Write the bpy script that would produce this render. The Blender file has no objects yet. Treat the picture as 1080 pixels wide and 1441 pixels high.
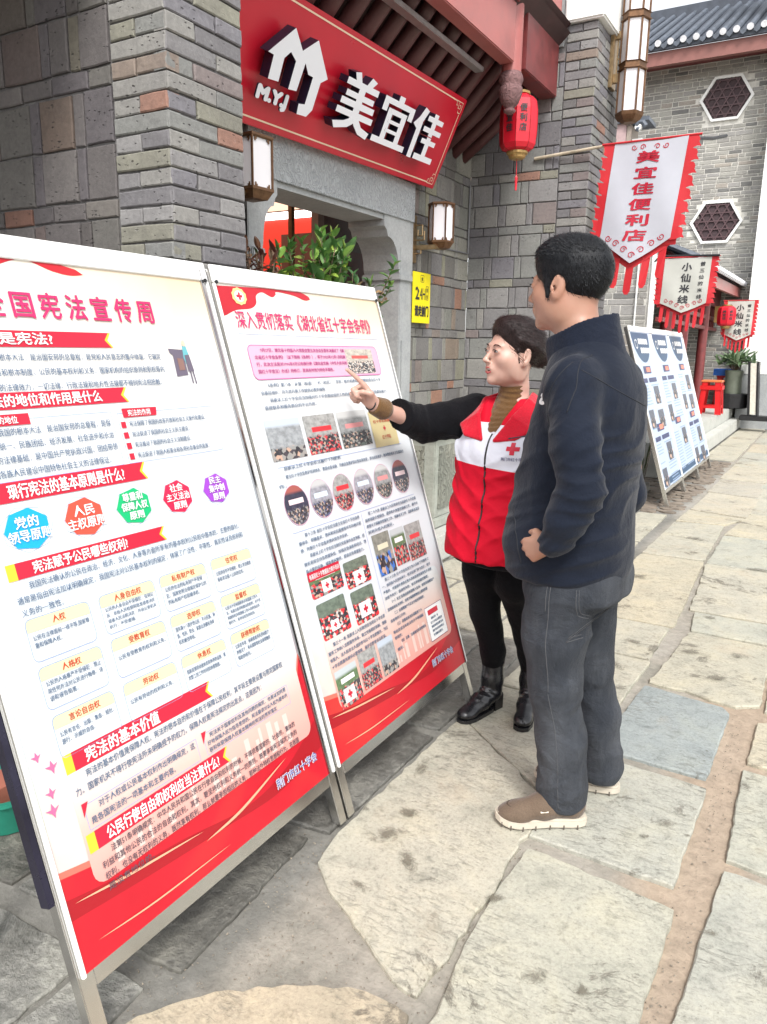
import bpy, bmesh, math, random
import numpy as np
from mathutils import Matrix, Vector, noise
random.seed(7); np.random.seed(7)
sc = bpy.context.scene
COL = sc.collection

# ------------------------------------------------------------------ camera
cd = bpy.data.cameras.new('camera'); cam = bpy.data.objects.new('camera', cd); COL.objects.link(cam)
cd.sensor_fit = 'VERTICAL'; cd.sensor_height = 24.0; cd.lens = 24.0*1070/1441
cd.clip_start = 0.05; cd.clip_end = 2000
cam.matrix_world = Matrix(((0.8633, -0.1199, 0.4906, 0.0),
                           (0.5045, 0.1753, -0.8454, 0.0),
                           (0.0156, 0.9772, 0.2120, 1.45),
                           (0, 0, 0, 1)))
sc.camera = cam

# ------------------------------------------------------------------ light: bright overcast
SUN_EL, SUN_AZ = 50.0, 142.0
world = bpy.data.worlds.new('World'); sc.world = world; world.use_nodes = True
wn = world.node_tree; bg = wn.nodes['Background']
sky = wn.nodes.new('ShaderNodeTexSky'); sky.sky_type = 'NISHITA'; sky.sun_disc = False
sky.sun_elevation = math.radians(SUN_EL); sky.sun_rotation = math.radians(SUN_AZ)
sky.air_density = 1.0; sky.dust_density = 2.5; sky.ozone_density = 1.0
hs = wn.nodes.new('ShaderNodeHueSaturation'); hs.inputs['Saturation'].default_value = 0.15
hs.inputs['Value'].default_value = 1.1
wn.links.new(sky.outputs[0], hs.inputs['Color']); wn.links.new(hs.outputs[0], bg.inputs[0])
bg.inputs[1].default_value = 0.15
sl = bpy.data.lights.new('sun', 'SUN'); sun = bpy.data.objects.new('sun', sl); COL.objects.link(sun)
sl.energy = 1.5; sl.angle = math.radians(14); sl.color = (1.0, 0.97, 0.93)
d = Vector((math.sin(math.radians(SUN_AZ))*math.cos(math.radians(SUN_EL)), math.cos(math.radians(SUN_AZ))*math.cos(math.radians(SUN_EL)), math.sin(math.radians(SUN_EL))))
sun.rotation_euler = d.to_track_quat('Z', 'Y').to_euler()
sc.view_settings.view_transform = 'Standard'; sc.view_settings.look = 'None'
sc.view_settings.exposure = 1.0; sc.view_settings.gamma = 1.0
try: sc.view_settings.use_curve_mapping = False
except Exception: pass
sc.cycles.max_bounces = 6; sc.cycles.use_denoising = True

# ------------------------------------------------------------------ helpers
WM = {}
def tag(o, label=None, cat=None, group=None, kind=None):
    if label: o['label'] = label
    if cat: o['category'] = cat
    if group: o['group'] = group
    if kind: o['kind'] = kind
    return o
def thing(name, loc, label=None, cat=None, group=None, rotz=0.0, kind=None):
    o = bpy.data.objects.new(name, None); COL.objects.link(o)
    o.location = loc; o.rotation_euler = (0, 0, rotz); o.empty_display_size = 0.1
    WM[o] = Matrix.Translation(Vector(loc)) @ Matrix.Rotation(rotz, 4, 'Z')
    return tag(o, label, cat, group, kind)
def link_mesh(name, me, parent=None, world=True, smooth=False):
    """me holds world coordinates; rewritten to the parent's frame"""
    o = bpy.data.objects.new(name, me); COL.objects.link(o)
    if parent is not None:
        o.parent = parent
        if world: me.transform(WM[parent].inverted())
        WM[o] = WM[parent].copy()
    else: WM[o] = Matrix.Identity(4)
    if smooth: me.polygons.foreach_set('use_smooth', [True]*len(me.polygons))
    return o
def rebase(o, loc):
    """top-level mesh: origin to loc"""
    o.data.transform(Matrix.Translation(-Vector(loc))); o.location = loc; WM[o] = Matrix.Translation(Vector(loc)); return o
def copy_tree(o, parent=None):
    c = o.copy(); COL.objects.link(c)
    if parent is not None: c.parent = parent
    for ch in list(o.children): copy_tree(ch, c)
    return c

class MB:
    def __init__(s): s.v = []; s.f = []; s.m = []
    def add(s, vs, fs, m=0):
        b = len(s.v); s.v += [tuple(p) for p in vs]; s.f += [tuple(b+i for i in f) for f in fs]; s.m += [m]*len(fs); return s
    def box(s, lo, hi, m=0):
        x0, y0, z0 = lo; x1, y1, z1 = hi
        return s.add([(x0,y0,z0),(x1,y0,z0),(x1,y1,z0),(x0,y1,z0),(x0,y0,z1),(x1,y0,z1),(x1,y1,z1),(x0,y1,z1)],
              [(0,3,2,1),(4,5,6,7),(0,1,5,4),(1,2,6,5),(2,3,7,6),(3,0,4,7)], m)
    def obox(s, o, a, b, c, m=0):
        """box from corner o with edge vectors a,b,c (right handed)"""
        o, a, b, c = map(Vector, (o, a, b, c))
        P = [o, o+a, o+a+b, o+b, o+c, o+a+c, o+a+b+c, o+b+c]
        F = [(0,3,2,1),(4,5,6,7),(0,1,5,4),(1,2,6,5),(2,3,7,6),(3,0,4,7)]
        if a.cross(b).dot(c) < 0: F = [f[::-1] for f in F]
        return s.add(P, F, m)
    def prism(s, pts, o, eu, ev, en, t0, t1, m=0, side=None):
        o, eu, ev, en = map(Vector, (o, eu, ev, en)); n = len(pts)
        A = sum(pts[i][0]*pts[(i+1)%n][1]-pts[(i+1)%n][0]*pts[i][1] for i in range(n))
        if A < 0: pts = pts[::-1]
        lo = [o+eu*p[0]+ev*p[1]+en*t0 for p in pts]; hi = [o+eu*p[0]+ev*p[1]+en*t1 for p in pts]
        s.add(lo+hi, [tuple(range(n, 2*n))] + ([tuple(range(n-1, -1, -1))] if side is None else []), m)
        b = len(s.v)-2*n
        for i in range(n):
            j = (i+1) % n; s.f.append((b+i, b+j, b+n+j, b+n+i)); s.m.append(m if side is None else side)
        return s
    def tube(s, path, r, n=8, m=0, caps=True, flat=1.0):
        path = [Vector(p) for p in path]; k = len(path); R = r if hasattr(r, '__len__') else [r]*k
        rings = []; up0 = Vector((0.03, 0.01, 1))
        for i, p in enumerate(path):
            t = (path[min(i+1, k-1)]-path[max(i-1, 0)]).normalized()
            a = t.cross(up0)
            if a.length < .05: a = t.cross(Vector((1, 0, .02)))
            a.normalize(); bb = t.cross(a).normalized()
            rings.append([p+(a*math.cos(2*math.pi*j/n)+bb*math.sin(2*math.pi*j/n)*flat)*R[i] for j in range(n)])
        b = len(s.v)
        for rg in rings: s.v += [tuple(q) for q in rg]
        for i in range(k-1):
            for j in range(n):
                jj = (j+1) % n
                s.f.append((b+i*n+j, b+i*n+jj, b+(i+1)*n+jj, b+(i+1)*n+j)[::-1]); s.m.append(m)
        if caps:
            s.f.append(tuple(b+j for j in range(n))); s.f.append(tuple(b+(k-1)*n+j for j in range(n))[::-1]); s.m += [m, m]
        return s
    def lathe(s, c, prof, n=16, m=0, ph=0.0, ax=None):
        """prof: list of (r,z)"""
        c = Vector(c); b = len(s.v)
        for r, z in prof:
            for j in range(n):
                a = 2*math.pi*j/n+ph; s.v.append(tuple(c+Vector((r*math.cos(a), r*math.sin(a), z))))
        for i in range(len(prof)-1):
            for j in range(n):
                jj = (j+1) % n; s.f.append((b+i*n+j, b+i*n+jj, b+(i+1)*n+jj, b+(i+1)*n+j)); s.m.append(m)
        if prof[0][0] > 1e-4: s.f.append(tuple(b+j for j in range(n))[::-1]); s.m.append(m)
        if prof[-1][0] > 1e-4: s.f.append(tuple(b+(len(prof)-1)*n+j for j in range(n))); s.m.append(m)
        return s
    def mesh(s, name, mats):
        me = bpy.data.meshes.new(name); me.from_pydata(s.v, [], s.f)
        if not isinstance(mats, (list, tuple)): mats = [mats]
        for m in mats: me.materials.append(m)
        me.polygons.foreach_set('material_index', s.m); me.update(); return me
    def build(s, name, mats, parent=None, world=True, smooth=False, bevel=0, auto=None):
        me = s.mesh(name, mats); o = link_mesh(name, me, parent, world, smooth)
        if bevel:
            bm = bmesh.new(); bm.from_mesh(me)
            bmesh.ops.remove_doubles(bm, verts=bm.verts, dist=1e-5)
            es = [e for e in bm.edges if len(e.link_faces) == 2 and e.calc_face_angle(0) > 0.5]
            bmesh.ops.bevel(bm, geom=es, offset=bevel, segments=2, affect='EDGES', clamp_overlap=True)
            bm.to_mesh(me); bm.free()
        if auto is not None and smooth:
            bm = bmesh.new(); bm.from_mesh(me)
            for e in bm.edges:
                if len(e.link_faces) == 2 and e.calc_face_angle(0) > auto: e.smooth = False
            bm.to_mesh(me); bm.free()
        return o

# ------------------------------------------------------------------ materials
class NT:
    def __init__(s, name):
        s.mat = bpy.data.materials.new(name); s.mat.use_nodes = True; s.t = s.mat.node_tree
        s.b = s.t.nodes['Principled BSDF']
    def n(s, typ, **kw):
        nd = s.t.nodes.new(typ)
        for k, v in kw.items():
            if k.startswith('i_'):
                key = k[2:]; key = int(key) if key.isdigit() else key.replace('_', ' ')
                nd.inputs[key].default_value = v
            else: setattr(nd, k, v)
        return nd
    def l(s, a, b): s.t.links.new(a, b)
    def ramp(s, fac, stops, interp='LINEAR'):
        r = s.n('ShaderNodeValToRGB'); r.color_ramp.interpolation = interp
        while len(r.color_ramp.elements) < len(stops): r.color_ramp.elements.new(0.5)
        for e, (p, c) in zip(r.color_ramp.elements, stops): e.position = p; e.color = (*c, 1) if len(c) == 3 else c
        s.l(fac, r.inputs[0]); return r.outputs[0]
    def coord(s, kind='Object', scale=(1, 1, 1)):
        tc = s.n('ShaderNodeTexCoord'); mp = s.n('ShaderNodeMapping'); mp.inputs['Scale'].default_value = scale
        s.l(tc.outputs[kind], mp.inputs[0]); return mp.outputs[0]
    def pos(s, scale=(1, 1, 1)):
        g = s.n('ShaderNodeNewGeometry'); mp = s.n('ShaderNodeMapping'); mp.inputs['Scale'].default_value = scale
        s.l(g.outputs['Position'], mp.inputs[0]); return mp.outputs[0]
    def noise(s, vec, scale, detail=5, rough=.6, dist=0.0, out='Fac'):
        nd = s.n('ShaderNodeTexNoise'); nd.inputs['Scale'].default_value = scale; nd.inputs['Detail'].default_value = detail
        nd.inputs['Roughness'].default_value = rough; nd.inputs['Distortion'].default_value = dist
        s.l(vec, nd.inputs['Vector']); return nd.outputs[out]
    def mix(s, f, a, b, mode='MIX'):
        m = s.n('ShaderNodeMix', data_type='RGBA', blend_type=mode)
        for x, k in ((f, 0), (a, 6), (b, 7)):
            if hasattr(x, 'links'): s.l(x, m.inputs[k])
            else: m.inputs[k].default_value = x if not isinstance(x, tuple) or len(x) == 4 else (*x, 1)
        return m.outputs[2]
    def math(s, op, a, b=0.0, clamp=False):
        m = s.n('ShaderNodeMath', operation=op, use_clamp=clamp)
        for x, k in ((a, 0), (b, 1)):
            if hasattr(x, 'links'): s.l(x, m.inputs[k])
            else: m.inputs[k].default_value = x
        return m.outputs[0]
    def rnd(s):
        """one random number per object or per loose piece"""
        oi = s.n('ShaderNodeObjectInfo'); g = s.n('ShaderNodeNewGeometry')
        return s.math('FRACT', s.math('ADD', s.math('MULTIPLY', oi.outputs['Random'], 7.31), g.outputs['Random Per Island']))
    def bump(s, h, strength=.5, dist=.01, prev=None):
        b = s.n('ShaderNodeBump'); b.inputs['Strength'].default_value = strength; b.inputs['Distance'].default_value = dist
        s.l(h, b.inputs['Height'])
        if prev is not None: s.l(prev, b.inputs['Normal'])
        s.l(b.outputs[0], s.b.inputs['Normal']); return b.outputs[0]
    def col(s, c): s.l(c, s.b.inputs['Base Color']) if hasattr(c, 'links') else setattr(s.b.inputs['Base Color'], 'default_value', (*c, 1)); return s
    def set(s, **kw):
        for k, v in kw.items():
            i = s.b.inputs[k.replace('_', ' ')]
            if hasattr(v, 'links'): s.l(v, i)
            else: i.default_value = v
        return s

def plain(name, c, rough=.6, metal=0.0, var=.12, scale=20, bump=.1, bdist=.002, spec=.5, stretch=(1,1,1), emis=None):
    t = NT(name); v = t.coord('Object', stretch); nz = t.noise(v, scale, 6, .6)
    lo = tuple(x*(1-var) for x in c); hi = tuple(min(1, x*(1+var)) for x in c)
    t.col(t.ramp(nz, [(.3, lo), (.7, hi)])); t.set(Metallic=metal)
    rr = t.math('ADD', t.math('MULTIPLY', nz, .25), rough-.12); t.set(Roughness=rr); t.b.inputs['Specular IOR Level'].default_value = spec
    if bump: t.bump(t.noise(v, scale*3, 5, .6), bump, bdist)
    if emis:
        t.b.inputs['Emission Color'].default_value = (*emis[0], 1); t.b.inputs['Emission Strength'].default_value = emis[1]
    return t.mat
def ink(name, c, rough=.55):
    t = NT(name); t.col(c); t.set(Roughness=rough); return t.mat

def brick_mat(name, stops, pit=.5, light=1.0, efflor=.25):
    t = NT(name); r = t.rnd(); base = t.ramp(r, [(p, tuple(x*light for x in c)) for p, c in stops], 'CONSTANT')
    v = t.pos(); n1 = t.noise(v, 9, 6, .65); n2 = t.noise(v, 60, 6, .7); n3 = t.noise(v, 2.2, 4, .6)
    c = t.mix(t.math('MULTIPLY', n1, .5), base, tuple(x*.55*light for x in (.20, .19, .19)), 'MIX')
    c = t.mix(.55, c, t.ramp(n2, [(.3, (.62, .62, .62)), (.72, (1.25, 1.25, 1.22))]), 'MULTIPLY')
    c = t.mix(.6, c, t.ramp(n3, [(.35, (.78, .76, .78)), (.65, (1.12, 1.12, 1.1))]), 'MULTIPLY')
    ef = t.ramp(t.noise(v, 26, 8, .75, .8), [(.60, (0, 0, 0)), (.72, (1, 1, 1))])
    c = t.mix(t.math('MULTIPLY', ef, efflor), c, (.42*light, .41*light, .40*light))
    # pits and chips
    vo = t.n('ShaderNodeTexVoronoi', i_Scale=38.0); 
    mp = t.pos((1, 1, 2.2)); wv = t.n('ShaderNodeVectorMath', operation='ADD'); t.l(mp, wv.inputs[0])
    wn_ = t.n('ShaderNodeTexNoise', i_Scale=30.0, i_Detail=3.0); t.l(mp, wn_.inputs['Vector'])
    sc_ = t.n('ShaderNodeVectorMath', operation='SCALE'); sc_.inputs['Scale'].default_value = .03; t.l(wn_.outputs['Color'], sc_.inputs[0])
    t.l(sc_.outputs[0], wv.inputs[1]); t.l(wv.outputs[0], vo.inputs['Vector'])
    gate = t.ramp(t.noise(v, 13, 3, .5), [(.50, (0, 0, 0)), (.57, (1, 1, 1))])
    pm = t.math('MULTIPLY', t.ramp(vo.outputs['Distance'], [(.10, (1, 1, 1)), (.24, (0, 0, 0))]), gate)
    c = t.mix(t.math('MULTIPLY', pm, .75), c, (.035, .032, .034))
    t.col(c); t.set(Roughness=.88); t.b.inputs['Specular IOR Level'].default_value = .3
    h = t.math('SUBTRACT', t.math('ADD', t.math('MULTIPLY', n2, .6), t.math('MULTIPLY', n1, .8)), t.math('MULTIPLY', pm, pit*3))
    t.bump(h, .7, .006); return t.mat
GREYS = [(0, (.205, .20, .205)), (.14, (.255, .25, .25)), (.28, (.165, .16, .17)), (.42, (.22, .225, .215)), (.55, (.185, .18, .20)), (.66, (.27, .265, .25)),
         (.76, (.15, .145, .145)), (.82, (.215, .18, .175)), (.88, (.24, .235, .19)), (.93, (.31, .165, .12)), (.965, (.25, .20, .165))]
m_brick = brick_mat('grey_brick', GREYS, light=1.10, efflor=.35)
m_brick_in = brick_mat('grey_brick_niche', [(p, (c[0]*.98, c[1]*.98, c[2]*.9)) for p, c in GREYS], light=1.1, efflor=.12)
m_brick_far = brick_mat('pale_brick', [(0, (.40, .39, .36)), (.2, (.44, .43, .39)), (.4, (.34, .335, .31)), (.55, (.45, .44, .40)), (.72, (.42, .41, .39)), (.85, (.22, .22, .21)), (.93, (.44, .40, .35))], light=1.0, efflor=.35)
m_mortar = plain('dark_mortar', (.125, .12, .12), .95, var=.5, scale=14, bump=.6, bdist=.01)
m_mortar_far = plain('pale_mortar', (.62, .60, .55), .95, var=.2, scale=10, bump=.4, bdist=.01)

def stone_mat(name, c1, c2, carve=0.0, chisel=0.0, dirt=.4, cs=14):
    t = NT(name); v = t.pos(); n1 = t.noise(v, 3.2, 6, .62); n2 = t.noise(v, 55, 8, .72); n3 = t.noise(v, 11, 6, .7, .5)
    c = t.ramp(n1, [(.3, c1), (.7, c2)])
    c = t.mix(.6, c, t.ramp(n2, [(.3, (.72, .72, .72)), (.7, (1.18, 1.18, 1.18))]), 'MULTIPLY')
    c = t.mix(t.math('MULTIPLY', t.ramp(n3, [(.5, (0, 0, 0)), (.74, (1, 1, 1))]), dirt), c, tuple(x*.45 for x in c1))
    h = t.math('ADD', t.math('MULTIPLY', n2, .4), t.math('MULTIPLY', n3, .5)); d_ = .006
    if carve:
        w = t.n('ShaderNodeTexWave', wave_type='RINGS'); w.inputs['Scale'].default_value = cs; w.inputs['Distortion'].default_value = 22; w.inputs['Detail'].default_value = 2.0; w.inputs['Detail Scale'].default_value = 1.2
        t.l(v, w.inputs['Vector'])
        wr = t.ramp(w.outputs['Fac'], [(.25, (0, 0, 0)), (.55, (1, 1, 1))])
        c = t.mix(.5*carve, c, t.ramp(wr, [(0, (.62, .62, .62)), (1, (1.15, 1.15, 1.15))]), 'MULTIPLY')
        h = t.math('ADD', h, t.math('MULTIPLY', wr, 1.6*carve)); d_ = .010
    t.col(c); t.set(Roughness=.85); t.bump(h, .8, d_); return t.mat
m_carved = stone_mat('carved_blue_stone', (.33, .35, .365), (.41, .43, .44), carve=.6, dirt=.2, cs=12)
m_stone = stone_mat('dressed_stone', (.30, .315, .32), (.40, .41, .41), dirt=.3)
m_jamb = stone_mat('dark_jamb_stone', (.13, .13, .135), (.19, .19, .19), dirt=.3)
m_plinth = stone_mat('green_grey_stone', (.30, .32, .28), (.42, .43, .38), dirt=.35)
m_plinth_c = stone_mat('green_grey_carving', (.19, .20, .17), (.30, .30, .25), carve=1.0, dirt=.35, cs=7)

def flag_mat():
    t = NT('flagstone'); v = t.pos(); r = t.rnd()
    base = t.ramp(r, [(0, (.36, .36, .325)), (.18, (.32, .335, .31)), (.34, (.38, .36, .31)), (.5, (.34, .35, .33)), (.66, (.305, .32, .305)), (.8, (.385, .37, .325)), (.92, (.35, .34, .31))], 'CONSTANT')
    at = t.n('ShaderNodeAttribute', attribute_type='OBJECT', attribute_name='tone')  # own stone colour of each slab
    base = t.mix(at.outputs['Alpha'], base, at.outputs['Color']); base = t.mix(1.0, base, (1.10, 1.04, .94), 'MULTIPLY')
    n0 = t.noise(v, .9, 4, .6); n1 = t.noise(v, 4.5, 7, .66, .3); n2 = t.noise(v, 85, 9, .8)
    c = t.mix(.75, base, t.ramp(n1, [(.25, (.74, .77, .78)), (.5, (1, 1, 1)), (.75, (1.14, 1.10, 1.0))]), 'MULTIPLY')
    c = t.mix(.8, c, t.ramp(n2, [(.28, (.25, .26, .25)), (.45, (.92, .92, .92)), (.72, (1.28, 1.28, 1.25))]), 'MULTIPLY')
    n5 = t.noise(v, 20, 8, .75, .4); c = t.mix(.8, c, t.ramp(n5, [(.30, (.55, .56, .54)), (.47, (1, 1, 1)), (.7, (1.15, 1.15, 1.13))]), 'MULTIPLY')
    # tooling marks: short dashes, turned with the stone
    mp = t.pos((13, 42, 13)); md = t.noise(mp, 1.7, 6, .72, .9)
    mk = t.math('MULTIPLY', t.ramp(md, [(.54, (0, 0, 0)), (.62, (1, 1, 1))]), t.ramp(t.noise(v, 2.6, 3, .5), [(.42, (0, 0, 0)), (.62, (1, 1, 1))]))
    c = t.mix(t.math('MULTIPLY', mk, .50), c, (.19, .185, .16))
    mp2 = t.pos((30, 12, 30)); sp = t.ramp(t.noise(mp2, 3.5, 6, .8), [(.66, (0, 0, 0)), (.73, (1, 1, 1))])
    c = t.mix(t.math('MULTIPLY', sp, .65), c, (.60, .60, .56))
    # dark worn patches and brown soil
    st = t.ramp(t.noise(v, 2.6, 9, .78, .5), [(.585, (0, 0, 0)), (.625, (1, 1, 1))])
    c = t.mix(t.math('MULTIPLY', st, .7), c, (.13, .115, .09))
    so = t.ramp(t.noise(v, 1.7, 6, .7, .2), [(.58, (0, 0, 0)), (.80, (1, 1, 1))])
    c = t.mix(t.math('MULTIPLY', so, .5), c, (.42, .32, .21))
    t.col(c); t.set(Roughness=t.ramp(n1, [(.3, (.55,)*3), (.7, (.85,)*3)])); t.b.inputs['Specular IOR Level'].default_value = .35
    h = t.math('ADD', t.math('ADD', t.math('MULTIPLY', n2, .35), t.math('MULTIPLY', n1, 1.0)), t.math('MULTIPLY', mk, -.6))
    h = t.math('SUBTRACT', h, t.math('MULTIPLY', st, .5)); t.bump(h, .55, .010); return t.mat
m_flag = flag_mat()
def soil_mat():
    t = NT('joint_mortar'); v = t.pos(); n0 = t.noise(v, 1.3, 5, .6, .3); n1 = t.noise(v, 30, 8, .7)
    g = t.n('ShaderNodeNewGeometry'); sx = t.n('ShaderNodeSeparateXYZ'); t.l(g.outputs['Position'], sx.inputs[0])
    c = t.ramp(n0, [(.35, (.23, .22, .185)), (.5, (.31, .285, .24)), (.65, (.34, .32, .28))])
    og = t.ramp(t.math('ABSOLUTE', t.math('ADD', t.math('ADD', sx.outputs[0], .17), t.math('MULTIPLY', t.math('SUBTRACT', n0, .5), .3))), [(.10, (1, 1, 1)), (.22, (0, 0, 0))])
    c = t.mix(t.math('MULTIPLY', og, .75), c, (.37, .28, .20))
    damp = t.ramp(t.math('MULTIPLY', t.math('ADD', t.math('ADD', sx.outputs[0], 1.0), t.math('MULTIPLY', n0, .1)), -3.0), [(.0, (0, 0, 0)), (.25, (1, 1, 1))])
    c = t.mix(t.math('MULTIPLY', damp, .9), c, t.ramp(n0, [(.3, (.12, .115, .10)), (.7, (.23, .225, .205))]))
    c = t.mix(.7, c, t.ramp(n1, [(.3, (.6, .6, .6)), (.7, (1.25, 1.25, 1.25))]), 'MULTIPLY')
    t.col(c); t.set(Roughness=.9); t.bump(t.math('ADD', n1, t.math('MULTIPLY', n0, 2)), .6, .012); return t.mat
m_soil = soil_mat()
def wetstone_mat():
    t = NT('dark_damp_stone'); v = t.pos(); r = t.rnd(); n1 = t.noise(v, 3.3, 7, .7, .5); n2 = t.noise(v, 40, 8, .72)
    c = t.ramp(r, [(0, (.15, .145, .13)), (.3, (.21, .205, .185)), (.6, (.12, .115, .10)), (.8, (.24, .23, .205))], 'CONSTANT')
    c = t.mix(.9, c, t.ramp(n1, [(.3, (.35, .34, .32)), (.5, (1, 1, 1)), (.62, (1.7, 1.7, 1.65))]), 'MULTIPLY')
    c = t.mix(.8, c, t.ramp(n2, [(.3, (.5, .5, .5)), (.7, (1.5, 1.5, 1.5))]), 'MULTIPLY')
    t.col(c); t.set(Roughness=t.ramp(n1, [(.4, (.30,)*3), (.65, (.75,)*3)])); t.bump(t.math('ADD', n2, t.math('MULTIPLY', n1, 3)), .7, .018); return t.mat
m_wet = wetstone_mat()
m_steel = plain('stainless_steel', (.62, .61, .59), .22, 1.0, var=.06, scale=6, bump=.03, stretch=(1, 1, .2))
m_white = plain('white_plaster', (.80, .80, .78), .8, var=.04, scale=4, bump=.1)
m_black = plain('black_iron', (.02, .02, .022), .45, .3, var=.3)
m_brass = plain('aged_brass', (.33, .235, .13), .42, .85, var=.3, scale=30, bump=.15)
m_bronze = plain('brown_bronze', (.16, .085, .045), .45, .7, var=.3, scale=40)
m_redwood = plain('maroon_paint', (.17, .035, .035), .42, var=.25, scale=9, bump=.15, stretch=(1, 1, 1))
m_redbeam = plain('faded_red_paint', (.36, .11, .10), .38, var=.15, scale=5, bump=.1)
m_darkwood = plain('dark_maroon_rafters', (.085, .028, .028), .5, var=.3, scale=6, bump=.2)
# ------------------------------------------------------------------ ground, flagstones
g = MB().add([(-60, -30, -.016), (60, -30, -.016), (60, 90, -.016), (-60, 90, -.016)], [(0, 1, 2, 3)])
pav = g.build('pavement', m_soil); tag(pav, kind='structure')
# broken bed near the boards is damp, finely uneven mortar
def flag(pts, z=0.0, tone=None, mat=None, rough=.010, name='flagstone', drop=.009):
    """a slab from its plan corners; edges are broken up and the arris is worn"""
    n = len(pts); out = []
    for i in range(n):
        a = Vector((*pts[i], 0)); b = Vector((*pts[(i+1) % n], 0)); L = (b-a).length; k = max(2, int(L/.032))
        nx = Vector((-(b-a).y, (b-a).x, 0)).normalized()
        for j in range(k):
            t = j/k; p = a.lerp(b, t); w = noise.noise(Vector((p.x*9, p.y*9, 3.1)))*rough*.7 + noise.noise(Vector((p.x*32, p.y*32, 7.1)))*rough*.55 + random.uniform(-1, 1)*rough*.12
            if j == 0:
                c = Vector((sum(q[0] for q in pts)/n, sum(q[1] for q in pts)/n, 0)); p = p.lerp(c, .010)
            out.append(p+nx*w)
    c = sum(out, Vector())/len(out); m = len(out)
    tl = (random.uniform(-.004, .004), random.uniform(-.004, .004))
    def hz(p, dz): return (p.x, p.y, z+dz+(p.x-c.x)*tl[0]+(p.y-c.y)*tl[1])
    V = [hz(p, -.03) for p in out]+[hz(p, -drop*.55) for p in out]+[hz(p+(c-p).normalized()*random.uniform(.003, .006), 0) for p in out]
    F = []
    for r_ in (0, m):
        for i in range(m):
            j = (i+1) % m; F.append((r_+i, r_+j, r_+m+j, r_+m+i))
    F.append(tuple(range(2*m, 3*m)))
    mb = MB().add(V, F); o = mb.build(name, mat or m_flag, pav)
    A = sum(pts[i][0]*pts[(i+1)%n][1]-pts[(i+1)%n][0]*pts[i][1] for i in range(n))
    if A < 0: o.data.flip_normals()
    o['tone'] = tone if tone else (0.0, 0.0, 0.0, 0.0)
    return o
BLUE = (.245, .285, .31, 1.0); CREAM = (.385, .37, .315, 1.0); OCHRE = (.37, .335, .275, 1.0); PALE = (.37, .37, .335, 1.0); GREEN = (.345, .36, .335, 1.0); COOL = (.335, .35, .335, 1.0)
G = .006
# column between the kerb line and the second joint line, near to far
flag([(-1.19, .62), (-.93, .60), (-.65, .62), (-.645, 1.27), (-.80, 1.26), (-.93, 1.19), (-1.06, 1.09), (-1.17, .95)], tone=OCHRE, rough=.02)
flag([(-1.145, 1.76), (-1.12, 1.58), (-1.02, 1.50), (-.90, 1.43), (-.76, 1.355), (-.655, 1.315), (-.640, 1.60), (-.640, 1.98), (-.640, 2.22), (-1.135, 2.60)], tone=PALE, rough=.018)
flag([(-1.13, 2.612), (-.638, 2.228), (-.62, 2.95), (-1.12, 2.96)], tone=PALE, rough=.006)
flag([(-1.12, 2.98), (-.62, 2.97), (-.595, 3.60), (-1.10, 3.62)], tone=PALE, rough=.008)
flag([(-1.10, 3.64), (-.61, 3.62), (-.60, 4.12), (-1.09, 4.13)], tone=PALE)
flag([(-1.09, 4.16), (-.585, 4.15), (-.635, 5.62), (-1.07, 5.62)], tone=CREAM, rough=.008)
flag([(-1.07, 5.66), (-.64, 5.68), (-.66, 6.95), (-1.05, 6.90)], tone=PALE)
flag([(-1.05, 6.94), (-.66, 6.99), (-.52, 7.37), (-1.03, 7.50)], tone=CREAM)
y = 7.54
while y < 24:
    L = random.uniform(.55, 1.15); flag([(-1.02+.02*(y > 10), y), (-.52, y-.12), (-.50, y+L-.14), (-1.0, y+L-.02)]); y += L+.02
# second column
flag([(-.575, .60), (-.22, .60), (-.205, 1.25), (-.195, 1.92), (-.43, 1.94), (-.622, 1.96), (-.632, 1.55), (-.60, 1.30)], tone=(.345, .355, .325, 1), rough=.008)
flag([(-.64, 2.02), (-.45, 2.015), (-.215, 2.01), (-.205, 2.58), (-.62, 2.60)], tone=COOL, rough=.008)
flag([(-.60, 2.66), (-.215, 2.645), (-.205, 3.22), (-.235, 3.26), (-.565, 3.31)], tone=BLUE, rough=.008)
flag([(-.555, 3.36), (-.40, 3.35), (-.19, 3.30), (-.10, 3.36), (-.11, 4.10), (-.50, 4.12)], tone=(.36, .36, .32, 1), rough=.012)
flag([(-.50, 4.15), (-.12, 4.14), (-.13, 4.46), (-.53, 4.47)], tone=GREEN)
y = 4.50; i = 0
while y < 24:
    L = random.uniform(.6, 1.2); flag([(-.56-(.06 if 5 < y < 7.2 else 0), y), (-.05, y), (-.04, y+L-.02), (-.56-(.06 if 5 < y+L < 7.2 else -.05), y+L-.02)], tone=[PALE, GREEN, CREAM, None][i % 4]); y += L; i += 1
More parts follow.
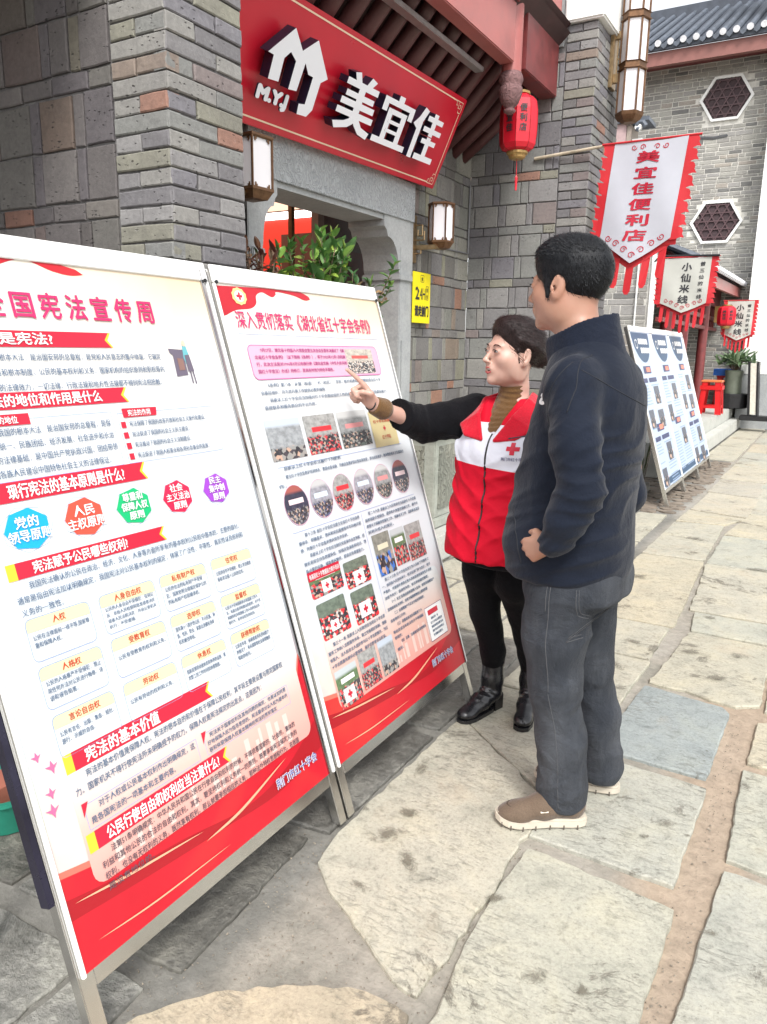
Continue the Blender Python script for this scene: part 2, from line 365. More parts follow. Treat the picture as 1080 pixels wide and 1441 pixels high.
# third column
flag([(-.165, .60), (.35, .60), (.34, 1.28), (.05, 1.34), (-.145, 1.30)], tone=PALE)
flag([(-.15, 1.34), (.05, 1.38), (.33, 1.32), (.33, 2.12), (-.105, 2.16)], tone=COOL, rough=.008)
flag([(-.105, 2.21), (.34, 2.18), (.34, 2.72), (-.115, 2.78)], tone=GREEN, rough=.008)
flag([(-.105, 2.84), (.33, 2.80), (.33, 3.20), (-.02, 3.24), (-.10, 3.19)], tone=CREAM, rough=.010)
y = 3.32; i = 0
while y < 24:
    L = random.uniform(.55, 1.1); x0 = -.085 if y < 4.1 else -.03; flag([(x0, y), (.46, y), (.46, y+L-.02), (x0, y+L-.02)], tone=[PALE, COOL, None][i % 3]); y += L; i += 1
x = .37
for k in range(5):
    w = random.uniform(.42, .6); y = .6 if k == 0 else random.uniform(-.6, .6)
    while y < (24 if k < 2 else 14):
        L = random.uniform(.6, 1.2)
        if k > 0 or y+L < 3.3: flag([(x+G, y), (x+w-G, y), (x+w-G, y+L-.02), (x+G, y+L-.02)])
        elif y >= 3.3: flag([(.475, y), (x+w-G, y), (x+w-G, y+L-.02), (.475, y+L-.02)])
        else: flag([(x+G, y), (x+w-G, y), (x+w-G, 3.29), (x+G, 3.29)]); L = 3.31-y
        y += L
    x += w
# dark, damp strip of stone left of the kerb line (z slightly lower)
y = -.2; i = 0
rows = [(.55, 1.02), (1.07, 1.66), (1.69, 2.41), (2.45, 3.49), (3.53, 4.3), (4.33, 5.1), (5.14, 5.95), (6.0, 7.15)]
for (a, b) in rows:
    wet = b < 3.6
    flag([(-1.36 if a < 3.4 else -1.40, a), (-1.165, a+.02), (-1.160 if a > 1.6 else -1.21, b), (-1.37 if a < 3.4 else -1.41, b-.01)], z=-.002, mat=m_wet if wet else m_flag, rough=.014 if a < 1.6 else .006, tone=None if wet else PALE)
    xx = -1.39 if a < 3.4 else -1.43
    while xx > -2.6:
        w = random.uniform(.28, .5); yy = a
        flag([(xx-w, yy), (xx, yy), (xx, b-.01), (xx-w, b-.02)], z=-.004, mat=m_wet if b < 4.2 else m_flag, rough=.016, tone=None if b < 4.2 else PALE); xx -= w+.03
# brown cobbles around the far stands
m_cob = plain('brown_cobble', (.20, .165, .13), .8, var=.35, scale=8, bump=.4, bdist=.01)
cob = MB()
for i in range(700):
    xx = random.uniform(-2.3, -1.10); yy = random.uniform(7.25, 11.3); s1 = random.uniform(.035, .07); s2 = random.uniform(.03, .06); a = random.uniform(-.3, .3)
    P = [(xx+s1*math.cos(a+q)*1.1, yy+s2*math.sin(a+q)) for q in (0, 1.05, 2.1, 3.14, 4.19, 5.24)]
    cob.prism(P, (0, 0, 0), (1, 0, 0), (0, 1, 0), (0, 0, 1), -.02, random.uniform(-.010, .002))
tag(cob.build('cobbles', m_cob, pav), kind='stuff')
y = 11.4
while y < 22:
    L = random.uniform(.8, 1.4); flag([(-1.46, y), (-1.05, y-.05), (-1.03, y+L-.06), (-1.46, y+L-.02)], tone=PALE); y += L
# steps up to the far shop
stp = thing('shop_steps', (-1.9, 14.8, 0), 'two long pale stone steps in front of the far noodle shop', 'steps')
m_step = stone_mat('pale_step_stone', (.42, .43, .40), (.50, .50, .46), dirt=.2)
y = 11.5
while y < 23:
    L = min(random.uniform(1.6, 2.4), 23-y)
    MB().box((-1.645, y, .0), (-1.485, y+L-.008, .2)).build('lower_step', m_step, stp, bevel=.01); y += L
y = 9.2
while y < 23:
    L = min(random.uniform(1.6, 2.4), 23-y)
    MB().box((-2.6, y, .0), (-1.65, y+L-.008, .4)).build('platform_slab', m_step, stp, bevel=.01); y += L

# damp dark patches with ragged edges, and grit lying in the joints
def stain_mat():
    t = NT('damp_stain'); v = t.pos(); n = t.noise(v, 26, 9, .85, .8); t.col(t.ramp(n, [(.3, (.11, .10, .075)), (.7, (.24, .22, .17))])); t.set(Roughness=.6)
    tr = t.n('ShaderNodeBsdfTransparent'); mx = t.n('ShaderNodeMixShader'); uv = t.n('ShaderNodeUVMap'); ln = t.n('ShaderNodeVectorMath', operation='LENGTH'); t.l(uv.outputs[0], ln.inputs[0])
    k = t.math('SUBTRACT', t.math('ADD', ln.outputs['Value'], t.math('MULTIPLY', n, 3.2)), 1.35)
    t.l(t.ramp(k, [(.30, (.25,)*3), (.85, (1, 1, 1))]), mx.inputs[0]); out = t.t.nodes['Material Output']; t.l(t.b.outputs[0], mx.inputs[1]); t.l(tr.outputs[0], mx.inputs[2]); t.l(mx.outputs[0], out.inputs[0]); return t.mat
m_stain = stain_mat()
STAINS = [(-1.0, 1.79, .11, .055, .9), (-.89, 1.71, .10, .035, 2.3), (-1.0, 1.92, .06, .04, .2), (-1.09, 2.18, .035, .10, .1), (-.62, 1.70, .045, .03, .5), (-.285, 2.29, .045, .035, .2), (-.33, 2.19, .03, .02, .3), (-.22, 2.26, .015, .012, 0), (-.755, 3.46, .15, .055, -.35), (-.72, 3.80, .08, .04, -.2), (-.73, 3.22, .06, .03, .3),
          (-.10, 1.87, .05, .02, .4), (-.44, 1.50, .05, .03, .9), (-.33, 1.52, .03, .03, 0), (-.44, 4.40, .07, .04, 0), (-.45, 3.82, .10, .05, .3), (-.24, 3.88, .07, .05, 0), (-.30, 3.55, .09, .07, .5), (-.95, 5.0, .12, .10, 0), (-.3, 5.6, .14, .08, .2), (-.8, 6.3, .2, .10, .1), (-.12, 1.45, .04, .03, 0), (-.95, 1.55, .05, .03, 0)]
for i, (x, y, a, b, an) in enumerate(STAINS):
    n = 20; V = [(x, y, .0062)]+[(x+a*math.cos(q)*math.cos(an)-b*math.sin(q)*math.sin(an), y+a*math.cos(q)*math.sin(an)+b*math.sin(q)*math.cos(an), .0062) for q in [2*math.pi*k/n for k in range(n)]]
    me = bpy.data.meshes.new('damp_stain'); me.from_pydata(V, [], [(0, 1+k, 1+(k+1) % n) for k in range(n)]); me.materials.append(m_stain); uv = me.uv_layers.new(name='UVMap')
    for lp in me.loops:
        j = lp.vertex_index; uv.data[lp.index].uv = (0, 0) if j == 0 else (math.cos(2*math.pi*(j-1)/n), math.sin(2*math.pi*(j-1)/n))
    link_mesh('damp_stain', me, pav)
gr = MB(); r_ = random.Random(3)
def grit(x, y, s_):
    h = [Vector((r_.uniform(-1, 1), r_.uniform(-1, 1), r_.uniform(-.3, .9)))*s_ for _ in range(5)]; p = Vector((x, y, -.012)); gr.add([p+q for q in h], [(0, 1, 2), (0, 2, 3), (0, 3, 4), (1, 2, 4), (2, 3, 4), (0, 1, 4), (1, 3, 4)])
for _ in range(1400):
    y = r_.uniform(.8, 5); grit(r_.choice([-.17, -.165, -.645, -.64])+r_.gauss(0, .022), y, r_.uniform(.0015, .0045))
for _ in range(1500): grit(r_.uniform(-1.35, -.7), r_.uniform(.95, 1.7), r_.uniform(.001, .0045))
tag(gr.build('grit', plain('stone_grit', (.22, .19, .15), .9, var=.6, scale=200), pav), kind='stuff')
# ------------------------------------------------------------------ brick walls
BM = {}
def brick_mesh(w, h, mat, var, dep=.05):
    key = (round(w/.004), round(h/.004), mat.name, var)
    if key in BM: return BM[key]
    r_ = random.Random(hash(key[:2]) ^ var*7919); j = lambda s=.0022: r_.uniform(-s, s)
    c = .0035; V = []
    for (x, z) in ((-1, -1), (1, -1), (1, 1), (-1, 1)): V.append((x*w/2+j(.001), 0, z*h/2+j(.001)))
    V2 = []; 
    for (x, z) in ((-1, -1), (1, -1), (1, 1), (-1, 1)): V2.append((x*w/2+j(), -dep+c+j(.001), z*h/2+j()))
    # front ring with mid points for a hand-made outline
    def mid(a, b, s): return tuple((a[i]+b[i])/2+(j(s) if i != 1 else j(.0008)) for i in range(3))
    ring = []
    for i in range(4): ring += [V2[i], mid(V2[i], V2[(i+1) % 4], .002)]
    back = []
    for i in range(4): back += [V[i], mid(V[i], V[(i+1) % 4], .0)]
    front = [(p[0]*(1-2*c/w), -dep+j(.0007), p[2]*(1-2*c/h)) for p in ring]
    vs = back+ring+front; F = []
    for b_ in (0, 8):
        for i in range(8): k = (i+1) % 8; F.append((b_+i, b_+k, b_+8+k, b_+8+i))
    F.append(tuple(range(16, 24)))
    me = bpy.data.meshes.new('brick'); me.from_pydata(vs, [], F); me.materials.append(mat); me.update()
    BM[key] = me; return me
def lay(parent, rects, O, ang, mat, keep=300, vis=None, name='brick', depth=.05):
    """rects (u0,u1,z0,z1) on the face starting at O; ang turns the -Y facing face. First bricks are objects, the rest one joined part"""
    Wp = WM[parent].inverted(); R = Matrix.Rotation(ang, 4, 'Z'); T = Matrix.Translation(Vector(O)) @ R
    own = [r for r in rects if vis is None or vis(r)]; own.sort(key=lambda r: -(r[1]-r[0])*(r[3]-r[2]) if len(rects) > 9999 else 0)
    ks = set(id(r) for r in own[:keep]); stuff = MB()
    for r in rects:
        w = r[1]-r[0]; h = r[3]-r[2]
        if w < .012 or h < .012: continue
        me = brick_mesh(w, h, mat, random.randrange(3), depth)
        M = T @ Matrix.Translation(((r[0]+r[1])/2, depth-.004-random.uniform(0, .005)+.004, (r[2]+r[3])/2))
        if id(r) in ks:
            o = bpy.data.objects.new(name, me); COL.objects.link(o); o.parent = parent; o.matrix_local = Wp @ M
        else:
            stuff.add([M @ v.co for v in me.vertices], [tuple(p.vertices) for p in me.polygons])
    if stuff.v: 
        o = stuff.build(name, mat, parent); tag(o, kind='stuff')
def quoin(u0, u1, z0, z1, ch, j, flip=0, lead=1):
    out = []; z = z0; k = flip
    while z < z1-.01:
        zt = min(z+ch-j, z1); w = u1-u0
        if k % 2: out.append((u0, u1, z, zt))
        else: m = u0+w*random.uniform(.42, .5); out += [(u0, m-j/2, z, zt), (m+j/2, u1, z, zt)]
        z += ch; k += 1
    return out
def side(u0, u1, z0, z1, ch, j, flip=0):
    """stretcher + header, alternating"""
    out = []; z = z0; k = flip; w = u1-u0
    while z < z1-.01:
        zt = min(z+ch-j, z1); m = u0+w*((.35 if k % 2 else .65)+random.uniform(-.03, .03))
        out += [(u0, m-j/2, z, zt), (m+j/2, u1, z, zt)]; z += ch; k += 1
    return out
def boxbond(u0, u1, z0, z1, tall, thin, sq, nar, j, zstart=None, seq=(1, 1, 0)):
    out = []; z = z0; k = 0
    while z < z1-.01:
        T_ = seq[k % len(seq)]; h = (tall if T_ else thin)*random.uniform(.97, 1.03); zt = min(z+h, z1)
        u = u0; n = random.randrange(2)
        first = True
        while u < u1-.01:
            if T_: w = (sq if n % 2 else nar)*random.uniform(.88, 1.15)
            else: w = sq*random.uniform(.6, 1.1)
            if random.random() < .16 and T_ and n % 2: w *= .6
            if first: w *= random.uniform(.4, 1); first = False
            ue = min(u+w, u1)
            if u1-ue < .03: ue = u1
            out.append((u, ue-(j if ue < u1 else 0), z, zt-j)); u = ue; n += 1
        z = zt; k += 1
    return out

# ---- left cross wall, its corner nearest the camera
lw = thing('brick_wall', (-1.75, 1.9, 0), 'near grey brick cross wall whose corner rises behind the boards', 'wall')
MB().box((-4.2, 1.752, -.02), (-1.757, 2.075, 3.9)).build('mortar_core', m_mortar, lw)
Q = quoin(0, 0, 0, 0, 1, 0)
J = .006
zq0 = 1.70-.0516*30+.003
FG = [(p, (c[0]*.86, c[1]*.80, c[2]*.78)) for p, c in GREYS]; m_brick_thin = brick_mat('brown_grey_thin_brick_shaded', FG, light=.75, efflor=.12); m_brick_field = brick_mat('brown_grey_brick_shaded', [(p, c if c[0] < .23 else (.18, .155, .14)) for p, c in FG], light=.72, efflor=.12)  # browner field bricks, with shade under the eaves also darkened into their colour
r1 = quoin(-.225, 0.0, zq0, 2.95, .0516, J, 0)
r2 = boxbond(-2.2, -.234, .03, 2.95, .158, .058, .168, .050, J)
r3 = side(0.0, .325, zq0, 2.95, .0516, J, 1)
vis = lambda r: r[3] > 1.55 and r[2] < 2.62 and r[0] > -.95
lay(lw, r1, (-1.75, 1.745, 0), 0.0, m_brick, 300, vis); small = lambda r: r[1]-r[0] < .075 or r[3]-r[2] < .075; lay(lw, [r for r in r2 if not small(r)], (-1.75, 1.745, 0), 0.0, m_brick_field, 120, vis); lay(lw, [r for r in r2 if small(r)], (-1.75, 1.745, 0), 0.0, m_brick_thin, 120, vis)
lay(lw, r3, (-1.75, 1.745+.001, 0), math.pi/2, m_brick, 90, vis)
MB().box((-4.2, -.2, 2.76), (-1.90, 2.2, 2.84)).build('eaves_slab', m_darkwood, lw)
for k in range(14): MB().tube([(-4.1+.165*k, -.2, 2.71), (-4.1+.165*k, 1.74, 2.71)], .045, 8).build('eaves_rafter', m_darkwood, lw)
# ---- right cross wall (niche side) with stone cap
rw = thing('brick_wall', (-1.9, 6.3, 0), 'grey brick cross wall beside the red lantern, with pale stone cap', 'wall')
MB().box((-2.70, 5.978, -.02), (-1.757, 6.68, 3.755)).build('mortar_core', m_mortar, rw)
J = .0075
r1 = quoin(-.225, 0, .02, 3.745, .0635, J, 0)
r2 = boxbond(-.95, -.236, .02, 3.60, .165, .066, .19, .06, J)
r3 = side(0, .345, .02, 3.745, .0635, J, 1)+side(.355, .70, .02, 3.745, .0635, J, 0)
vis = lambda r: r[3] > 1.1
lay(rw, r1+r2, (-1.75, 5.97, 0), 0.0, m_brick, 300, vis)
lay(rw, r3, (-1.75, 5.971, 0), math.pi/2, m_brick, 120, lambda r: r[3] > 2.1 and r[0] < .4)
cp = MB().box((-1.99, 5.93, 3.76), (-1.70, 6.74, 4.2)); cp.box((-1.95, 5.95, 4.2), (-1.73, 6.6, 4.6))
cp.build('stone_cap', m_white, rw, bevel=.012)
MB().box((-2.70, 5.96, 3.62), (-2.0, 6.60, 4.3)).build('cap_panel', m_stone, rw)
# ---- shop front wall, set back, facing the street
fw = thing('shop_front_wall', (-2.75, 4.2, 0), 'recessed grey brick shop front under the big red sign', 'wall')
MB().box((-3.0, 4.958, -.02), (-2.708, 5.978, 3.7)).build('mortar_core', m_mortar, fw)
MB().box((-3.0, 2.05, -.02), (-2.708, 3.17, 3.7)).build('mortar_core', m_mortar, fw)
r1 = boxbond(4.955, 5.965, .02, 3.5, .165, .066, .19, .06, J)
lay(fw, r1, (-2.70, 0, 0), math.pi/2, m_brick_in, 260, lambda r: r[3] > 1.0)
r1 = boxbond(2.1, 3.17, .02, 3.5, .165, .066, .19, .06, J)
lay(fw, r1, (-2.70, 0, 0), math.pi/2, m_brick_in, 0)
MB().box((-3.0, 3.17, 2.56), (-2.715, 4.958, 3.7)).build('panel_over_door', m_darkwood, fw)
# stone door case: jambs, lintel, corbels
dc = thing('stone_door_case', (-2.75, 4.1, 0), 'carved bluish stone door surround with curved corbels', 'doorway')
MB().box((-2.95, 4.77, 0), (-2.665, 4.952, 2.13)).build('jamb', m_stone, dc, bevel=.006)
MB().box((-2.95, 3.175, 0), (-2.665, 3.27, 2.13)).build('jamb', m_stone, dc, bevel=.006)
MB().box((-2.664, 4.80, .30), (-2.655, 4.925, 1.50)).build('jamb_panel', m_stone, dc, bevel=.003)
MB().box((-2.672, 3.175, 2.30), (-2.655, 4.952, 2.55)).build('lintel_carving', m_carved, dc, bevel=.003)
MB().box((-2.95, 3.175, 2.27), (-2.675, 4.952, 2.56)).build('lintel', m_stone, dc)
cor = [(0, 0), (.185, 0), (.185, -.0), (.185, .14), (0, .14)]
for sgn, yb, kk in ((-1, 4.952, 1.0), (1, 3.175, .62)):
    # quarter-round corbel under the lintel
    P = [(0, 2.27), (0, 1.98)]; w = .18
    P = [(0, 2.30), (0, 1.93), (w, 1.93)]
    for a in range(0, 91, 15):
        P.append((w+.02+.15*(1-math.cos(math.radians(a))), 1.97+.20*math.sin(math.radians(a))))
    P += [(w+.19, 2.21), (w+.22, 2.23), (w+.22, 2.30)]
    PP = [(yb+sgn*p[0]*kk, p[1]) for p in P]
    MB().prism(PP, (0, 0, 0), (0, 1, 0), (0, 0, 1), (1, 0, 0), -2.948, -2.667).build('corbel', m_stone, dc)
    MB().box((-2.964, min(yb+sgn*.02, yb+sgn*.20*kk), 1.90), (-2.650, max(yb+sgn*.02, yb+sgn*.20*kk), 1.945)).build('corbel_moulding', m_stone, dc, bevel=.006)
# carved stone base beside the door
ps = thing('carved_stone_base', (-2.5, 5.0, 0), 'low carved greenish stone door base seen under her outstretched arm', 'stone base')
MB().box((-2.66, 4.68, .20), (-2.30, 5.10, .27)).build('foot_moulding', m_plinth, ps, bevel=.01)
MB().box((-2.655, 4.70, .27), (-2.32, 5.08, .84)).build('block', m_plinth, ps, bevel=.008)
MB().box((-2.64, 4.692, .33), (-2.40, 4.698, .78)).build('carved_panel', m_plinth_c, ps)
MB().box((-2.319, 4.76, .33), (-2.312, 5.03, .78)).build('carved_panel', m_plinth_c, ps)
MB().box((-2.66, 4.66, .85), (-2.28, 5.12, .97)).build('top_slab', m_plinth, ps, bevel=.012)
MB().box((-2.70, 3.0, 0), (-2.20, 5.96, .195)).build('door_step', m_step, ps, bevel=.012)
# interior seen through the opening
shop = thing('shop_interior', (-4.5, 4.8, 0), 'warm lit shop interior behind the stone doorway, with a red fascia', 'interior')
m_in_wood = plain('inner_brown_wood', (.13, .055, .045), .45, var=.3, scale=8)
m_in_wall = plain('inner_wall', (.35, .22, .15), .7, var=.2)
MB().box((-7.6, 2.8, 0), (-7.5, 7.1, 3)).build('back_wall', m_in_wall, shop)
MB().box((-7.5, 2.8, 2.90), (-3.0, 7.1, 2.98)).build('ceiling', plain('inner_ceiling', (.62, .46, .36), .5), shop)
MB().box((-7.5, 7.0, 0), (-3.3, 7.1, 2.90)).build('side_wall', m_in_wood, shop)
MB().box((-7.5, 2.7, 0), (-3.0, 2.8, 2.9)).build('side_wall', m_in_wall, shop)
MB().box((-3.42, 4.78, 0), (-3.36, 7.0, 2.90)).build('door_leaf', m_in_wood, shop, bevel=.004)
MB().box((-3.358, 4.98, .3), (-3.350, 5.44, 2.17)).build('door_panel', plain('inner_red_panel', (.16, .022, .018), .35), shop, bevel=.002)
MB().box((-3.357, 4.70, 0), (-3.30, 4.775, 2.9)).build('door_frame', plain('inner_grey_frame', (.22, .17, .16), .4), shop)
MB().box((-3.40, 4.48, 0), (-3.37, 4.515, 2.9)).build('door_frame', m_bronze, shop)
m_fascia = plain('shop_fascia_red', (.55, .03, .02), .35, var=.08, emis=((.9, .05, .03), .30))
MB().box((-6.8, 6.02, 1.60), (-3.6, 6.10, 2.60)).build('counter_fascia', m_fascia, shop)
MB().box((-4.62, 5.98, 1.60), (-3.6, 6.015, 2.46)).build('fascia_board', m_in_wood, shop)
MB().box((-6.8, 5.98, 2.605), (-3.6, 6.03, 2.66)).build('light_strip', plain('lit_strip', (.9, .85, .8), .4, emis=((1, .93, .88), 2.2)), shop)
MB().box((-7.2, 3.0, 2.86), (-3.5, 6.9, 2.895)).build('ceiling_panel', plain('glowing_ceiling', (.8, .6, .45), .4, emis=((1, .70, .50), .75)), shop)  # ceiling given its own glow, standing in for warm light inside
# ------------------------------------------------------------------ printed boards
def ink_mat(c, name='print_ink'): 
    k = ('ink', tuple(round(x, 3) for x in c))
    if k not in BM: BM[k] = ink(name, c, .5)
    return BM[k]
INKN = {}
def text_mesh(body, res=1, bold=0.0):
    c = bpy.data.curves.new('t', 'FONT'); c.body = body; c.size = 1.0; c.resolution_u = res; c.fill_mode = 'BOTH'
    o = bpy.data.objects.new('t', c); COL.objects.link(o)
    dg = bpy.context.evaluated_depsgraph_get(); dg.update()
    me = bpy.data.meshes.new_from_object(o.evaluated_get(dg)); bpy.data.objects.remove(o); bpy.data.curves.remove(c)
    n = len(me.vertices); co = np.zeros(n*3); me.vertices.foreach_get('co', co); co = co.reshape(-1, 3)
    fs = [tuple(p.vertices) for p in me.polygons]; bpy.data.meshes.remove(me)
    if bold:
        V = []; F = []
        offs = [(1, 0), (-1, 0), (0, 1), (0, -1), (.7, .7), (-.7, .7), (.7, -.7), (-.7, -.7)]
        if bold < .02: offs = [(1, 0), (-1, 0), (0, .6), (0, -.6)]
        for i, (a, b) in enumerate(offs):
            c2 = co.copy(); c2[:, 0] += a*bold; c2[:, 1] += b*bold; c2[:, 2] += i*.0015
            F += [tuple(i*n+q for q in f) for f in fs]; V.append(c2)
        co = np.vstack(V); fs = F
    return co, fs
class Plane:
    """a flat printed surface: u to the right, v up, n out"""
    def __init__(s, O, eu, ev): s.O = Vector(O); s.eu = Vector(eu).normalized(); s.ev = Vector(ev).normalized(); s.en = s.eu.cross(s.ev).normalized()
    def P(s, u, v, n=0.0): return s.O+s.eu*u+s.ev*v+s.en*n
    def poly(s, pts, n, mb=None, m=0):
        mb = mb or MB(); A = sum(pts[i][0]*pts[(i+1)%len(pts)][1]-pts[(i+1)%len(pts)][0]*pts[i][1] for i in range(len(pts)))
        if A < 0: pts = pts[::-1]
        return mb.add([s.P(a, b, n) for a, b in pts], [tuple(range(len(pts)))], m)
    def text(s, body, u0, v0, h, n, width=None, bold=0.0, mb=None, m=0, res=1, rot=0, center=False):
        co, fs = text_mesh(body, res, bold); co = co.copy()
        if not len(co): return mb
        co[:, 0] -= 0
        xs = h
        if width: xs = width/max(1e-4, co[:, 0].max()-(co[:, 0].min() if center else 0))
        mb = mb or MB()
        x0 = -co[:, 0].min()*xs if center else 0
        X = co[:, 0]*xs+x0; Y = co[:, 1]*h; ca, sa = math.cos(rot), math.sin(rot)
        mb.add([s.P(u0+x*ca-y*sa, v0+x*sa+y*ca, n+z*.12) for x, y, z in zip(X, Y, co[:, 2])], fs, m); return mb
    def loop(s, pts, w, n, mb, m=0):
        """outline of a closed polygon, line width w"""
        k = len(pts)
        c = (sum(p[0] for p in pts)/k, sum(p[1] for p in pts)/k)
        inn = []
        for i in range(k):
            a, b, d_ = Vector(pts[i-1]), Vector(pts[i]), Vector(pts[(i+1) % k])
            t1 = (b-a); t2 = (d_-b)
            if t1.length < 1e-6 or t2.length < 1e-6: inn.append(tuple(b)); continue
            t1.normalize(); t2.normalize(); n1 = Vector((-t1.y, t1.x)); n2 = Vector((-t2.y, t2.x)); nn = (n1+n2)
            if nn.length < 1e-6: nn = n1
            nn.normalize(); q = b+nn*w
            if (q-Vector(c)).length > (b-Vector(c)).length: q = b-nn*w
            inn.append(tuple(q))
        mb.add([s.P(*p, n) for p in pts]+[s.P(*p, n) for p in inn], [(i, (i+1) % k, k+(i+1) % k, k+i) for i in range(k)], m); return mb
def rrect(u0, v0, u1, v1, r, k=4):
    out = []
    for cx, cy, a0 in ((u1-r, v1-r, 0), (u0+r, v1-r, 90), (u0+r, v0+r, 180), (u1-r, v0+r, 270)):
        for i in range(k+1): a = math.radians(a0+90*i/k); out.append((cx+r*math.cos(a), cy+r*math.sin(a)))
    return out
def smooth_curve(pts, k=6):
    out = []; n = len(pts)
    for i in range(n-1):
        p0 = pts[max(i-1, 0)]; p1 = pts[i]; p2 = pts[i+1]; p3 = pts[min(i+2, n-1)]
        for j in range(k):
            t = j/k; out.append(tuple(.5*((2*p1[q])+(-p0[q]+p2[q])*t+(2*p0[q]-5*p1[q]+4*p2[q]-p3[q])*t*t+(-p0[q]+3*p1[q]-3*p2[q]+p3[q])*t**3) for q in (0, 1)))
    out.append(tuple(pts[-1])); return out
INK_BLUE = (.07, .12, .19); INK_RED = (.62, .015, .05); WHITE = (.74, .74, .74)
i_white = ink('white_print', WHITE, .5); i_text = ink('slate_blue_print', (.085, .135, .22), .55); i_black = ink('black_print', (.03, .03, .035), .55)
i_red = ink('crimson_print', (.50, .008, .032), .5); i_yel = ink('yellow_print', (.85, .50, .03), .5); i_pinkt = ink('raspberry_print', (.62, .02, .12), .5)
i_line = ink('pale_blue_print', (.24, .32, .56), .5); i_dred = ink('rust_print', (.50, .05, .02), .5); i_navy = ink('navy_print', (.05, .06, .30), .5)
def poster_paper():
    t = NT('poster_paper'); at = t.n('ShaderNodeUVMap'); sx = t.n('ShaderNodeSeparateXYZ'); t.l(at.outputs[0], sx.inputs[0]); u, v = sx.outputs[0], sx.outputs[1]
    base = t.ramp(v, [(0, (.58, .63, .68)), (.55, (.62, .66, .69)), (.80, (.68, .68, .67)), (1, (.70, .66, .58))])
    # cream wash at the top right, pink and green washes low at the left, as printed
    nz = t.noise(at.outputs[0], 3.2, 4, .6)
    wash = t.math('MULTIPLY', t.ramp(v, [(.80, (0, 0, 0)), (.97, (1, 1, 1))]), t.ramp(t.math('ADD', u, t.math('MULTIPLY', nz, .4)), [(.5, (0, 0, 0)), (1, (1, 1, 1))]))
    c = t.mix(t.math('MULTIPLY', wash, .8), base, (.66, .50, .30))
    side_ = t.ramp(t.math('ADD', u, t.math('MULTIPLY', nz, .16)), [(.15, (1, 1, 1)), (.27, (0, 0, 0))])
    low = t.ramp(v, [(.16, (1, 1, 1)), (.34, (0, 0, 0))])
    pk = t.ramp(nz, [(.38, (.60, .33, .37)), (.50, (.62, .55, .42)), (.6, (.48, .55, .30))])
    c = t.mix(t.math('MULTIPLY', t.math('MULTIPLY', side_, low), .75), c, pk)
    bot = t.ramp(v, [(.20, (1, 1, 1)), (.33, (0, 0, 0))])
    c = t.mix(t.math('MULTIPLY', bot, t.math('MULTIPLY', t.ramp(u, [(.3, (0, 0, 0)), (.9, (1, 1, 1))]), .55)), c, (.62, .30, .26))
    t.col(c); t.set(Roughness=.42); t.b.inputs['Coat Weight'].default_value = .15; t.b.inputs['Coat Roughness'].default_value = .25
    vv = t.pos(); t.bump(t.noise(vv, 3.0, 3, .5), .3, .012); return t.mat
m_paper = poster_paper()
m_redsweep = NT('red_swoosh_print')
_v = m_redsweep.pos(); m_redsweep.col(m_redsweep.ramp(m_redsweep.noise(_v, 2.3, 3, .5, .6), [(.30, (.40, .003, .014)), (.52, (.50, .006, .018)), (.70, (.56, .03, .025)), (.80, (.62, .12, .06))])); m_redsweep.set(Roughness=.4); m_redsweep = m_redsweep.mat
m_pinkbox = ink('pink_wash_print', (.62, .37, .48), .45)
def photo_mat(name, wall, crowd, banner=None, hh=.5, sc_=26.0, ceil=None, bright=(.40, .40, .38)):
    wall = tuple(x*.62 for x in wall); ceil = tuple(x*.75 for x in ceil) if ceil else None; bright = tuple(x*.7 for x in bright)
    """a small printed picture: hall above, rows of people below"""
    t = NT(name); uv = t.n('ShaderNodeUVMap'); sx = t.n('ShaderNodeSeparateXYZ'); t.l(uv.outputs[0], sx.inputs[0]); u, v = sx.outputs[0], sx.outputs[1]
    vo = t.n('ShaderNodeTexVoronoi', i_Scale=sc_*.85, feature='F1'); t.l(uv.outputs[0], vo.inputs['Vector'])
    rr = t.n('ShaderNodeSeparateColor'); t.l(vo.outputs['Color'], rr.inputs[0])
    cr = t.ramp(rr.outputs[0], [(0, (.03, .03, .035)), (.3, crowd), (.55, (.06, .05, .06)), (.72, bright), (.88, (.5, .33, .25))], 'CONSTANT')
    nz = t.noise(uv.outputs[0], 7, 4, .6)
    up = t.mix(t.ramp(nz, [(.4, (0, 0, 0)), (.65, (1, 1, 1))]), wall, tuple(x*.6 for x in wall))
    if ceil: up = t.mix(t.ramp(v, [(.78, (0, 0, 0)), (.86, (1, 1, 1))]), up, ceil)
    if banner:
        bv = t.ramp(v, [(hh+.10, (0, 0, 0)), (hh+.11, (1, 1, 1)), (hh+.24, (0, 0, 0))], 'CONSTANT'); bu = t.ramp(u, [(.0, (0, 0, 0)), (.2, (1, 1, 1)), (.82, (0, 0, 0))], 'CONSTANT')
        up = t.mix(t.math('MULTIPLY', bv, bu), up, banner)
    edge = t.math('ADD', v, t.math('MULTIPLY', nz, .25))
    c = t.mix(t.ramp(edge, [(hh+.10, (1, 1, 1)), (hh+.15, (0, 0, 0))]), up, cr)
    t.col(c); t.set(Roughness=.45); return t.mat
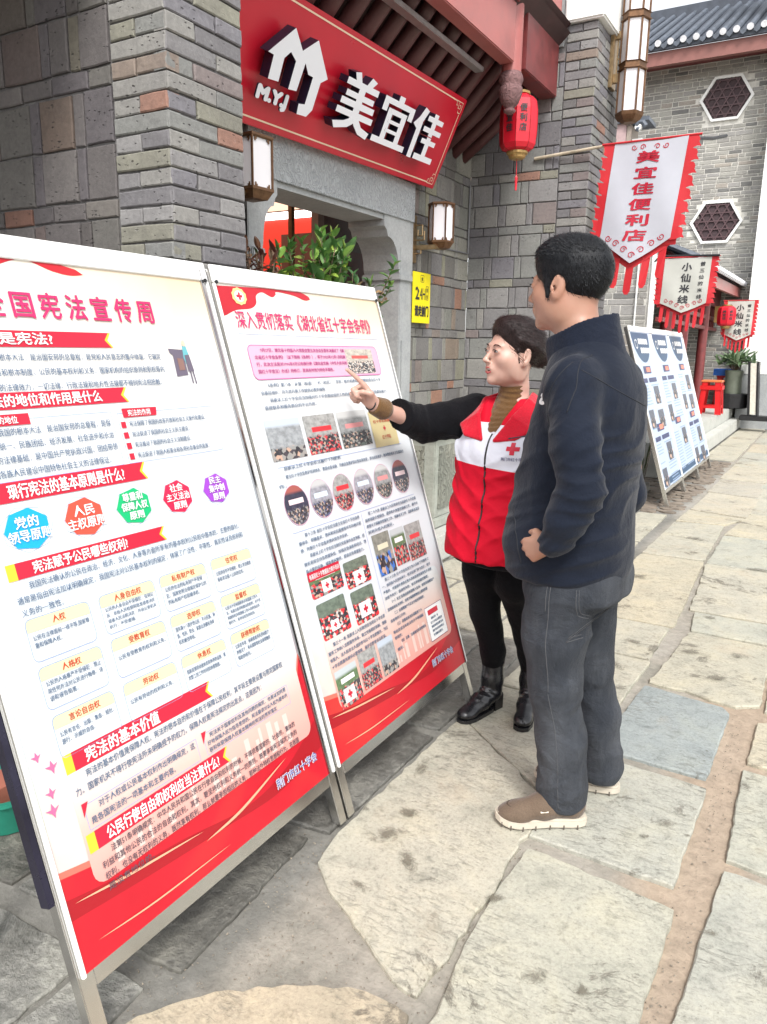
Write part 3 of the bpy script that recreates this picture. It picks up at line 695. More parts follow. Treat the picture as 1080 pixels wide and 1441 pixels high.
PH = dict(
 hall=photo_mat('photo_meeting', (.60, .60, .58), (.55, .05, .06), (.65, .03, .04), .45),
 hall2=photo_mat('photo_meeting_grey', (.50, .52, .52), (.10, .12, .11), (.62, .25, .25), .42, ceil=(.70, .71, .70)),
 street=photo_mat('photo_street', (.55, .58, .60), (.30, .28, .26), None, .30, 14, ceil=(.62, .70, .80)),
 stage=photo_mat('photo_stage', (.07, .07, .12), (.12, .12, .16), (.75, .60, .62), .42, ceil=(.45, .12, .10)),
 screen=photo_mat('photo_screen', (.55, .55, .62), (.10, .12, .22), (.60, .72, .85), .42, ceil=(.66, .66, .66)),
 redgrp=photo_mat('photo_red_group', (.25, .32, .25), (.72, .03, .04), None, .62, 18, bright=(.80, .78, .76)),
 nurse=photo_mat('photo_blue_chair', (.40, .42, .36), (.05, .16, .50), (.62, .60, .45), .5, 10),
 green=photo_mat('photo_park_group', (.20, .32, .15), (.70, .05, .06), (.80, .78, .76), .5, 16, ceil=(.62, .68, .70)),
 mono=photo_mat('photo_blue_grey', (.16, .18, .24), (.05, .06, .09), None, .55, 7, bright=(.30, .33, .38)),
 gather=photo_mat('photo_gathering', (.86, .78, .66), (.62, .56, .50), (.50, .08, .07), .5, 30))
def uvrect(pl, u0, v0, u1, v1, n, name, mat, parent, r=0.0, oval=False, skew=0):
    if oval:
        cx, cy = (u0+u1)/2, (v0+v1)/2; pts = [(cx+(u1-u0)/2*math.cos(a*math.pi/12), cy+(v1-v0)/2*math.sin(a*math.pi/12)) for a in range(24)]
    else: pts = rrect(u0, v0, u1, v1, r) if r else [(u0, v0), (u1, v0), (u1, v1), (u0, v1)]
    mb = pl.poly(pts, n); me = mb.mesh(name, mat)
    uv = me.uv_layers.new(name='UVMap')
    for lp in me.loops:
        p = pts[lp.vertex_index]; uv.data[lp.index].uv = ((p[0]-u0)/(u1-u0), (p[1]-v0)/(v1-v0))
    return link_mesh(name, me, parent)
BS = Vector((-.475, 0, 1.515)).normalized()
def board(y0, y1, label, X0=-1.195, v1=1.588, paper=None, group=None):
    W_ = y1-y0; t = thing('poster_board', (X0-.155, (y0+y1)/2, 0), label, 'display board', group)
    pl = Plane((X0, 0, .16), (0, 1, 0), BS)
    e = .030; f = .034
    A = lambda u, v, n: pl.P(u, v, n)
    def bar(u0, v0, u1, v1, n0, n1, nm, mat=m_steel):
        mb = MB(); o = A(u0, v0, n0); mb.obox(o, A(u1, v0, n0)-o, A(u0, v1, n0)-o, A(u0, v0, n1)-o); return mb.build(nm, mat, t, bevel=.0025)
    sd = Vector((math.sin(0), 0, 0))
    # legs run on below the panel to the paving
    low = -.16/BS.z+.004
    bar(y0-.006, low, y0+e, v1+.0, -f, -.002, 'leg'); bar(y1-e, low, y1+.004, v1, -f, -.002, 'leg')
    bar(y0+e, -.035, y1-e, .012, -f+.002, -.002, 'bottom_rail'); bar(y0+e, v1-.03, y1-e, v1+.006, -f+.002, -.002, 'top_rail')
    bar(y0+e, .75, y1-e, .78, -f+.004, -.008, 'middle_rail')
    # back legs
    for yy in (y0+.012, y1-.030):
        mb = MB(); o = A(yy, .80, -f-.03); foot = Vector((X0-.425, yy, .004)); mb.obox(foot, Vector((0, .022, 0)), o-foot, Vector((.024, 0, 0))); mb.build('rear_leg', m_steel, t, bevel=.002)
    pn = MB(); o = A(y0+.012, .004, -.0015); pn.obox(o, A(y1-.012, .004, -.0015)-o, A(y0+.012, v1-.004, -.0015)-o, pl.en*.003)
    me = pn.mesh('panel', paper or m_paper); uv = me.uv_layers.new(name='UVMap')
    for lp in me.loops:
        c = me.vertices[lp.vertex_index].co-pl.O; uv.data[lp.index].uv = ((c.dot(pl.eu)-y0)/W_, c.dot(pl.ev)/v1)
    link_mesh('panel', me, t)
    # white border strips of the snap frame
    m_alu = plain('white_snap_frame', (.78, .78, .76), .35, .0, var=.03, scale=5, bump=.02) if 'alu' not in BM else BM['alu']; BM['alu'] = m_alu
    for (a, b, c, d_) in ((y0+.002, v1-.045, y1-.002, v1+.010), (y0+.0, .0, y0+.010, v1-.047), (y1-.011, .0, y1-.0, v1-.047)):
        mb = MB(); o = A(a, b, -.001); mb.obox(o, A(c, b, -.001)-o, A(a, d_, -.001)-o, pl.en*.009); mb.build('snap_frame', m_alu, t, bevel=.002)
    if X0 > -1.2:
        m_ch = BM.get('chrome') or BM.setdefault('chrome', plain('polished_steel_edge', (.42, .42, .43), .10, 1.0, var=.05, scale=5, bump=.02))
        e0, e1 = (y1-.032, y1+.018) if y0 < 1 else (y1-.014, y1+.006)
        mb = MB(); o = A(e0, .0, -.02); mb.obox(o, A(e1, .0, -.034)-o, A(e0, v1-.01, -.02)-o, pl.en*.030); mb.build('edge_channel', m_ch, t, bevel=.002)
    for yy in (y0+.012, y1-.016):
        MB().tube([A(yy, v1-.045, .008), A(yy, v1-.045, .012)], .006, 8).build('corner_screw', m_black, t)
    return t, pl
N1, N2, N3, N4 = .0022, .0036, .0044, .0052
def swooshes(t, pl, y0, y1):
    a, b = y0+.010, y1-.011; W_ = b-a
    lo = smooth_curve([(a, .222), (a+.10*W_, .205), (a+.30*W_, .172), (a+.55*W_, .165), (a+.76*W_, .190), (a+.90*W_, .270), (b, .43)])
    pl.poly([(a, .004)]+lo+[(b, .004)], N1).build('red_border', m_redsweep, t)
    dk = BM.get('dkred') or BM.setdefault('dkred', ink('deep_red_wave_print', (.33, .003, .010), .4))
    w2 = smooth_curve([(a, .165), (a+.15*W_, .14), (a+.35*W_, .12), (a+.6*W_, .085), (a+.8*W_, .11), (b, .19)]); w3 = smooth_curve([(b, .10), (a+.75*W_, .060), (a+.5*W_, .075), (a+.25*W_, .095), (a, .120)])
    pl.poly(w2+w3, N1+.0003).build('deep_wave', dk, t)
    rim = MB(); up_ = [(p[0], p[1]+.004) for p in lo]; dn_ = [(p[0], p[1]-.010) for p in lo]; pl.poly(dn_+up_[::-1], N1+.0005, rim); rim.build('rim_light', BM.get('rim') or BM.setdefault('rim', ink('salmon_print', (.66, .14, .10), .4)), t)
    x0, x1 = y0+.085, y1-.055
    if 'tint' not in BM:
        q = NT('rose_fade_print'); uv = q.n('ShaderNodeUVMap'); sx = q.n('ShaderNodeSeparateXYZ'); q.l(uv.outputs[0], sx.inputs[0])
        q.col(q.ramp(sx.outputs[1], [(0, (.64, .30, .26)), (.45, (.64, .42, .36)), (.8, (.62, .58, .56)), (1, (.60, .63, .66))])); q.set(Roughness=.45); BM['tint'] = q.mat
    uvrect(pl, x0, .150, x1, .44, N1+.0009, 'text_panel_tint', BM['tint'], t, r=.03)
    # skyline fades printed in white
    rnd = random.Random(5); sk = MB(); x = x0+.02
    while x < x1-.05:
        w = rnd.uniform(.008, .022); h = rnd.uniform(.02, .09)
        if rnd.random() < .6: pl.poly([(x, .17), (x+w, .17), (x+w, .17+h), (x, .17+h)], N1+.0011, sk)
        x += w+rnd.uniform(.004, .03)
    tag(sk.build('skyline_print', BM.get('sky') or BM.setdefault('sky', ink('pale_rose_print', (.66, .50, .45), .45)), t), kind='stuff')
    # white light streaks on the red
    st = MB()
    for (k0, v0_, k1, v1_, w) in ((.42, .078, .80, .135, .008), (.02, .150, .42, .105, .006), (.05, .050, .50, .030, .004)):
        c = smooth_curve([(a+k0*W_, v0_), (a+(k0*.6+k1*.4)*W_, v0_*.7+v1_*.3-.01), (a+k1*W_, v1_)], 6); n = len(c)
        up = [(p[0], p[1]+w*math.sin(math.pi*i/(n-1))) for i, p in enumerate(c)]; pl.poly(c+up[::-1][1:-1], N3+.0003, st)
    st.build('light_streaks', BM.get('peach') or BM.setdefault('peach', ink('peach_print', (.72, .35, .22), .4)), t)
def ribbon(t, pl, u0, u1, v0, v1, s, tu0, tu1, tipped=True, startbar=True, h=None):
    mb = MB(); w = .022
    if startbar: pl.poly([(u0, v0), (u0+w, v0), (u0+w, v1), (u0, v1)], N2, mb, 1)
    pl.poly([(u0+(w if startbar else 0), v0), (u1, v0), (u1-.016, (v0+v1)/2), (u1, v1), (u0+(w if startbar else 0), v1)], N2, mb, 0)
    pl.poly([(u1, v0), (u1+.006, v0), (u1-.008, (v0+v1)/2), (u1+.006, v1), (u1, v1), (u1-.016, (v0+v1)/2)], N2, mb, 1)
    o = mb.build('heading_ribbon', [i_red, i_yel], t)
    hh = (v1-v0)
    pl.text(s, tu0, v0+hh*.20, hh*.80, N3, width=tu1-tu0, bold=.022, res=1).build('heading', i_white, o, world=True); 
def para(t, pl, lines, u0, u1, vtop, dv, h, mat=i_text, bold=.005, name='paragraph'):
    mb = MB()
    for i, ln in enumerate(lines):
        if isinstance(ln, tuple): s, a, b = ln
        else: s, a, b = ln, u0, u1
        pl.text(s, a, vtop-dv*i-h*.8, h, N3+.0008, width=(b-a) if b else None, bold=bold, mb=mb)
    return mb.build(name, mat, t)
WM_get = WM
# ---------------- board nearest the camera
b1, P1 = board(.845, 1.779, 'large poster board nearest the camera, with five coloured badges and red heading ribbons')
t, pl = b1, P1
WMb = WM[b1]
# near side bar of the frame, its dark reflection put into the colour
mb = MB(); o = pl.P(.822, .17, -.03); mb.obox(o, pl.P(.836, .17, -.03)-o, pl.P(.822, 1.45, -.03)-o, pl.en*.028); mb.build('side_reflection', plain('dark_frame_reflection', (.02, .018, .035), .25, .4, var=.5, scale=5), t)
swooshes(t, pl, .845, 1.779)
# red silk at the top left
sw = smooth_curve([(.86, 1.47), (.93, 1.50), (1.02, 1.475), (1.06, 1.49), (1.10, 1.525), (1.17, 1.545), (1.24, 1.525), (1.29, 1.518), (1.33, 1.523)])+smooth_curve([(1.31, 1.535), (1.27, 1.543), (1.20, 1.563), (1.11, 1.568), (1.03, 1.580)])[0:]
pl.poly(sw+[(.857, 1.54)], N1).build('silk_print', m_redsweep, t)
for i, ch in enumerate('全国宪法宣传周'): pl.text(ch, 1.034+.0727*i, 1.412, .066, N3, width=.056, bold=.022, center=True).build('title_character', i_pinkt, t)
# the title characters are set wide apart
ribbon(t, pl, .93, 1.357, 1.338, 1.376, '什么是宪法?', .97, 1.19)
para(t, pl, [('宪法是国家的根本大法，是治国安邦的总章程，是党和人民意志的集中体现。它规定', .95, 1.512), ('国家的基本任务和根本制度、公民的基本权利和义务、国家机构的组织原则和职权等内', .93, 1.513), ('容，具有最高的法律效力，一切法律、行政法规和地方性法规都不得同宪法相抵触。', .93, 1.492)], 0, 0, 1.322, .0342, .0185)
# small figure at a lectern
fg = MB()
pl.poly([(1.548, 1.337), (1.615, 1.333), (1.612, 1.322), (1.60, 1.318), (1.60, 1.262), (1.556, 1.258), (1.560, 1.318), (1.550, 1.325)], N2, fg, 0)
pl.poly([(1.572, 1.310), (1.594, 1.308), (1.593, 1.276), (1.571, 1.275)], N3, fg, 1)
pl.poly([(1.603, 1.345), (1.617, 1.345), (1.622, 1.310), (1.618, 1.290), (1.604, 1.290), (1.598, 1.31)], N2+.0002, fg, 2)
pl.poly([(1.603, 1.318), (1.621, 1.320), (1.626, 1.272), (1.603, 1.272)], N3, fg, 0)
pl.poly([(1.608, 1.272), (1.613, 1.272), (1.613, 1.238), (1.608, 1.238)], N3, fg, 0); pl.poly([(1.618, 1.272), (1.623, 1.272), (1.625, 1.236), (1.620, 1.236)], N3, fg, 0)
pl.poly([(1.603+.007+.007*math.cos(a*.7), 1.352+.009*math.sin(a*.7)) for a in range(9)], N3, fg, 3)
fg.build('lectern_drawing', [ink('drawing_slate', (.12, .10, .14), .5), ink('drawing_brown', (.22, .12, .10), .5), ink('drawing_teal', (.12, .38, .42), .5), ink('drawing_skin', (.75, .48, .36), .5)], t)
ribbon(t, pl, .93, 1.362, 1.197, 1.235, '宪法的地位和作用是什么', .965, 1.285)
def box_(u0, v0, u1, v1, r=.004, nm='text_frame', mat=i_line, w=.0014):
    return pl.loop(rrect(u0, v0, u1, v1, r), w, N2, MB()).build(nm, mat, t)
box_(.93, 1.040, 1.300, 1.176); box_(1.316, 1.040, 1.660, 1.170)
pl.poly([(.945, 1.162), (1.075, 1.162), (1.075, 1.187), (.945, 1.187)], N2+.0003).build('label_bar', i_red, t)
pl.text('宪法的地位', .965, 1.167, .018, N4, width=.08, bold=.018).build('label_text', i_white, t)
pl.poly([(1.335, 1.157), (1.445, 1.157), (1.450, 1.179), (1.335, 1.181)], N2+.0003).build('label_bar', i_red, t)
pl.text('宪法的作用', 1.350, 1.161, .0175, N4, width=.075, bold=.018).build('label_text', i_white, t)
para(t, pl, [('宪法是我国的根本大法，是治国安邦的总章程，是保', .945, 1.290), ('障国家统一、民族团结、经济发展、社会进步和长治', .940, 1.290), ('久安的法律基础，是中国共产党执政兴国、团结带领', .940, 1.292), ('全国各族人民建设中国特色社会主义的法律保证。', .940, 1.262)], 0, 0, 1.156, .0300, .0190)
para(t, pl, [('宪法保障了我国的改革开放和社会主义现代化建设。', 1.347, 1.620), ('宪法促进了我国的社会主义民主建设。', 1.347, 1.548), ('宪法推动了我国的社会主义法制建设。', 1.347, 1.545), ('宪法促进了我国人权事业和各项社会事业的发展。', 1.347, 1.607)], 0, 0, 1.146, .0272, .0150)
sq = MB()
for k in range(4):
    v = 1.131-k*.0272; pl.poly([(1.322, v), (1.337, v), (1.337, v+.016), (1.322, v+.016)], N2+.0004, sq)
    pl.loop([(1.342, v-.004), (1.645, v-.004), (1.645, v+.019), (1.342, v+.019)], .0008, N2, sq, 1)
sq.build('bullet_marks', [i_red, i_line], t)
ribbon(t, pl, .93, 1.357, .996, 1.040, '现行宪法的基本原则是什么?', .975, 1.290)
badges = [(1.000, .057, .042, (.0, .33, .68), ['党的', '领导原则'], 'badge_blue'), (1.148, .055, .041, (.78, .07, .04), ['人民', '主权原则'], 'b'), (1.295, .055, .041, (.0, .40, .14), ['尊重和', '保障人权', '原则'], 'b'),
          (1.443, .052, .040, (.70, .01, .06), ['社会', '主义法治', '原则'], 'b'), (1.592, .052, .038, (.30, .05, .48), ['民主', '集中制', '原则'], 'b')]
for cx, ru, rv, c, tx, nm in badges:
    hp = [(cx+ru*math.sin(2*math.pi*k/7+math.pi/7*0+.22), .934+rv*1.12*math.cos(2*math.pi*k/7+.22)) for k in range(7)]
    o = pl.poly(hp, N2).build('badge', ink_mat(c, 'badge_print'), t)
    hp2 = [(cx+ru*1.12*math.sin(2*math.pi*k/7+.62), .934+rv*1.25*math.cos(2*math.pi*k/7+.62)) for k in range(7)]
    pl.loop(hp2, .001, N1, MB()).build('badge_outline', i_line, o)
    hh = .030 if len(tx) == 2 else .024; m2 = MB()
    for i, s in enumerate(tx):
        w = hh*len(s)*(.86 if len(s) > 2 else .95); pl.text(s, cx-w/2, .934+(len(tx)/2-i)*hh*.98-hh*.80, hh*.92, N4, width=w, bold=.02, mb=m2, center=True)
    m2.build('badge_text', i_white, o)
ribbon(t, pl, .925, 1.365, .832, .868, '宪法赋予公民哪些权利?', .985, 1.245)
para(t, pl, [('我国宪法确认的公民在政治、经济、文化、人身等方面所享有的基本权利公民权中基本的、主要的部分。', .965, 1.640), ('通常是指由宪法加以明确规定。我国宪法对公民基本权利的规定，体现了广泛性、平等性、真实性以及权利和', .930, 1.645), ('义务的一致性。', .932, 1.035)], 0, 0, .823, .0272, .0175)
cards = [('人权', ['公民在法律面前一律平等,国家尊', '重和保障人权。']), ('人身自由权', ['公民的人身自由不受侵犯，任何公', '民，非经人民检察院批准或者决定', '或者人民法院决定，并由公安机关', '执行，不受逮捕。']), ('私有财产权', ['公民的合法的私有财产不受侵', '犯，国家依照法律规定保护公民', '的私有财产权和继承权。']), ('住宅权', ['公民的住宅不受侵犯，禁止非法搜查', '或者非法侵入公民的住宅。']),
         ('人格权', ['公民的人格尊严不受侵犯，禁止', '用任何方法对公民进行侮辱、诽', '谤和诬告陷害。']), ('受教育权', ['公民有受教育的权利和义务。']), ('选举权', ['国年满十八周岁的公民，不分民族、种', '族、性别、职业、家庭出身都有选举', '权和被选举权。']), ('监督权', ['公民对于任何国家机关和国家工作人', '员，有提出批评和建议的权利；对于任', '何国家机关和国家工作人员的违法失', '职行为，有申诉控告的权利。']),
         ('言论自由权', ['公民有言论、出版、集会、结社、', '游行、示威的自由。']), ('劳动权', ['公民有劳动的权利和义务。']), ('休息权', ['国家发展劳动者休息和休养的设施，规', '定职工的工作时间和休假制度。']), ('获得帮助权', ['公民在年老、疾病或者丧失劳动能力', '的情况下，有从国家和社会获得物质', '帮助的权利。'])]
i_cardtop = ink('pale_yellow_print', (.60, .60, .36), .5); i_card = ink('card_white_print', (.64, .67, .69), .5)
cu = [(.932, 1.095), (1.122, 1.290), (1.308, 1.472), (1.494, 1.660)]; cv = [(.652, .746), (.546, .640), (.438, .532)]
for k, (ttl, ls) in enumerate(cards):
    (a, b), (c, d_) = cu[k % 4], cv[k // 4]
    o = pl.poly(rrect(a, c, b, d_, .014), N1).build('rights_card', i_card, t)
    pl.loop(rrect(a, c, b, d_, .014), .0014, N2, MB()).build('card_outline', i_line, o)
    top = [p for p in rrect(a+.002, c, b-.002, d_-.002, .013) if p[1] > (c+d_)/2]; pl.poly([(b-.002, d_-.030)]+top+[(a+.002, d_-.028)], N2).build('card_header', i_cardtop, o)
    w = .0165*len(ttl); pl.text(ttl, (a+b)/2-w/2, d_-.022, .0175, N3, width=w, bold=.018).build('card_title', i_dred, o)
    m2 = MB()
    hs_ = .0130 if len(ls) < 4 else .0105; dv = .0165 if len(ls) < 4 else .0138
    v = (c+d_)/2+.004+dv*(len(ls)-2)*.28
    L = max(len(s) for s in ls)
    for i, s in enumerate(ls): pl.text(s, a+.010, v-dv*i-.004, hs_, N3, width=(b-a-.020)*min(1, len(s)/max(L, 13)), bold=.008, mb=m2)
    m2.build('card_text', i_text, o)
ribbon(t, pl, .933, 1.377, .402, .444, '宪法的基本价值', .985, 1.200)
para(t, pl, [('宪法的基本价值是保障人权。宪法的根本目的和价值在于保障公民权利，其平段主要是设置与限定国家权', .975, 1.668), ('力。国家机关不得行使宪法所未明确授予的权力。保障人权是宪法规定的出发点，这是因为：', .940, 1.560)], 0, 0, .395, .0290, .0182)
box_(.950, .268, 1.290, .325, .003); box_(1.315, .268, 1.665, .325, .003)
m2 = MB(); pl.poly([(.945, .330), (.962, .330), (.945, .300)], N3, m2); pl.poly([(1.310, .330), (1.327, .330), (1.310, .300)], N3, m2); m2.build('corner_flag', i_red, t)
para(t, pl, [('对于人权或公民基本权利作出明确规定，这', .985, 1.280), ('是各国宪法的一项基本和主要内容。', .958, 1.205)], 0, 0, .320, .0265, .0175)
para(t, pl, [('宪法关于国家权利及其他问题的规定，也是以如何更', 1.335, 1.655), ('好地保障人权为指导思想的。宪法最讲对以人权为基本内', 1.322, 1.655), ('容和体现保障人权基本精神的宪法的贯彻落实', 1.322, 1.600)], 0, 0, .321, .0182, .0135)
ribbon(t, pl, .936, 1.377, .222, .263, '公民行使自由和权利应当注意什么?', .985, 1.345)
para(t, pl, [('法第51条明确规定：中华人民共和国公民在行使自由和权利的时候，不得损害国家的、社会的、集体的', .985, 1.655), ('利益和其他公民的合法的自由和权利。其次，要坚持权利和义务统一的原则。既要享有宪法规定义务的', .955, 1.655), ('权利，也没有无权利的义务，既然享有权利，那么就要承担相应的义务，那种法外特权思想和行为，在我国', .955, 1.655), ('是没有地位的。', .955, 1.085)], 0, 0, .216, .0245, .0175, mat=ink('brown_slate_print', (.10, .07, .09), .5))
pl.text('荆门市红十字会', 1.520, .072, .030, N3+.001, width=.193, bold=.040).build('signature_halo', i_white, t)
pl.text('荆门市红十字会', 1.520, .072, .030, N4+.001, width=.193, bold=.012).build('signature', i_navy, t)
dv_ = MB()
for (u, v, s) in ((.878, .468, .013), (.905, .435, .016), (.888, .385, .014), (.882, .350, .017)):
    pl.poly([(u-s, v+s*.3), (u-s*.2, v+s*.2), (u, v+s), (u+s*.35, v+s*.15), (u+s, v+s*.4), (u+s*.3, v-s*.3), (u+s*.1, v-s), (u-s*.2, v-s*.3)], N3, dv_)
dv_.build('dove_prints', ink('rose_dove_print', (.62, .12, .26), .5), t)

# ---------------- second board
b2, P2 = board(1.800, 2.772, 'poster board the woman points at, with small photographs and a pink notice panel')
t, pl = b2, P2
swooshes(t, pl, 1.80, 2.772)
silk = [(1.812, 1.535)]+smooth_curve([(1.812, 1.440), (1.83, 1.445), (1.88, 1.462), (1.95, 1.470), (1.985, 1.488), (1.995, 1.515), (2.03, 1.528), (2.075, 1.515), (2.10, 1.525), (2.11, 1.535), (2.20, 1.528), (2.26, 1.515), (2.295, 1.520)])+smooth_curve([(2.29, 1.530), (2.23, 1.545), (2.10, 1.545)])
pl.poly(silk, N1).build('silk_print', m_redsweep, t)
em = MB(); pl.poly([(1.908+.036*math.cos(a*math.pi/10)*(1.0 if a % 2 else .9), 1.507+.029*math.sin(a*math.pi/10)*(1 if a % 2 else .9)) for a in range(20)], N2, em, 0)
pl.poly([(1.908+.022*math.cos(a*math.pi/10), 1.507+.018*math.sin(a*math.pi/10)) for a in range(20)], N2+.0004, em, 1)
cx, cy = 1.908, 1.507
for (a, b, c, d_) in ((-.014, -.004, .014, .004), (-.0045, -.012, .0045, .012)): pl.poly([(cx+a, cy+b), (cx+c, cy+b), (cx+c, cy+d_), (cx+a, cy+d_)], N3+(.0002 if a > -.01 else 0), em, 2)
em.build('round_emblem', [ink('gold_print', (.80, .55, .22), .45), i_white, i_red], t)
pl.text('深入贯彻落实《湖北省红十字会条例》', 1.862, 1.408, .062, N3, width=.80, bold=.013).build('title', i_pinkt, t)
pl.poly([(1.86, 1.386), (2.70, 1.381), (2.70, 1.3825), (1.86, 1.3875)], N2).build('rule', i_line, t)
pk = pl.poly(rrect(1.880, 1.238, 2.665, 1.352, .022, 5), N2).build('notice_panel', m_pinkbox, t)
pl.loop(rrect(1.880, 1.238, 2.665, 1.352, .022, 5), .0022, N3, MB()).build('notice_outline', ink('magenta_line_print', (.62, .10, .36), .5), pk)
i_magt = ink('plum_print', (.42, .04, .20), .5)
para(pk, pl, [('9月27日，湖北省十四届人大常委会第五次会议全票表决通过了《湖', 1.94, 2.425), ('北省红十字会条例》（以下简称《条例》），将于2023年12月1日起施', 1.905, 2.425), ('行，此次立法是对1996年9月公布施行的《湖北省实施〈中华人民共和', 1.905, 2.425), ('国红十字会法〉办法》的修订，更具有时效为特色不简性。', 1.905, 2.33)], 0, 0, 1.340, .0232, .0140, mat=i_magt)
uvrect(pl, 2.432, 1.246, 2.622, 1.340, N3, 'photo', PH['gather'], pk)
para(t, pl, [('《条例》第八条，乡镇（街道）、村（社区）、学校、医疗机构等依照规定成立红十字', 1.925, 2.64), ('会基层组织，并为其开展工作提供必要的保障。', 1.89, 2.25), ('县级以上红十字会应当加强对红十字会基层组织工作的指导，提升基层组织服务群众能力，', 1.925, 2.67), ('直接联系和服务群众的平台作用。', 1.89, 2.17)], 0, 0, 1.225, .0240, .0140)
for i, (a, b, k) in enumerate(((1.868, 2.050, 'street'), (2.070, 2.258, 'hall'), (2.273, 2.470, 'hall2'))):
    uvrect(pl, a, .975, b, 1.108, N2, 'photo', PH[k], t)
gp = MB(); pl.poly([(2.487, .955), (2.668, .955), (2.668, 1.095), (2.487, 1.095)], N2, gp, 0)
pl.poly([(2.58-.009, 1.022), (2.58+.009, 1.022), (2.58+.009, 1.030), (2.58-.009, 1.030)], N3, gp, 1); pl.poly([(2.58-.0032, 1.016), (2.58+.0032, 1.016), (2.58+.0032, 1.036), (2.58-.0032, 1.036)], N3+.0002, gp, 1)
gp.build('gold_plaque_photo', [ink('gold_plaque_print', (.56, .46, .22), .35), i_red], t)
pl.text('红十字站', 2.548, .985, .018, N3, width=.065, bold=.01).build('plaque_text', i_dred, t)
pl.text('红十字志愿服务', 2.508, 1.050, .014, N3, width=.145, bold=.01).build('plaque_text', i_dred, t)
para(t, pl, [('县级以上红十字会依法履行下列职责：', 1.905, 2.240), ('建立红十字应急救护培训体系，救助必备设施，开展应急救护知识普及和技能，参与应急救护，救灾救助相关卫生健康合', 1.905, 2.68), ('作。', 1.86, 1.90)], 0, 0, .955, .0270, .0140)
for cx, k in zip((1.927, 2.065, 2.199, 2.335, 2.476, 2.612), ('stage', 'screen', 'hall', 'screen', 'hall2', 'stage')):
    o = uvrect(pl, cx-.062, .762, cx+.062, .892, N2, 'round_photo', PH[k], t, oval=True)
    pl.loop([(cx+.064*math.cos(a*math.pi/12), .827+.067*math.sin(a*math.pi/12)) for a in range(24)], .0022, N3, MB()).build('photo_rim', m_pinkbox, o)
ln = MB(); pl.poly([(1.87, .742), (2.68, .742), (2.68, .7435), (1.87, .7435)], N2, ln); pl.poly([(2.272, .36), (2.2735, .36), (2.2735, .735), (2.272, .735)], N2, ln); pl.poly([(1.88, .948+.006), (2.68, .948+.006), (2.68, .9555), (1.88, .9555)], N2, ln); ln.build('rules', i_line, t)
para(t, pl, [('第十三条 省红十字会应当建立全省红十字应急救', 1.925, 2.255), ('援体系，明确备灾、救灾和灾后重建等环节的相关措', 1.885, 2.255), ('施，完善红十字会备灾救灾体系的系统。', 1.885, 2.16), ('县级以上红十字会应当制定突发事件应急预案，组', 1.925, 2.258), ('建有者综合应急救援队伍，加强应急演练和培训，增', 1.885, 2.258), ('备必要的设施，储备救灾物资，提高应急救援能力。', 1.885, 2.235)], 0, 0, .733, .0226, .0138)
para(t, pl, [('第二十九条 县级以上人民政府应当鼓励红十字会募', 2.315, 2.685), ('捐和捐助无偿献血、遗体和人体器官捐献工作，遵守并', 2.285, 2.690), ('尊重关于捐献荣誉服务工作。捐献者关工作，捐助新者真挚', 2.285, 2.692), ('其他无偿人的规定。', 2.285, 2.47)], 0, 0, .733, .0222, .0138)
bn = uvrect(pl, 1.886, .520, 2.068, .612, N2, 'photo', PH['green'], t, r=.008)
pl.poly([(1.886, .578), (2.068, .578), (2.068, .608), (1.886, .608)], N3).build('photo_banner', i_red, bn)
pl.text('省基层红十字救援能力提升培训', 1.892, .585, .018, N4, width=.17, bold=.015).build('banner_text', i_white, bn)
def cross(u, v, s, par, flag_=True):
    mb = MB()
    if flag_: pl.poly([(u-s*1.8, v-s*1.3), (u+s*1.8, v-s*1.3), (u+s*1.8, v+s*1.3), (u-s*1.8, v+s*1.3)], N3, mb, 0)
    pl.poly([(u-s*.7, v-s*.24), (u+s*.7, v-s*.24), (u+s*.7, v+s*.24), (u-s*.7, v+s*.24)], N4, mb, 1); pl.poly([(u-s*.24, v-s*.7), (u+s*.24, v-s*.7), (u+s*.24, v+s*.7), (u-s*.24, v+s*.7)], N4+.0002, mb, 1)
    mb.build('flag_print', [i_white, i_red], par)
cross(1.975, .548, .015, bn)
o = uvrect(pl, 2.086, .500, 2.238, .592, N2, 'photo', PH['redgrp'], t, r=.008); cross(2.165, .528, .018, o)
o = uvrect(pl, 1.890, .380, 2.050, .500, N2, 'photo', PH['redgrp'], t, r=.008); cross(1.965, .415, .013, o)
o = uvrect(pl, 2.085, .372, 2.230, .488, N2, 'photo', PH['redgrp'], t, r=.008); cross(2.155, .415, .020, o)
uvrect(pl, 2.300, .490, 2.420, .645, N2, 'photo', PH['nurse'], t); uvrect(pl, 2.430, .500, 2.530, .640, N2, 'photo', PH['green'], t); uvrect(pl, 2.540, .495, 2.668, .637, N2, 'photo', PH['hall'], t)
para(t, pl, [('第三十一条 县级以上人民政府应当将红十字志愿', 1.925, 2.258), ('服务工作纳入志愿服务体系，建立完善相应机制，鼓励', 1.890, 2.258), ('有能人、法人和非法人组织参与红十字志愿服务。为红', 1.890, 2.258), ('十字志愿服务提供必要保障，维护志愿者合法权益。', 1.890, 2.235)], 0, 0, .365, .0222, .0138)
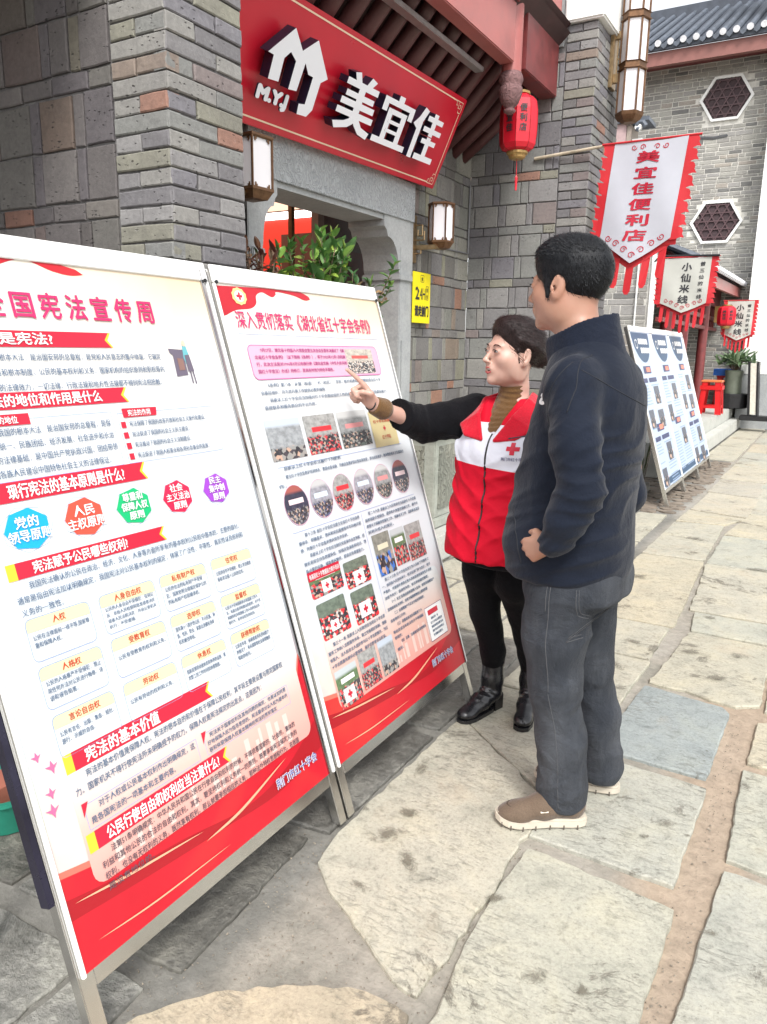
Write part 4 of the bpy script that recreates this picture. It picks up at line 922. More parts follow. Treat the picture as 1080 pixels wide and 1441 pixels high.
para(t, pl, [('第三十三条 红十字会及其工作人员有下列情形之', 2.315, 2.668), ('一，由同级人民政府责令、机关有部门责令改正；情节', 2.285, 2.670), ('严重的，对直接负责的主管人员和其他直接责任人员依', 2.285, 2.670), ('法给予处分；造成损失的，依法承担相应赔偿；', 2.285, 2.63), ('（一）无正当理由拒绝捐赠人查询、复制其捐赠财产', 2.315, 2.670), ('管理使用有关资料，或者对捐赠款物侵占挪用挥霍', 2.285, 2.60), ('（二）在捐赠款产不足支付相关费用的；', 2.315, 2.56), ('或者物资公开的；', 2.285, 2.40), ('（三）泄露或者违反捐献者个人', 2.315, 2.52), ('等信息或当年依法处分不明捐献', 2.285, 2.52), ('使用的；', 2.285, 2.34), ('（四）法律、法规规定的其他情形', 2.315, 2.52), ('情形。', 2.285, 2.33)], 0, 0, .482, .0215, .0130)
bx = pl.poly(rrect(2.535, .165, 2.682, .300, .003), N3).build('notice_sheet', i_white, t)
pl.loop(rrect(2.535, .165, 2.682, .300, .003), .002, N4, MB()).build('sheet_outline', ink('dark_line_print', (.20, .04, .10), .5), bx)
pl.poly([(2.556, .266), (2.640, .266), (2.640, .286), (2.556, .286)], N4).build('sheet_heading', i_red, bx)
para(bx, pl, [('募捐名称：应', 2.57, 2.63), ('红十字会志愿服务', 2.56, 2.66), ('博爱家园志愿活动', 2.56, 2.66), ('救护知识培训登记', 2.56, 2.66), ('无偿献血报名', 2.56, 2.64)], 0, 0, .256, .0165, .0105)
uvrect(pl, 1.893, .150, 2.020, .275, N3, 'photo', PH['green'], t); uvrect(pl, 2.035, .160, 2.150, .285, N3, 'photo', PH['hall'], t); uvrect(pl, 2.165, .160, 2.270, .285, N3, 'photo', PH['street'], t)
cross(1.95, .185, .018, t)
pl.text('荆门市红十字会', 2.495, .078, .030, N3+.001, width=.185, bold=.040).build('signature_halo', i_white, t)
pl.text('荆门市红十字会', 2.495, .078, .030, N4+.001, width=.185, bold=.012).build('signature', i_navy, t)
# dark base block behind the second board
MB().box((-1.50, 2.62, .0), (-1.44, 2.95, .10)).build('foot_weight', plain('dark_weight', (.03, .03, .05), .5), b2)
# ------------------------------------------------------------------ shop sign
sg = thing('shop_sign', (-2.6, 3.9, 2.54), 'long red shop sign with raised white characters and a white house emblem', 'sign')
eu = Vector((0, 1, .025)).normalized(); PS = Plane((-2.6, 5.10, 2.542), eu, Vector((.423, -.023, .906)))
m_signred = plain('sign_red', (.54, .010, .028), .30, var=.06, scale=3, bump=.0)
m_signwhite = ink('sign_white_acrylic', (.80, .81, .86), .3); m_signside = ink('sign_letter_side', (.012, .014, .035), .35); m_gold = ink('sign_cream_line', (.82, .62, .45), .4)
mb = MB(); o = PS.P(-2.45, 0, -.07); mb.obox(o, PS.P(0.005, 0, -.07)-o, PS.P(-2.45, .592, -.07)-o, PS.en*.07); mb.build('sign_board', m_signred, sg, bevel=.004)
ln = MB()
def seg(p, q, w, n=.002, mb=ln, pl=PS):
    p, q = Vector(p), Vector(q); d_ = (q-p).normalized(); k = Vector((-d_.y, d_.x))*w/2
    pl.poly([tuple(p-k), tuple(q-k), tuple(q+k), tuple(p+k)], n, mb)
def meander(cx, cy, sx, sy, mb):
    """small corner fret"""
    u = .013
    for i, (a, b) in enumerate([((0, 0), (4, 0)), ((4, 0), (4, 3)), ((4, 3), (1.5, 3)), ((1.5, 3), (1.5, 1.5)), ((1.5, 1.5), (3, 1.5)), ((0, 0), (0, 5)), ((0, 5), (3, 5)), ((3, 5), (3, 4)), ((4, 0), (6.5, 0)), ((6.5, 0), (6.5, 2)), ((5.2, 2), (6.5, 2))]):
        seg((cx+sx*a[0]*u, cy+sy*a[1]*u), (cx+sx*b[0]*u, cy+sy*b[1]*u), .005, .002+i*.00005, mb)
seg((-2.44, .038), (-.115, .033), .008); seg((-2.44, .566), (-.115, .560), .008); seg((-.042, .10), (-.042, .49), .008)
meander(-.035, .028, -1, 1, ln); meander(-.035, .562, -1, -1, ln)
ln.build('border_line', m_gold, sg)
def letters(strokes, u0, v0, u1, v1, nm, n0=.03, n1=.085):
    mb = MB()
    for i, st in enumerate(strokes):
        if len(st) == 4 and not hasattr(st[0], '__len__'): st = [(st[0], st[1]), (st[2], st[1]), (st[2], st[3]), (st[0], st[3])]
        pts = [(u0+(u1-u0)*x/100, v0+(v1-v0)*y/100) for x, y in st]
        mb.prism(pts, PS.O, PS.eu, PS.ev, PS.en, n0-i*.0004, n1+i*.0003, 0, 1)
    return mb.build(nm, [m_signwhite, m_signside], sg)
MEI = [[(22, 97), (35, 101), (44, 85), (30, 84)], [(65, 101), (80, 97), (70, 84), (57, 86)], (9, 75, 91, 86), (42, 30, 58, 80), (14, 57, 86, 67), (7, 42, 93, 53), (3, 25, 97, 36),
       [(42, 30), (58, 30), (54, 18), (40, 7), (10, -2), (2, 9), (28, 16), (38, 22)], [(48, 24), (60, 28), (74, 15), (98, 10), (94, -2), (70, 2), (54, 14)]]
YI = [(42, 88, 58, 101), (4, 79, 96, 90), (4, 63, 18, 84), (82, 63, 96, 84), (22, 8, 36, 72), (64, 8, 78, 72), (30, 62, 70, 72), (30, 44, 70, 51), (30, 26, 70, 33), (0, 0, 100, 12)]
JIA = [[(22, 101), (37, 97), (28, 74), (15, 56), (0, 64), (13, 80)], (14, -1, 28, 72), (58, 52, 72, 98), (40, 80, 94, 90), (36, 58, 98, 68), (58, 8, 72, 50), (42, 35, 92, 45), (34, 0, 100, 12)]
letters(MEI, -1.485, .140, -1.105, .428, 'character'); letters(YI, -1.080, .145, -.700, .418, 'character'); letters(JIA, -.690, .140, -.318, .428, 'character')
lg = [(-1.947, .464), (-1.857, .392), (-1.767, .464), (-1.612, .329), (-1.658, .300), (-1.658, .170), (-1.690, .132), (-1.767, .128), (-1.775, .175), (-1.728, .182), (-1.728, .309), (-1.768, .310), (-1.812, .350), (-1.818, .222), (-1.881, .216), (-1.883, .340), (-1.935, .365), (-1.968, .330), (-1.963, .228), (-2.038, .223), (-2.043, .323), (-2.084, .326)]
mb = MB(); mb.prism(lg, PS.O, PS.eu, PS.ev, PS.en, .03, .085, 0, 1); mb.build('house_emblem', [m_signwhite, m_signside], sg)
def solid_text(pl, s, u0, v0, h, width, n0, n1, bold, nm, mats, par):
    mb = MB()
    pl.text(s, u0, v0, h, n1, width=width, bold=bold, mb=mb, m=0, res=2)
    back = MB(); pl.text(s, u0, v0, h, n0, width=width, bold=bold, mb=back, m=1, res=2)
    k = len(mb.v); mb.add(back.v, back.f, 1)
    return mb.build(nm, mats, par)
solid_text(PS, 'M.Y.J', -2.055, .133, .078, .235, .045, .055, .075, 'latin_letters', [m_signwhite, m_signside], sg)
# ------------------------------------------------------------------ eaves over the shop front
ev_ = thing('eaves', (-2.4, 4.0, 3.4), 'dark red timber eaves above the sign, with faded beam and carved drop post', 'eaves')
m_roofdark = plain('eaves_boarding', (.045, .018, .018), .6, var=.3, scale=5)
mb = MB(); mb.add([(-2.72, 2.0, 2.98), (-2.72, 5.96, 2.98), (-1.95, 5.96, 3.70), (-1.95, 2.0, 3.70)], [(0, 1, 2, 3)]); mb.add([(-2.75, 2.0, 3.02), (-2.75, 5.96, 3.02), (-1.95, 5.96, 3.76), (-1.95, 2.0, 3.76)], [(3, 2, 1, 0)]); mb.build('eaves_boarding', m_roofdark, ev_)
rp = MB().tube([(-2.72, 0, 2.90), (-2.45, 0, 3.10), (-2.25, 0, 3.30), (-2.16, 0, 3.40)], .048, 12); rme = rp.mesh('rafter', m_darkwood)
rme.polygons.foreach_set('use_smooth', [len(p.vertices) == 4 for p in rme.polygons])
rme.transform(WM[ev_].inverted() @ Matrix.Translation((0, WM[ev_].translation.y, 0)))
y = 2.15
while y < 5.9:
    o = bpy.data.objects.new('rafter', rme); COL.objects.link(o); o.parent = ev_; o.location = (0, y-4.0, 0); y += .175
MB().box((-2.14, 2.0, 3.27), (-2.04, 5.12, 3.62)).build('eaves_beam', m_redbeam, ev_, bevel=.006)
MB().box((-2.15, 2.0, 3.634), (-2.03, 5.12, 3.90)).build('upper_beam', m_redbeam, ev_, bevel=.006)
MB().box((-2.17, 2.0, 3.621), (-2.02, 5.12, 3.633)).build('beam_fillet', m_redwood, ev_)
MB().box((-2.16, 5.30, 3.28), (-2.03, 5.965, 4.1)).build('end_beam', m_redwood, ev_, bevel=.006)
MB().box((-2.025, 5.62, 3.75), (-2.005, 5.90, 3.95)).build('beam_nose', m_redbeam, ev_, bevel=.006)
MB().tube([(-2.085, 5.19, 4.1), (-2.085, 5.19, 3.235)], .065, 20).build('drop_post', m_redbeam, ev_, smooth=True, auto=.6)
m_carvedwood = stone_mat('carved_purple_wood', (.16, .085, .085), (.24, .13, .13), carve=.6, dirt=.3, cs=12)
MB().lathe((-2.085, 5.19, 0), [(.02, 2.985), (.035, 2.993), (.042, 3.005), (.028, 3.02), (.04, 3.03), (.058, 3.05), (.072, 3.085), (.080, 3.12), (.078, 3.142), (.068, 3.152), (.074, 3.165), (.082, 3.19), (.076, 3.215), (.066, 3.234)], 20).build('carved_drop', m_carvedwood, ev_, smooth=True)
# metal light strip under the beam
MB().box((-2.26, 3.4, 3.205), (-2.20, 5.0, 3.235)).build('tube_lamp', plain('grey_metal_strip', (.35, .33, .33), .35, .5), ev_, bevel=.004)
# grey cable trunking down the niche corner
cb = MB().tube([(-2.685, 5.93, 2.72), (-2.685, 5.93, 2.20)], .007, 6); cb.tube([(-2.69, 5.93, 2.20), (-2.69, 5.10, 2.19)], .006, 6)
tag(cb.build('power_cable', plain('grey_cable', (.16, .16, .17), .5)), 'thin grey cable running down the niche corner and along the bricks', 'cable')
# ------------------------------------------------------------------ lamps
m_opal = plain('opal_glass', (.72, .70, .72), .35, var=.03, scale=4, bump=.0)
def lantern_lamp(loc, r, h, sides, rotz, label, bracket=None, name='wall_lamp', group=None):
    t = thing(name, loc, label, 'wall lamp', group); x, y, z = loc
    C_ = Vector((x, y, z))
    a0 = rotz
    MB().lathe((x, y, z), [(r*.92, -h/2), (r*.92, h/2)], sides, ph=a0).build('glass_shade', m_opal, t)
    for k in range(sides):
        a = a0+2*math.pi*k/sides; p = Vector((x+r*math.cos(a), y+r*math.sin(a), z))
        q = MB(); s_ = .0045; q.box((p.x-s_, p.y-s_, z-h/2-.005), (p.x+s_, p.y+s_, z+h/2+.01)); q.build('corner_bar', m_bronze, t, bevel=.001)
    MB().lathe((x, y, z), [(r*1.02, h/2), (r*1.10, h/2+.006), (r*1.10, h/2+.016), (r*.6, h/2+.022)], sides, ph=a0).build('top_cap', m_bronze, t)
    MB().lathe((x, y, z), [(r*.45, -h/2-.055), (r*.75, -h/2-.05), (r*1.0, -h/2-.018), (r*1.08, -h/2-.012), (r*1.08, -h/2)], sides, ph=a0).build('base_cup', m_bronze, t)
    # fret fringe at the foot and head of each pane
    for k in range(sides):
        a = a0+2*math.pi*(k+.5)/sides; w = r*math.sin(math.pi/sides)*.8; c = Vector((math.cos(a), math.sin(a), 0)); d_ = Vector((-c.y, c.x, 0)); ap = r*math.cos(math.pi/sides)*.96
        q = MB(); 
        for sg_ in (-1, 1):
            for (u, l) in ((.92, .018), (.78, .010)):
                o = C_+c*ap+d_*(sg_*w*u)+Vector((0, 0, -h/2)); q.obox(o, d_*(.008*-sg_), Vector((0, 0, l)), c*.003)
                o = C_+c*ap+d_*(sg_*w*u)+Vector((0, 0, h/2-l)); q.obox(o, d_*(.008*-sg_), Vector((0, 0, l)), c*.003)
        q.build('fret_fringe', m_bronze, t)
    if bracket:
        (bx, by, bz0, bz1) = bracket
        q = MB().box((bx, by-.03, bz0), (bx+.022, by+.03, bz1)); q.build('wall_plate', m_brass, t, bevel=.003)
        MB().box((bx+.022, by-.012, bz0+.085), (x+.01, by+.012, bz0+.115)).build('bracket_arm', m_brass, t, bevel=.003)
        MB().tube([(x, by, bz0+.10), (x, y, bz0+.10)], .012, 8).build('bracket_elbow', m_brass, t)
        sc2 = MB(); b0 = Vector((bx+.022, by, bz0+.12)); 
        for (p, q_) in (((0, .13), (.06, .13)), ((.06, .13), (.06, .06)), ((.06, .06), (.025, .06)), ((.025, .06), (.025, .10)), ((.0, .03), (.075, .03)), ((.075, .03), (.075, .09)), ((0, -.06), (.05, -.06)), ((.05, -.06), (.05, -.02)), ((.02, -.02), (.05, -.02))):
            sc2.tube([b0+Vector((p[0], 0, p[1])), b0+Vector((q_[0], 0, q_[1]))], .005, 6)
        tag(sc2.build('bracket_scroll', m_brass, t), kind='stuff')
    return t
lantern_lamp((-2.52, 5.09, 2.305), .088, .235, 6, .3, 'six sided wall lamp on a scrolled brass bracket above the yellow notice', (-2.70, 5.00, 2.04, 2.36))
lantern_lamp((-2.50, 3.02, 2.285), .094, .215, 4, .70, 'square opal wall lamp with brown frame left of the stone doorway', (-2.70, 2.94, 2.05, 2.30))
# tall lantern stack on the right pillar
tl = thing('column_lamp', (-1.60, 6.38, 3.1), 'tall stacked opal column lamp bracketed off the right brick pillar', 'column lamp')
cx, cy = -1.585, 6.36; r = .095; z = 3.22; m_opalb = m_opal
for k in range(4):
    z0 = z+.337*k; z1 = z0+.285
    MB().lathe((cx, cy, 0), [(r*.93, z0), (r*.93, z1)], 6, ph=.2).build('glass_shade', m_opalb, tl)
    for q in range(6):
        a = .2+math.pi*q/3; px_, py_ = cx+r*math.cos(a), cy+r*math.sin(a)
        MB().box((px_-.006, py_-.006, z0), (px_+.006, py_+.006, z1)).build('corner_bar', m_bronze, tl)
    MB().lathe((cx, cy, 0), [(r*.97, z1-.002), (r*1.16, z1+.004), (r*1.16, z1+.012), (r*1.04, z1+.016), (r*1.04, z1+.045), (r*1.16, z1+.050), (r*.97, z1+.0525)], 6, ph=.2).build('brass_collar', m_bronze, tl)
MB().lathe((cx, cy, 0), [(r*.5, z-.075), (r*.85, z-.06), (r*1.05, z-.03), (r*1.12, z-.006), (r*.97, z-.001)], 6, ph=.2).build('foot_cup', m_bronze, tl)
MB().box((-1.749, 6.30, 3.40), (-1.72, 6.42, 3.82)).build('wall_plate', m_brass, tl, bevel=.003)
MB().box((-1.72, 6.34, 3.74), (-1.66, 6.38, 3.79)).build('bracket_arm', m_brass, tl); MB().box((-1.72, 6.34, 3.44), (-1.66, 6.38, 3.50)).build('bracket_arm', m_brass, tl)
for (xx, za, zb) in ((-1.705, 3.50, 3.74), (-1.685, 3.55, 3.70)): MB().box((xx-.004, 6.355, za), (xx+.004, 6.365, zb)).build('bracket_fret', m_brass, tl)
MB().box((-1.705, 6.355, 3.60), (-1.665, 6.365, 3.608)).build('bracket_fret', m_brass, tl)
# ------------------------------------------------------------------ red lantern
rl = thing('red_lantern', (-2.13, 5.48, 3.0), 'red cloth lantern with black characters and a thin tassel, under the beam', 'lantern')
m_lan = plain('red_lantern_cloth', (.62, .008, .025), .45, var=.12, scale=12, bump=.15, stretch=(1, 1, .3))
prof = [(.07, 2.815), (.105, 2.83), (.122, 2.86), (.128, 2.92), (.130, 3.0), (.128, 3.08), (.118, 3.14), (.095, 3.165), (.07, 3.18)]
MB().lathe((-2.13, 5.48, 0), prof, 8, ph=.25).build('lantern_cloth', m_lan, rl)
for k in range(8):
    a = .25+math.pi*k/4; MB().tube([(-2.13+(r_+.002)*math.cos(a), 5.48+(r_+.002)*math.sin(a), z_) for r_, z_ in prof], .0022, 5).build('lantern_rib', ink_mat((.30, .005, .012), 'dark_red_rib'), rl)
m_goldtrim = plain('gold_trim', (.42, .27, .10), .45, .5, var=.3, scale=60)
MB().lathe((-2.13, 5.48, 0), [(.055, 3.18), (.072, 3.185), (.072, 3.20), (.055, 3.205)], 16).build('gold_ring', m_goldtrim, rl)
MB().lathe((-2.13, 5.48, 0), [(.04, 2.765), (.058, 2.775), (.062, 2.79), (.075, 2.80), (.075, 2.815)], 16).build('gold_ring', m_goldtrim, rl)
MB().tube([(-2.13, 5.48, 3.205), (-2.13, 5.48, 3.29)], .005, 6).build('hanging_cord', m_goldtrim, rl)
ts = MB().tube([(-2.13, 5.48, 2.765), (-2.128, 5.48, 2.66)], .0025, 5); ts.tube([(-2.128, 5.48, 2.66), (-2.128, 5.48, 2.645), (-2.127, 5.48, 2.56)], [.004, .010, .007], 8); ts.build('tassel', m_lan, rl)
for k, s in ((5.5, ['美', '宜', '佳']), (6.5, ['便', '利', '店'])):
    a = .25+math.pi*k/4; c = Vector((math.cos(a), math.sin(a), 0)); ap = .130*math.cos(math.pi/8)+.003; dd = Vector((-c.y, c.x, 0))
    pl = Plane(Vector((-2.13, 5.48, 0))+c*ap, dd, (0, 0, 1)); mb = MB()
    for i, ch in enumerate(s): pl.text(ch, -.026, 3.055-i*.062, .052, .001, width=.052, bold=.03, mb=mb, center=True)
    mb.build('lantern_characters', i_black, rl)
# ------------------------------------------------------------------ yellow notice
yn = thing('notice_plate', (-2.69, 5.06, 1.8), 'narrow yellow notice plate with black lettering on the brick by the door', 'notice')
py_ = Plane((-2.655, 4.935, 1.625), (0, 1, 0), (0, 0, 1))
mb = MB(); o = py_.P(0, 0, 0); mb.obox(o, py_.P(.265, 0, 0)-o, py_.P(0, .352, 0)-o, py_.en*.008); mb.build('plate', ink('bright_yellow_plate', (.80, .68, .01), .4), yn, bevel=.001)
mb = MB(); py_.loop(rrect(.105, .285, .160, .335, .010), .003, .0095, mb); py_.text('求', .118, .297, .026, .0098, width=.028, bold=.02, mb=mb); mb.build('square_mark', i_black, yn)
mb = MB(); py_.text('2', .030, .165, .120, .0095, width=.065, bold=.03, mb=mb); py_.text('4H', .100, .165, .115, .0096, width=.085, bold=.012, mb=mb); py_.loop(rrect(.195, .165, .235, .262, .006), .004, .0095, mb); py_.text('营', .200, .222, .03, .0098, width=.028, bold=.01, mb=mb); py_.text('业', .200, .178, .03, .0098, width=.028, bold=.01, mb=mb); mb.build('opening_hours', i_black, yn)
mb = MB(); py_.text('请走前门', .025, .055, .078, .0095, width=.215, bold=.05, mb=mb); mb.build('door_notice', i_black, yn)
# ------------------------------------------------------------------ far stands: three blue boards
i_bpap = ink('pale_blue_poster', (.42, .50, .63), .4); i_bdark = ink('deep_blue_print', (.02, .06, .15), .45); i_bmid = ink('mid_blue_print', (.018, .065, .14), .45)
i_bnavy = ink('navy_bar_print', (.03, .04, .12), .45); i_bline = ink('faint_blue_rows', (.25, .34, .50), .5); i_orange = ink('orange_bar_print', (.75, .20, .12), .45)
GPB = 'blue information boards standing in a row'
def far_board(y0, y1, label, seed):
    r_ = random.Random(seed); t, pl = board(y0, y1, label, X0=-1.26, paper=i_bpap, group=GPB); W_ = y1-y0; U = lambda u: y0+u*W_
    cx = .45
    c = [(U(cx+.40*math.cos(a)), 1.535-.30*max(0, -math.sin(a))) for a in [math.pi+math.pi*k/20 for k in range(21)]]
    pl.poly(c, N1).build('blue_disc', i_bmid, t)
    mb = MB(); pl.loop([(U(.20+.06*math.cos(a)), 1.42+.05*math.sin(a)) for a in [k*.785 for k in range(8)]], .012, N3, mb)
    for k in range(4): pl.poly([(U(.31+.11*k), 1.42), (U(.40+.11*k), 1.42), (U(.40+.11*k), 1.475), (U(.31+.11*k), 1.475)], N3, mb); pl.poly([(U(.35+.11*k), 1.33), (U(.44+.11*k), 1.33), (U(.44+.11*k), 1.385), (U(.35+.11*k), 1.385)], N3, mb)
    tag(mb.build('white_heading', i_white, t), kind='stuff')
    pl.poly([(U(.03), .02), (U(.97), .02), (U(.97), .085), (U(.03), .085)], N1).build('foot_band', i_bmid, t)
    rows = MB(); bars = []
    v = 1.20
    for blk in range(2):
        bars.append((.28, .62, v-.075, v)); v -= .12
        sub = r_.choice([1, 0])
        if sub: bars.append((.10, .35, v-.045, v)); bars.append((.42, .80, v-.045, v)); v -= .07
        top = v
        ph = [(.55, .80, v-.20, v-.02), (.08, .30, v-.42, v-.24), (.50, .78, v-.44, v-.26)][:r_.choice([1, 2, 3])]
        for (a, b, c0, c1) in ph: uvrect(pl, U(a), c0, U(b), c1, N2, 'photo', PH['mono'], t)
        while v > top-.44:
            for (a, b) in ((.08, .40), (.46, .92)):
                if not any(p[0] < b and p[1] > a and p[2] < v and p[3] > v-.02 for p in ph) and r_.random() < .86:
                    e = b-r_.uniform(0, .1); pl.poly([(U(a), v-.010), (U(e), v-.010), (U(e), v), (U(a), v)], N2, rows)
            v -= .030
        v = .62
    tag(rows.build('text_rows', i_bline, t), kind='stuff')
    for (a, b, c0, c1) in bars:
        o = pl.poly([(U(a), c0), (U(b), c0), (U(b), c1), (U(a), c1)], N2).build('heading_bar', i_bnavy, t)
        if c1-c0 > .06: pl.poly([(U(a+.12), c0+.015), (U(b-.04), c0+.015), (U(b-.04), c1-.015), (U(a+.12), c1-.015)], N3).build('bar_lettering', i_orange, o)
    return t
far_board(7.50, 8.46, 'nearest of the three blue information boards behind the man', 1)
far_board(8.48, 9.44, 'middle one of the three blue information boards behind the man', 4)
far_board(9.46, 10.44, 'farthest of the three blue information boards, nearest the red stools', 9)
# ------------------------------------------------------------------ banners
m_cloth_w = plain('white_banner_cloth', (.43, .44, .49), .6, var=.05, scale=4, bump=.15); m_cloth_r = plain('red_banner_cloth', (.48, .012, .020), .6, var=.10, scale=6, bump=.1)
m_cloth_c = plain('cream_banner_cloth', (.44, .44, .40), .6, var=.05, scale=4, bump=.15)
i_bred = ink('banner_red_ink', (.42, .008, .03), .5)
def spiral(c, r0, a0, turns, w, mb, pl, n, sgn=1):
    k = 14; pts = []
    for i in range(k): f = i/(k-1); a = a0+sgn*turns*2*math.pi*f; r = r0*(1-.75*f); pts.append(Vector((c[0]+r*math.cos(a), c[1]+r*math.sin(a))))
    for i in range(k-1):
        p, q = pts[i], pts[i+1]; d_ = (q-p).normalized(); m = Vector((-d_.y, d_.x))*w/2*(1-.3*i/k)
        pl.poly([tuple(p-m), tuple(q-m), tuple(q+m), tuple(p+m)], n+.00003*i, mb)
def banner(O, w, h, point, label, chars, cloth, txtmat, ch_h, side_chars=None, left_chars=None, shear=-.10, wav=.012, flames=9, strips=5, sl=.22, cw=1.16):
    """O: upper left corner of the white panel; hangs in a plane facing -Y"""
    t = thing('shop_banner', (O[0]+w/2, O[1], O[2]), label, 'banner')
    pl = Plane(O, (1, 0, 0), (0, 0, 1))      # normal = -Y
    def warp(o):
        inv = WM[t].inverted(); W_ = WM[t]
        for v in o.data.vertices:
            p = W_ @ v.co; u = (p.x-O[0])/w; d_ = (O[2]-p.z)/h
            p.x += shear*(O[2]-p.z); p.y += wav*(math.sin(u*5+d_*3)+.5*math.sin(u*9-d_*6+1))*min(1, .3+d_); p.z += .006*math.sin(u*6+1)*w*2
            v.co = inv @ p
    def grid_poly(pts, n, mb):
        """triangulated fine enough to bend"""
        me = bpy.data.meshes.new('x'); bm = bmesh.new(); vs = [bm.verts.new(pl.P(a, b, n)) for a, b in pts]; f = bm.faces.new(vs)
        if f.normal.dot(pl.en) < 0: bmesh.ops.reverse_faces(bm, faces=[f])
        bmesh.ops.triangulate(bm, faces=bm.faces[:])
        for k in range(3):
            es = [e for e in bm.edges if e.calc_length() > w*.14]
            if es: bmesh.ops.subdivide_edges(bm, edges=es, cuts=1); bmesh.ops.triangulate(bm, faces=[f for f in bm.faces if len(f.verts) > 3])
        bm.verts.index_update(); mb.add([v.co[:] for v in bm.verts], [tuple(v.index for v in f.verts) for f in bm.faces]); bm.free(); bpy.data.meshes.remove(me)
    b = w*.13; H = h*1.02; mb = MB()
    def gp(pts, n=-.003, m=None): pl.poly(pts, n, mb)
    for k in range(flames):
        z0 = -H*k/flames; z1 = -H*(k+1)/flames; dz = z0-z1
        for e0, s_ in ((0, -1), (w, 1)):
            X_ = lambda q: e0+s_*b*q
            gp([(X_(-.15), z0), (X_(.62), z0), (X_(.62), z1), (X_(-.15), z1)])
            if s_ < 0: F_ = [(.60, z0-dz*.05), (1.0, z0+dz*.02), (1.35, z0+dz*.10), (1.12, z0-dz*.25), (1.05, z0-dz*.50), (1.10, z0-dz*.75), (.60, z1)]
            else: F_ = [(.60, z0), (1.0, z0-dz*.10), (1.18, z0-dz*.35), (1.15, z0-dz*.60), (1.42, z0-dz*.92), (1.0, z0-dz*.88), (.60, z1+dz*.02)]
            gp([(X_(q), z) for q, z in F_], -.0034-.00002*k)
    vz = lambda x: -h-point*(1-abs(x-w/2)/(w/2))-.07*h
    gp([(-b*.6, -H+.01), (-b*.6, -H-.05*h), (w*.0, vz(0)), (w/2, vz(w/2)), (w, vz(w)), (w+b*.6, -H-.05*h), (w+b*.6, -H+.01), (w/2, -h*.96)], -.030)
    red = mb.build('red_border', m_cloth_r, t); warp(red)
    for q in range(strips):
        x = w*(-.02+1.04*(q+.5)/strips); s_ = w/strips*.26; zt = vz(x)+.03*h; e = sl*random.uniform(.92, 1.08)
        mb = MB(); pts = [(x-s_, zt), (x-s_*1.05, zt-e*.5), (x-s_, zt-e*.88), (x-s_*.45, zt-e), (x+s_*.45, zt-e), (x+s_, zt-e*.88), (x+s_*1.05, zt-e*.5), (x+s_, zt)]
        pl.poly(pts, -.026, mb); o = mb.build('fringe_strip', m_cloth_r, t); warp(o)
    mb = MB(); grid_poly([(0, 0), (0, -h), (w/2, -h-point), (w, -h), (w, 0)], .001, mb); wh = mb.build('white_panel', cloth, t, smooth=True); warp(wh)
    mb = MB(); k = len(chars); step = (h*.98)/k
    for i, c in enumerate(chars): pl.text(c, w*.5-ch_h*cw/2, -h*.085-step*.97*i-ch_h*.95, ch_h, .004, width=ch_h*cw, bold=.030, mb=mb, center=True)
    o = mb.build('characters', txtmat, t)
    for v in o.data.vertices: 
        pass
    warp(o)
    for cs, ux in ((side_chars, .83), (left_chars, .10)):
        if cs:
            mb = MB(); st = h*.85/len(cs)
            for i, c in enumerate(cs): pl.text(c, w*ux-ch_h*.26, -h*.10-st*i-ch_h*.42, ch_h*.5, .004, width=ch_h*.52, bold=.02, mb=mb, center=True)
            o = mb.build('small_characters', i_black, t); warp(o); tag(o, kind='stuff')
    mb = MB(); r = w*.05
    for cx_, a0, sg_ in ((.50, 0, 1), (.38, 0, 1), (.62, math.pi, -1), (.25, 0, 1), (.75, math.pi, -1), (.13, 0, -1), (.87, math.pi, 1)):
        zc = -h-point*(1-abs(cx_-.5)*2)+w*.11; spiral((w*cx_, zc), r, a0, 1.3, w*.013, mb, pl, .004, sg_)
    if cloth is m_cloth_w:
        for cx_, a0, sg_ in ((.40, 0, 1), (.60, math.pi, -1), (.28, 0, -1), (.72, math.pi, 1)): spiral((w*cx_, -w*.075), r*.8, a0, 1.2, w*.012, mb, pl, .004, sg_)
    o = mb.build('scroll_print', i_bred, t); warp(o); tag(o, kind='stuff')
    MB().tube([pl.P(-b*1.4, .006, 0), pl.P(w+b*1.3, .006, 0)], .007, 8).build('top_rod', m_cloth_r, t)
    return t
banner((-1.552, 5.90, 2.893), .500, .66, .155, 'large white banner with red flame border and red characters beside the brick pillar', list('美宜佳便利店'), m_cloth_w, i_bred, .082, flames=8, sl=.20, cw=1.95)
banner((-1.83, 9.5, 2.49), .50, .50, .10, 'smaller cream banner with black characters half hidden behind the large one', list('小仙米线'), m_cloth_c, i_black, .095, side_chars=list('曾三仙的米线'), shear=-.04, sl=.20, strips=7)
banner((-1.53, 13.0, 2.215), .37, .50, .08, 'farthest small banner above the potted plant by the white wall', list('小仙米线'), m_cloth_c, i_black, .095, side_chars=list('曾三仙的米线'), left_chars=list('的米线'), shear=-.02, sl=.16, strips=7)
m_bamboo = plain('bamboo', (.42, .36, .27), .6, var=.3, scale=8, bump=.2)
tag(rebase(MB().tube([(-2.17, 5.955, 2.87), (-1.65, 5.915, 2.893), (-.97, 5.912, 2.897)], [.012, .010, .007], 10).build('banner_pole', m_bamboo, None), (-2.17, 5.955, 2.87)), 'slim bamboo pole fixed to the bricks and carrying the large banner', 'pole')
tag(rebase(MB().tube([(-2.25, 11.0, 2.62), (-1.9, 9.52, 2.52), (-1.25, 9.48, 2.50)], .012, 8).build('banner_pole', m_black, None), (-2.25, 11.0, 2.6)), 'dark pole carrying the cream banner from the far shop wall', 'pole')
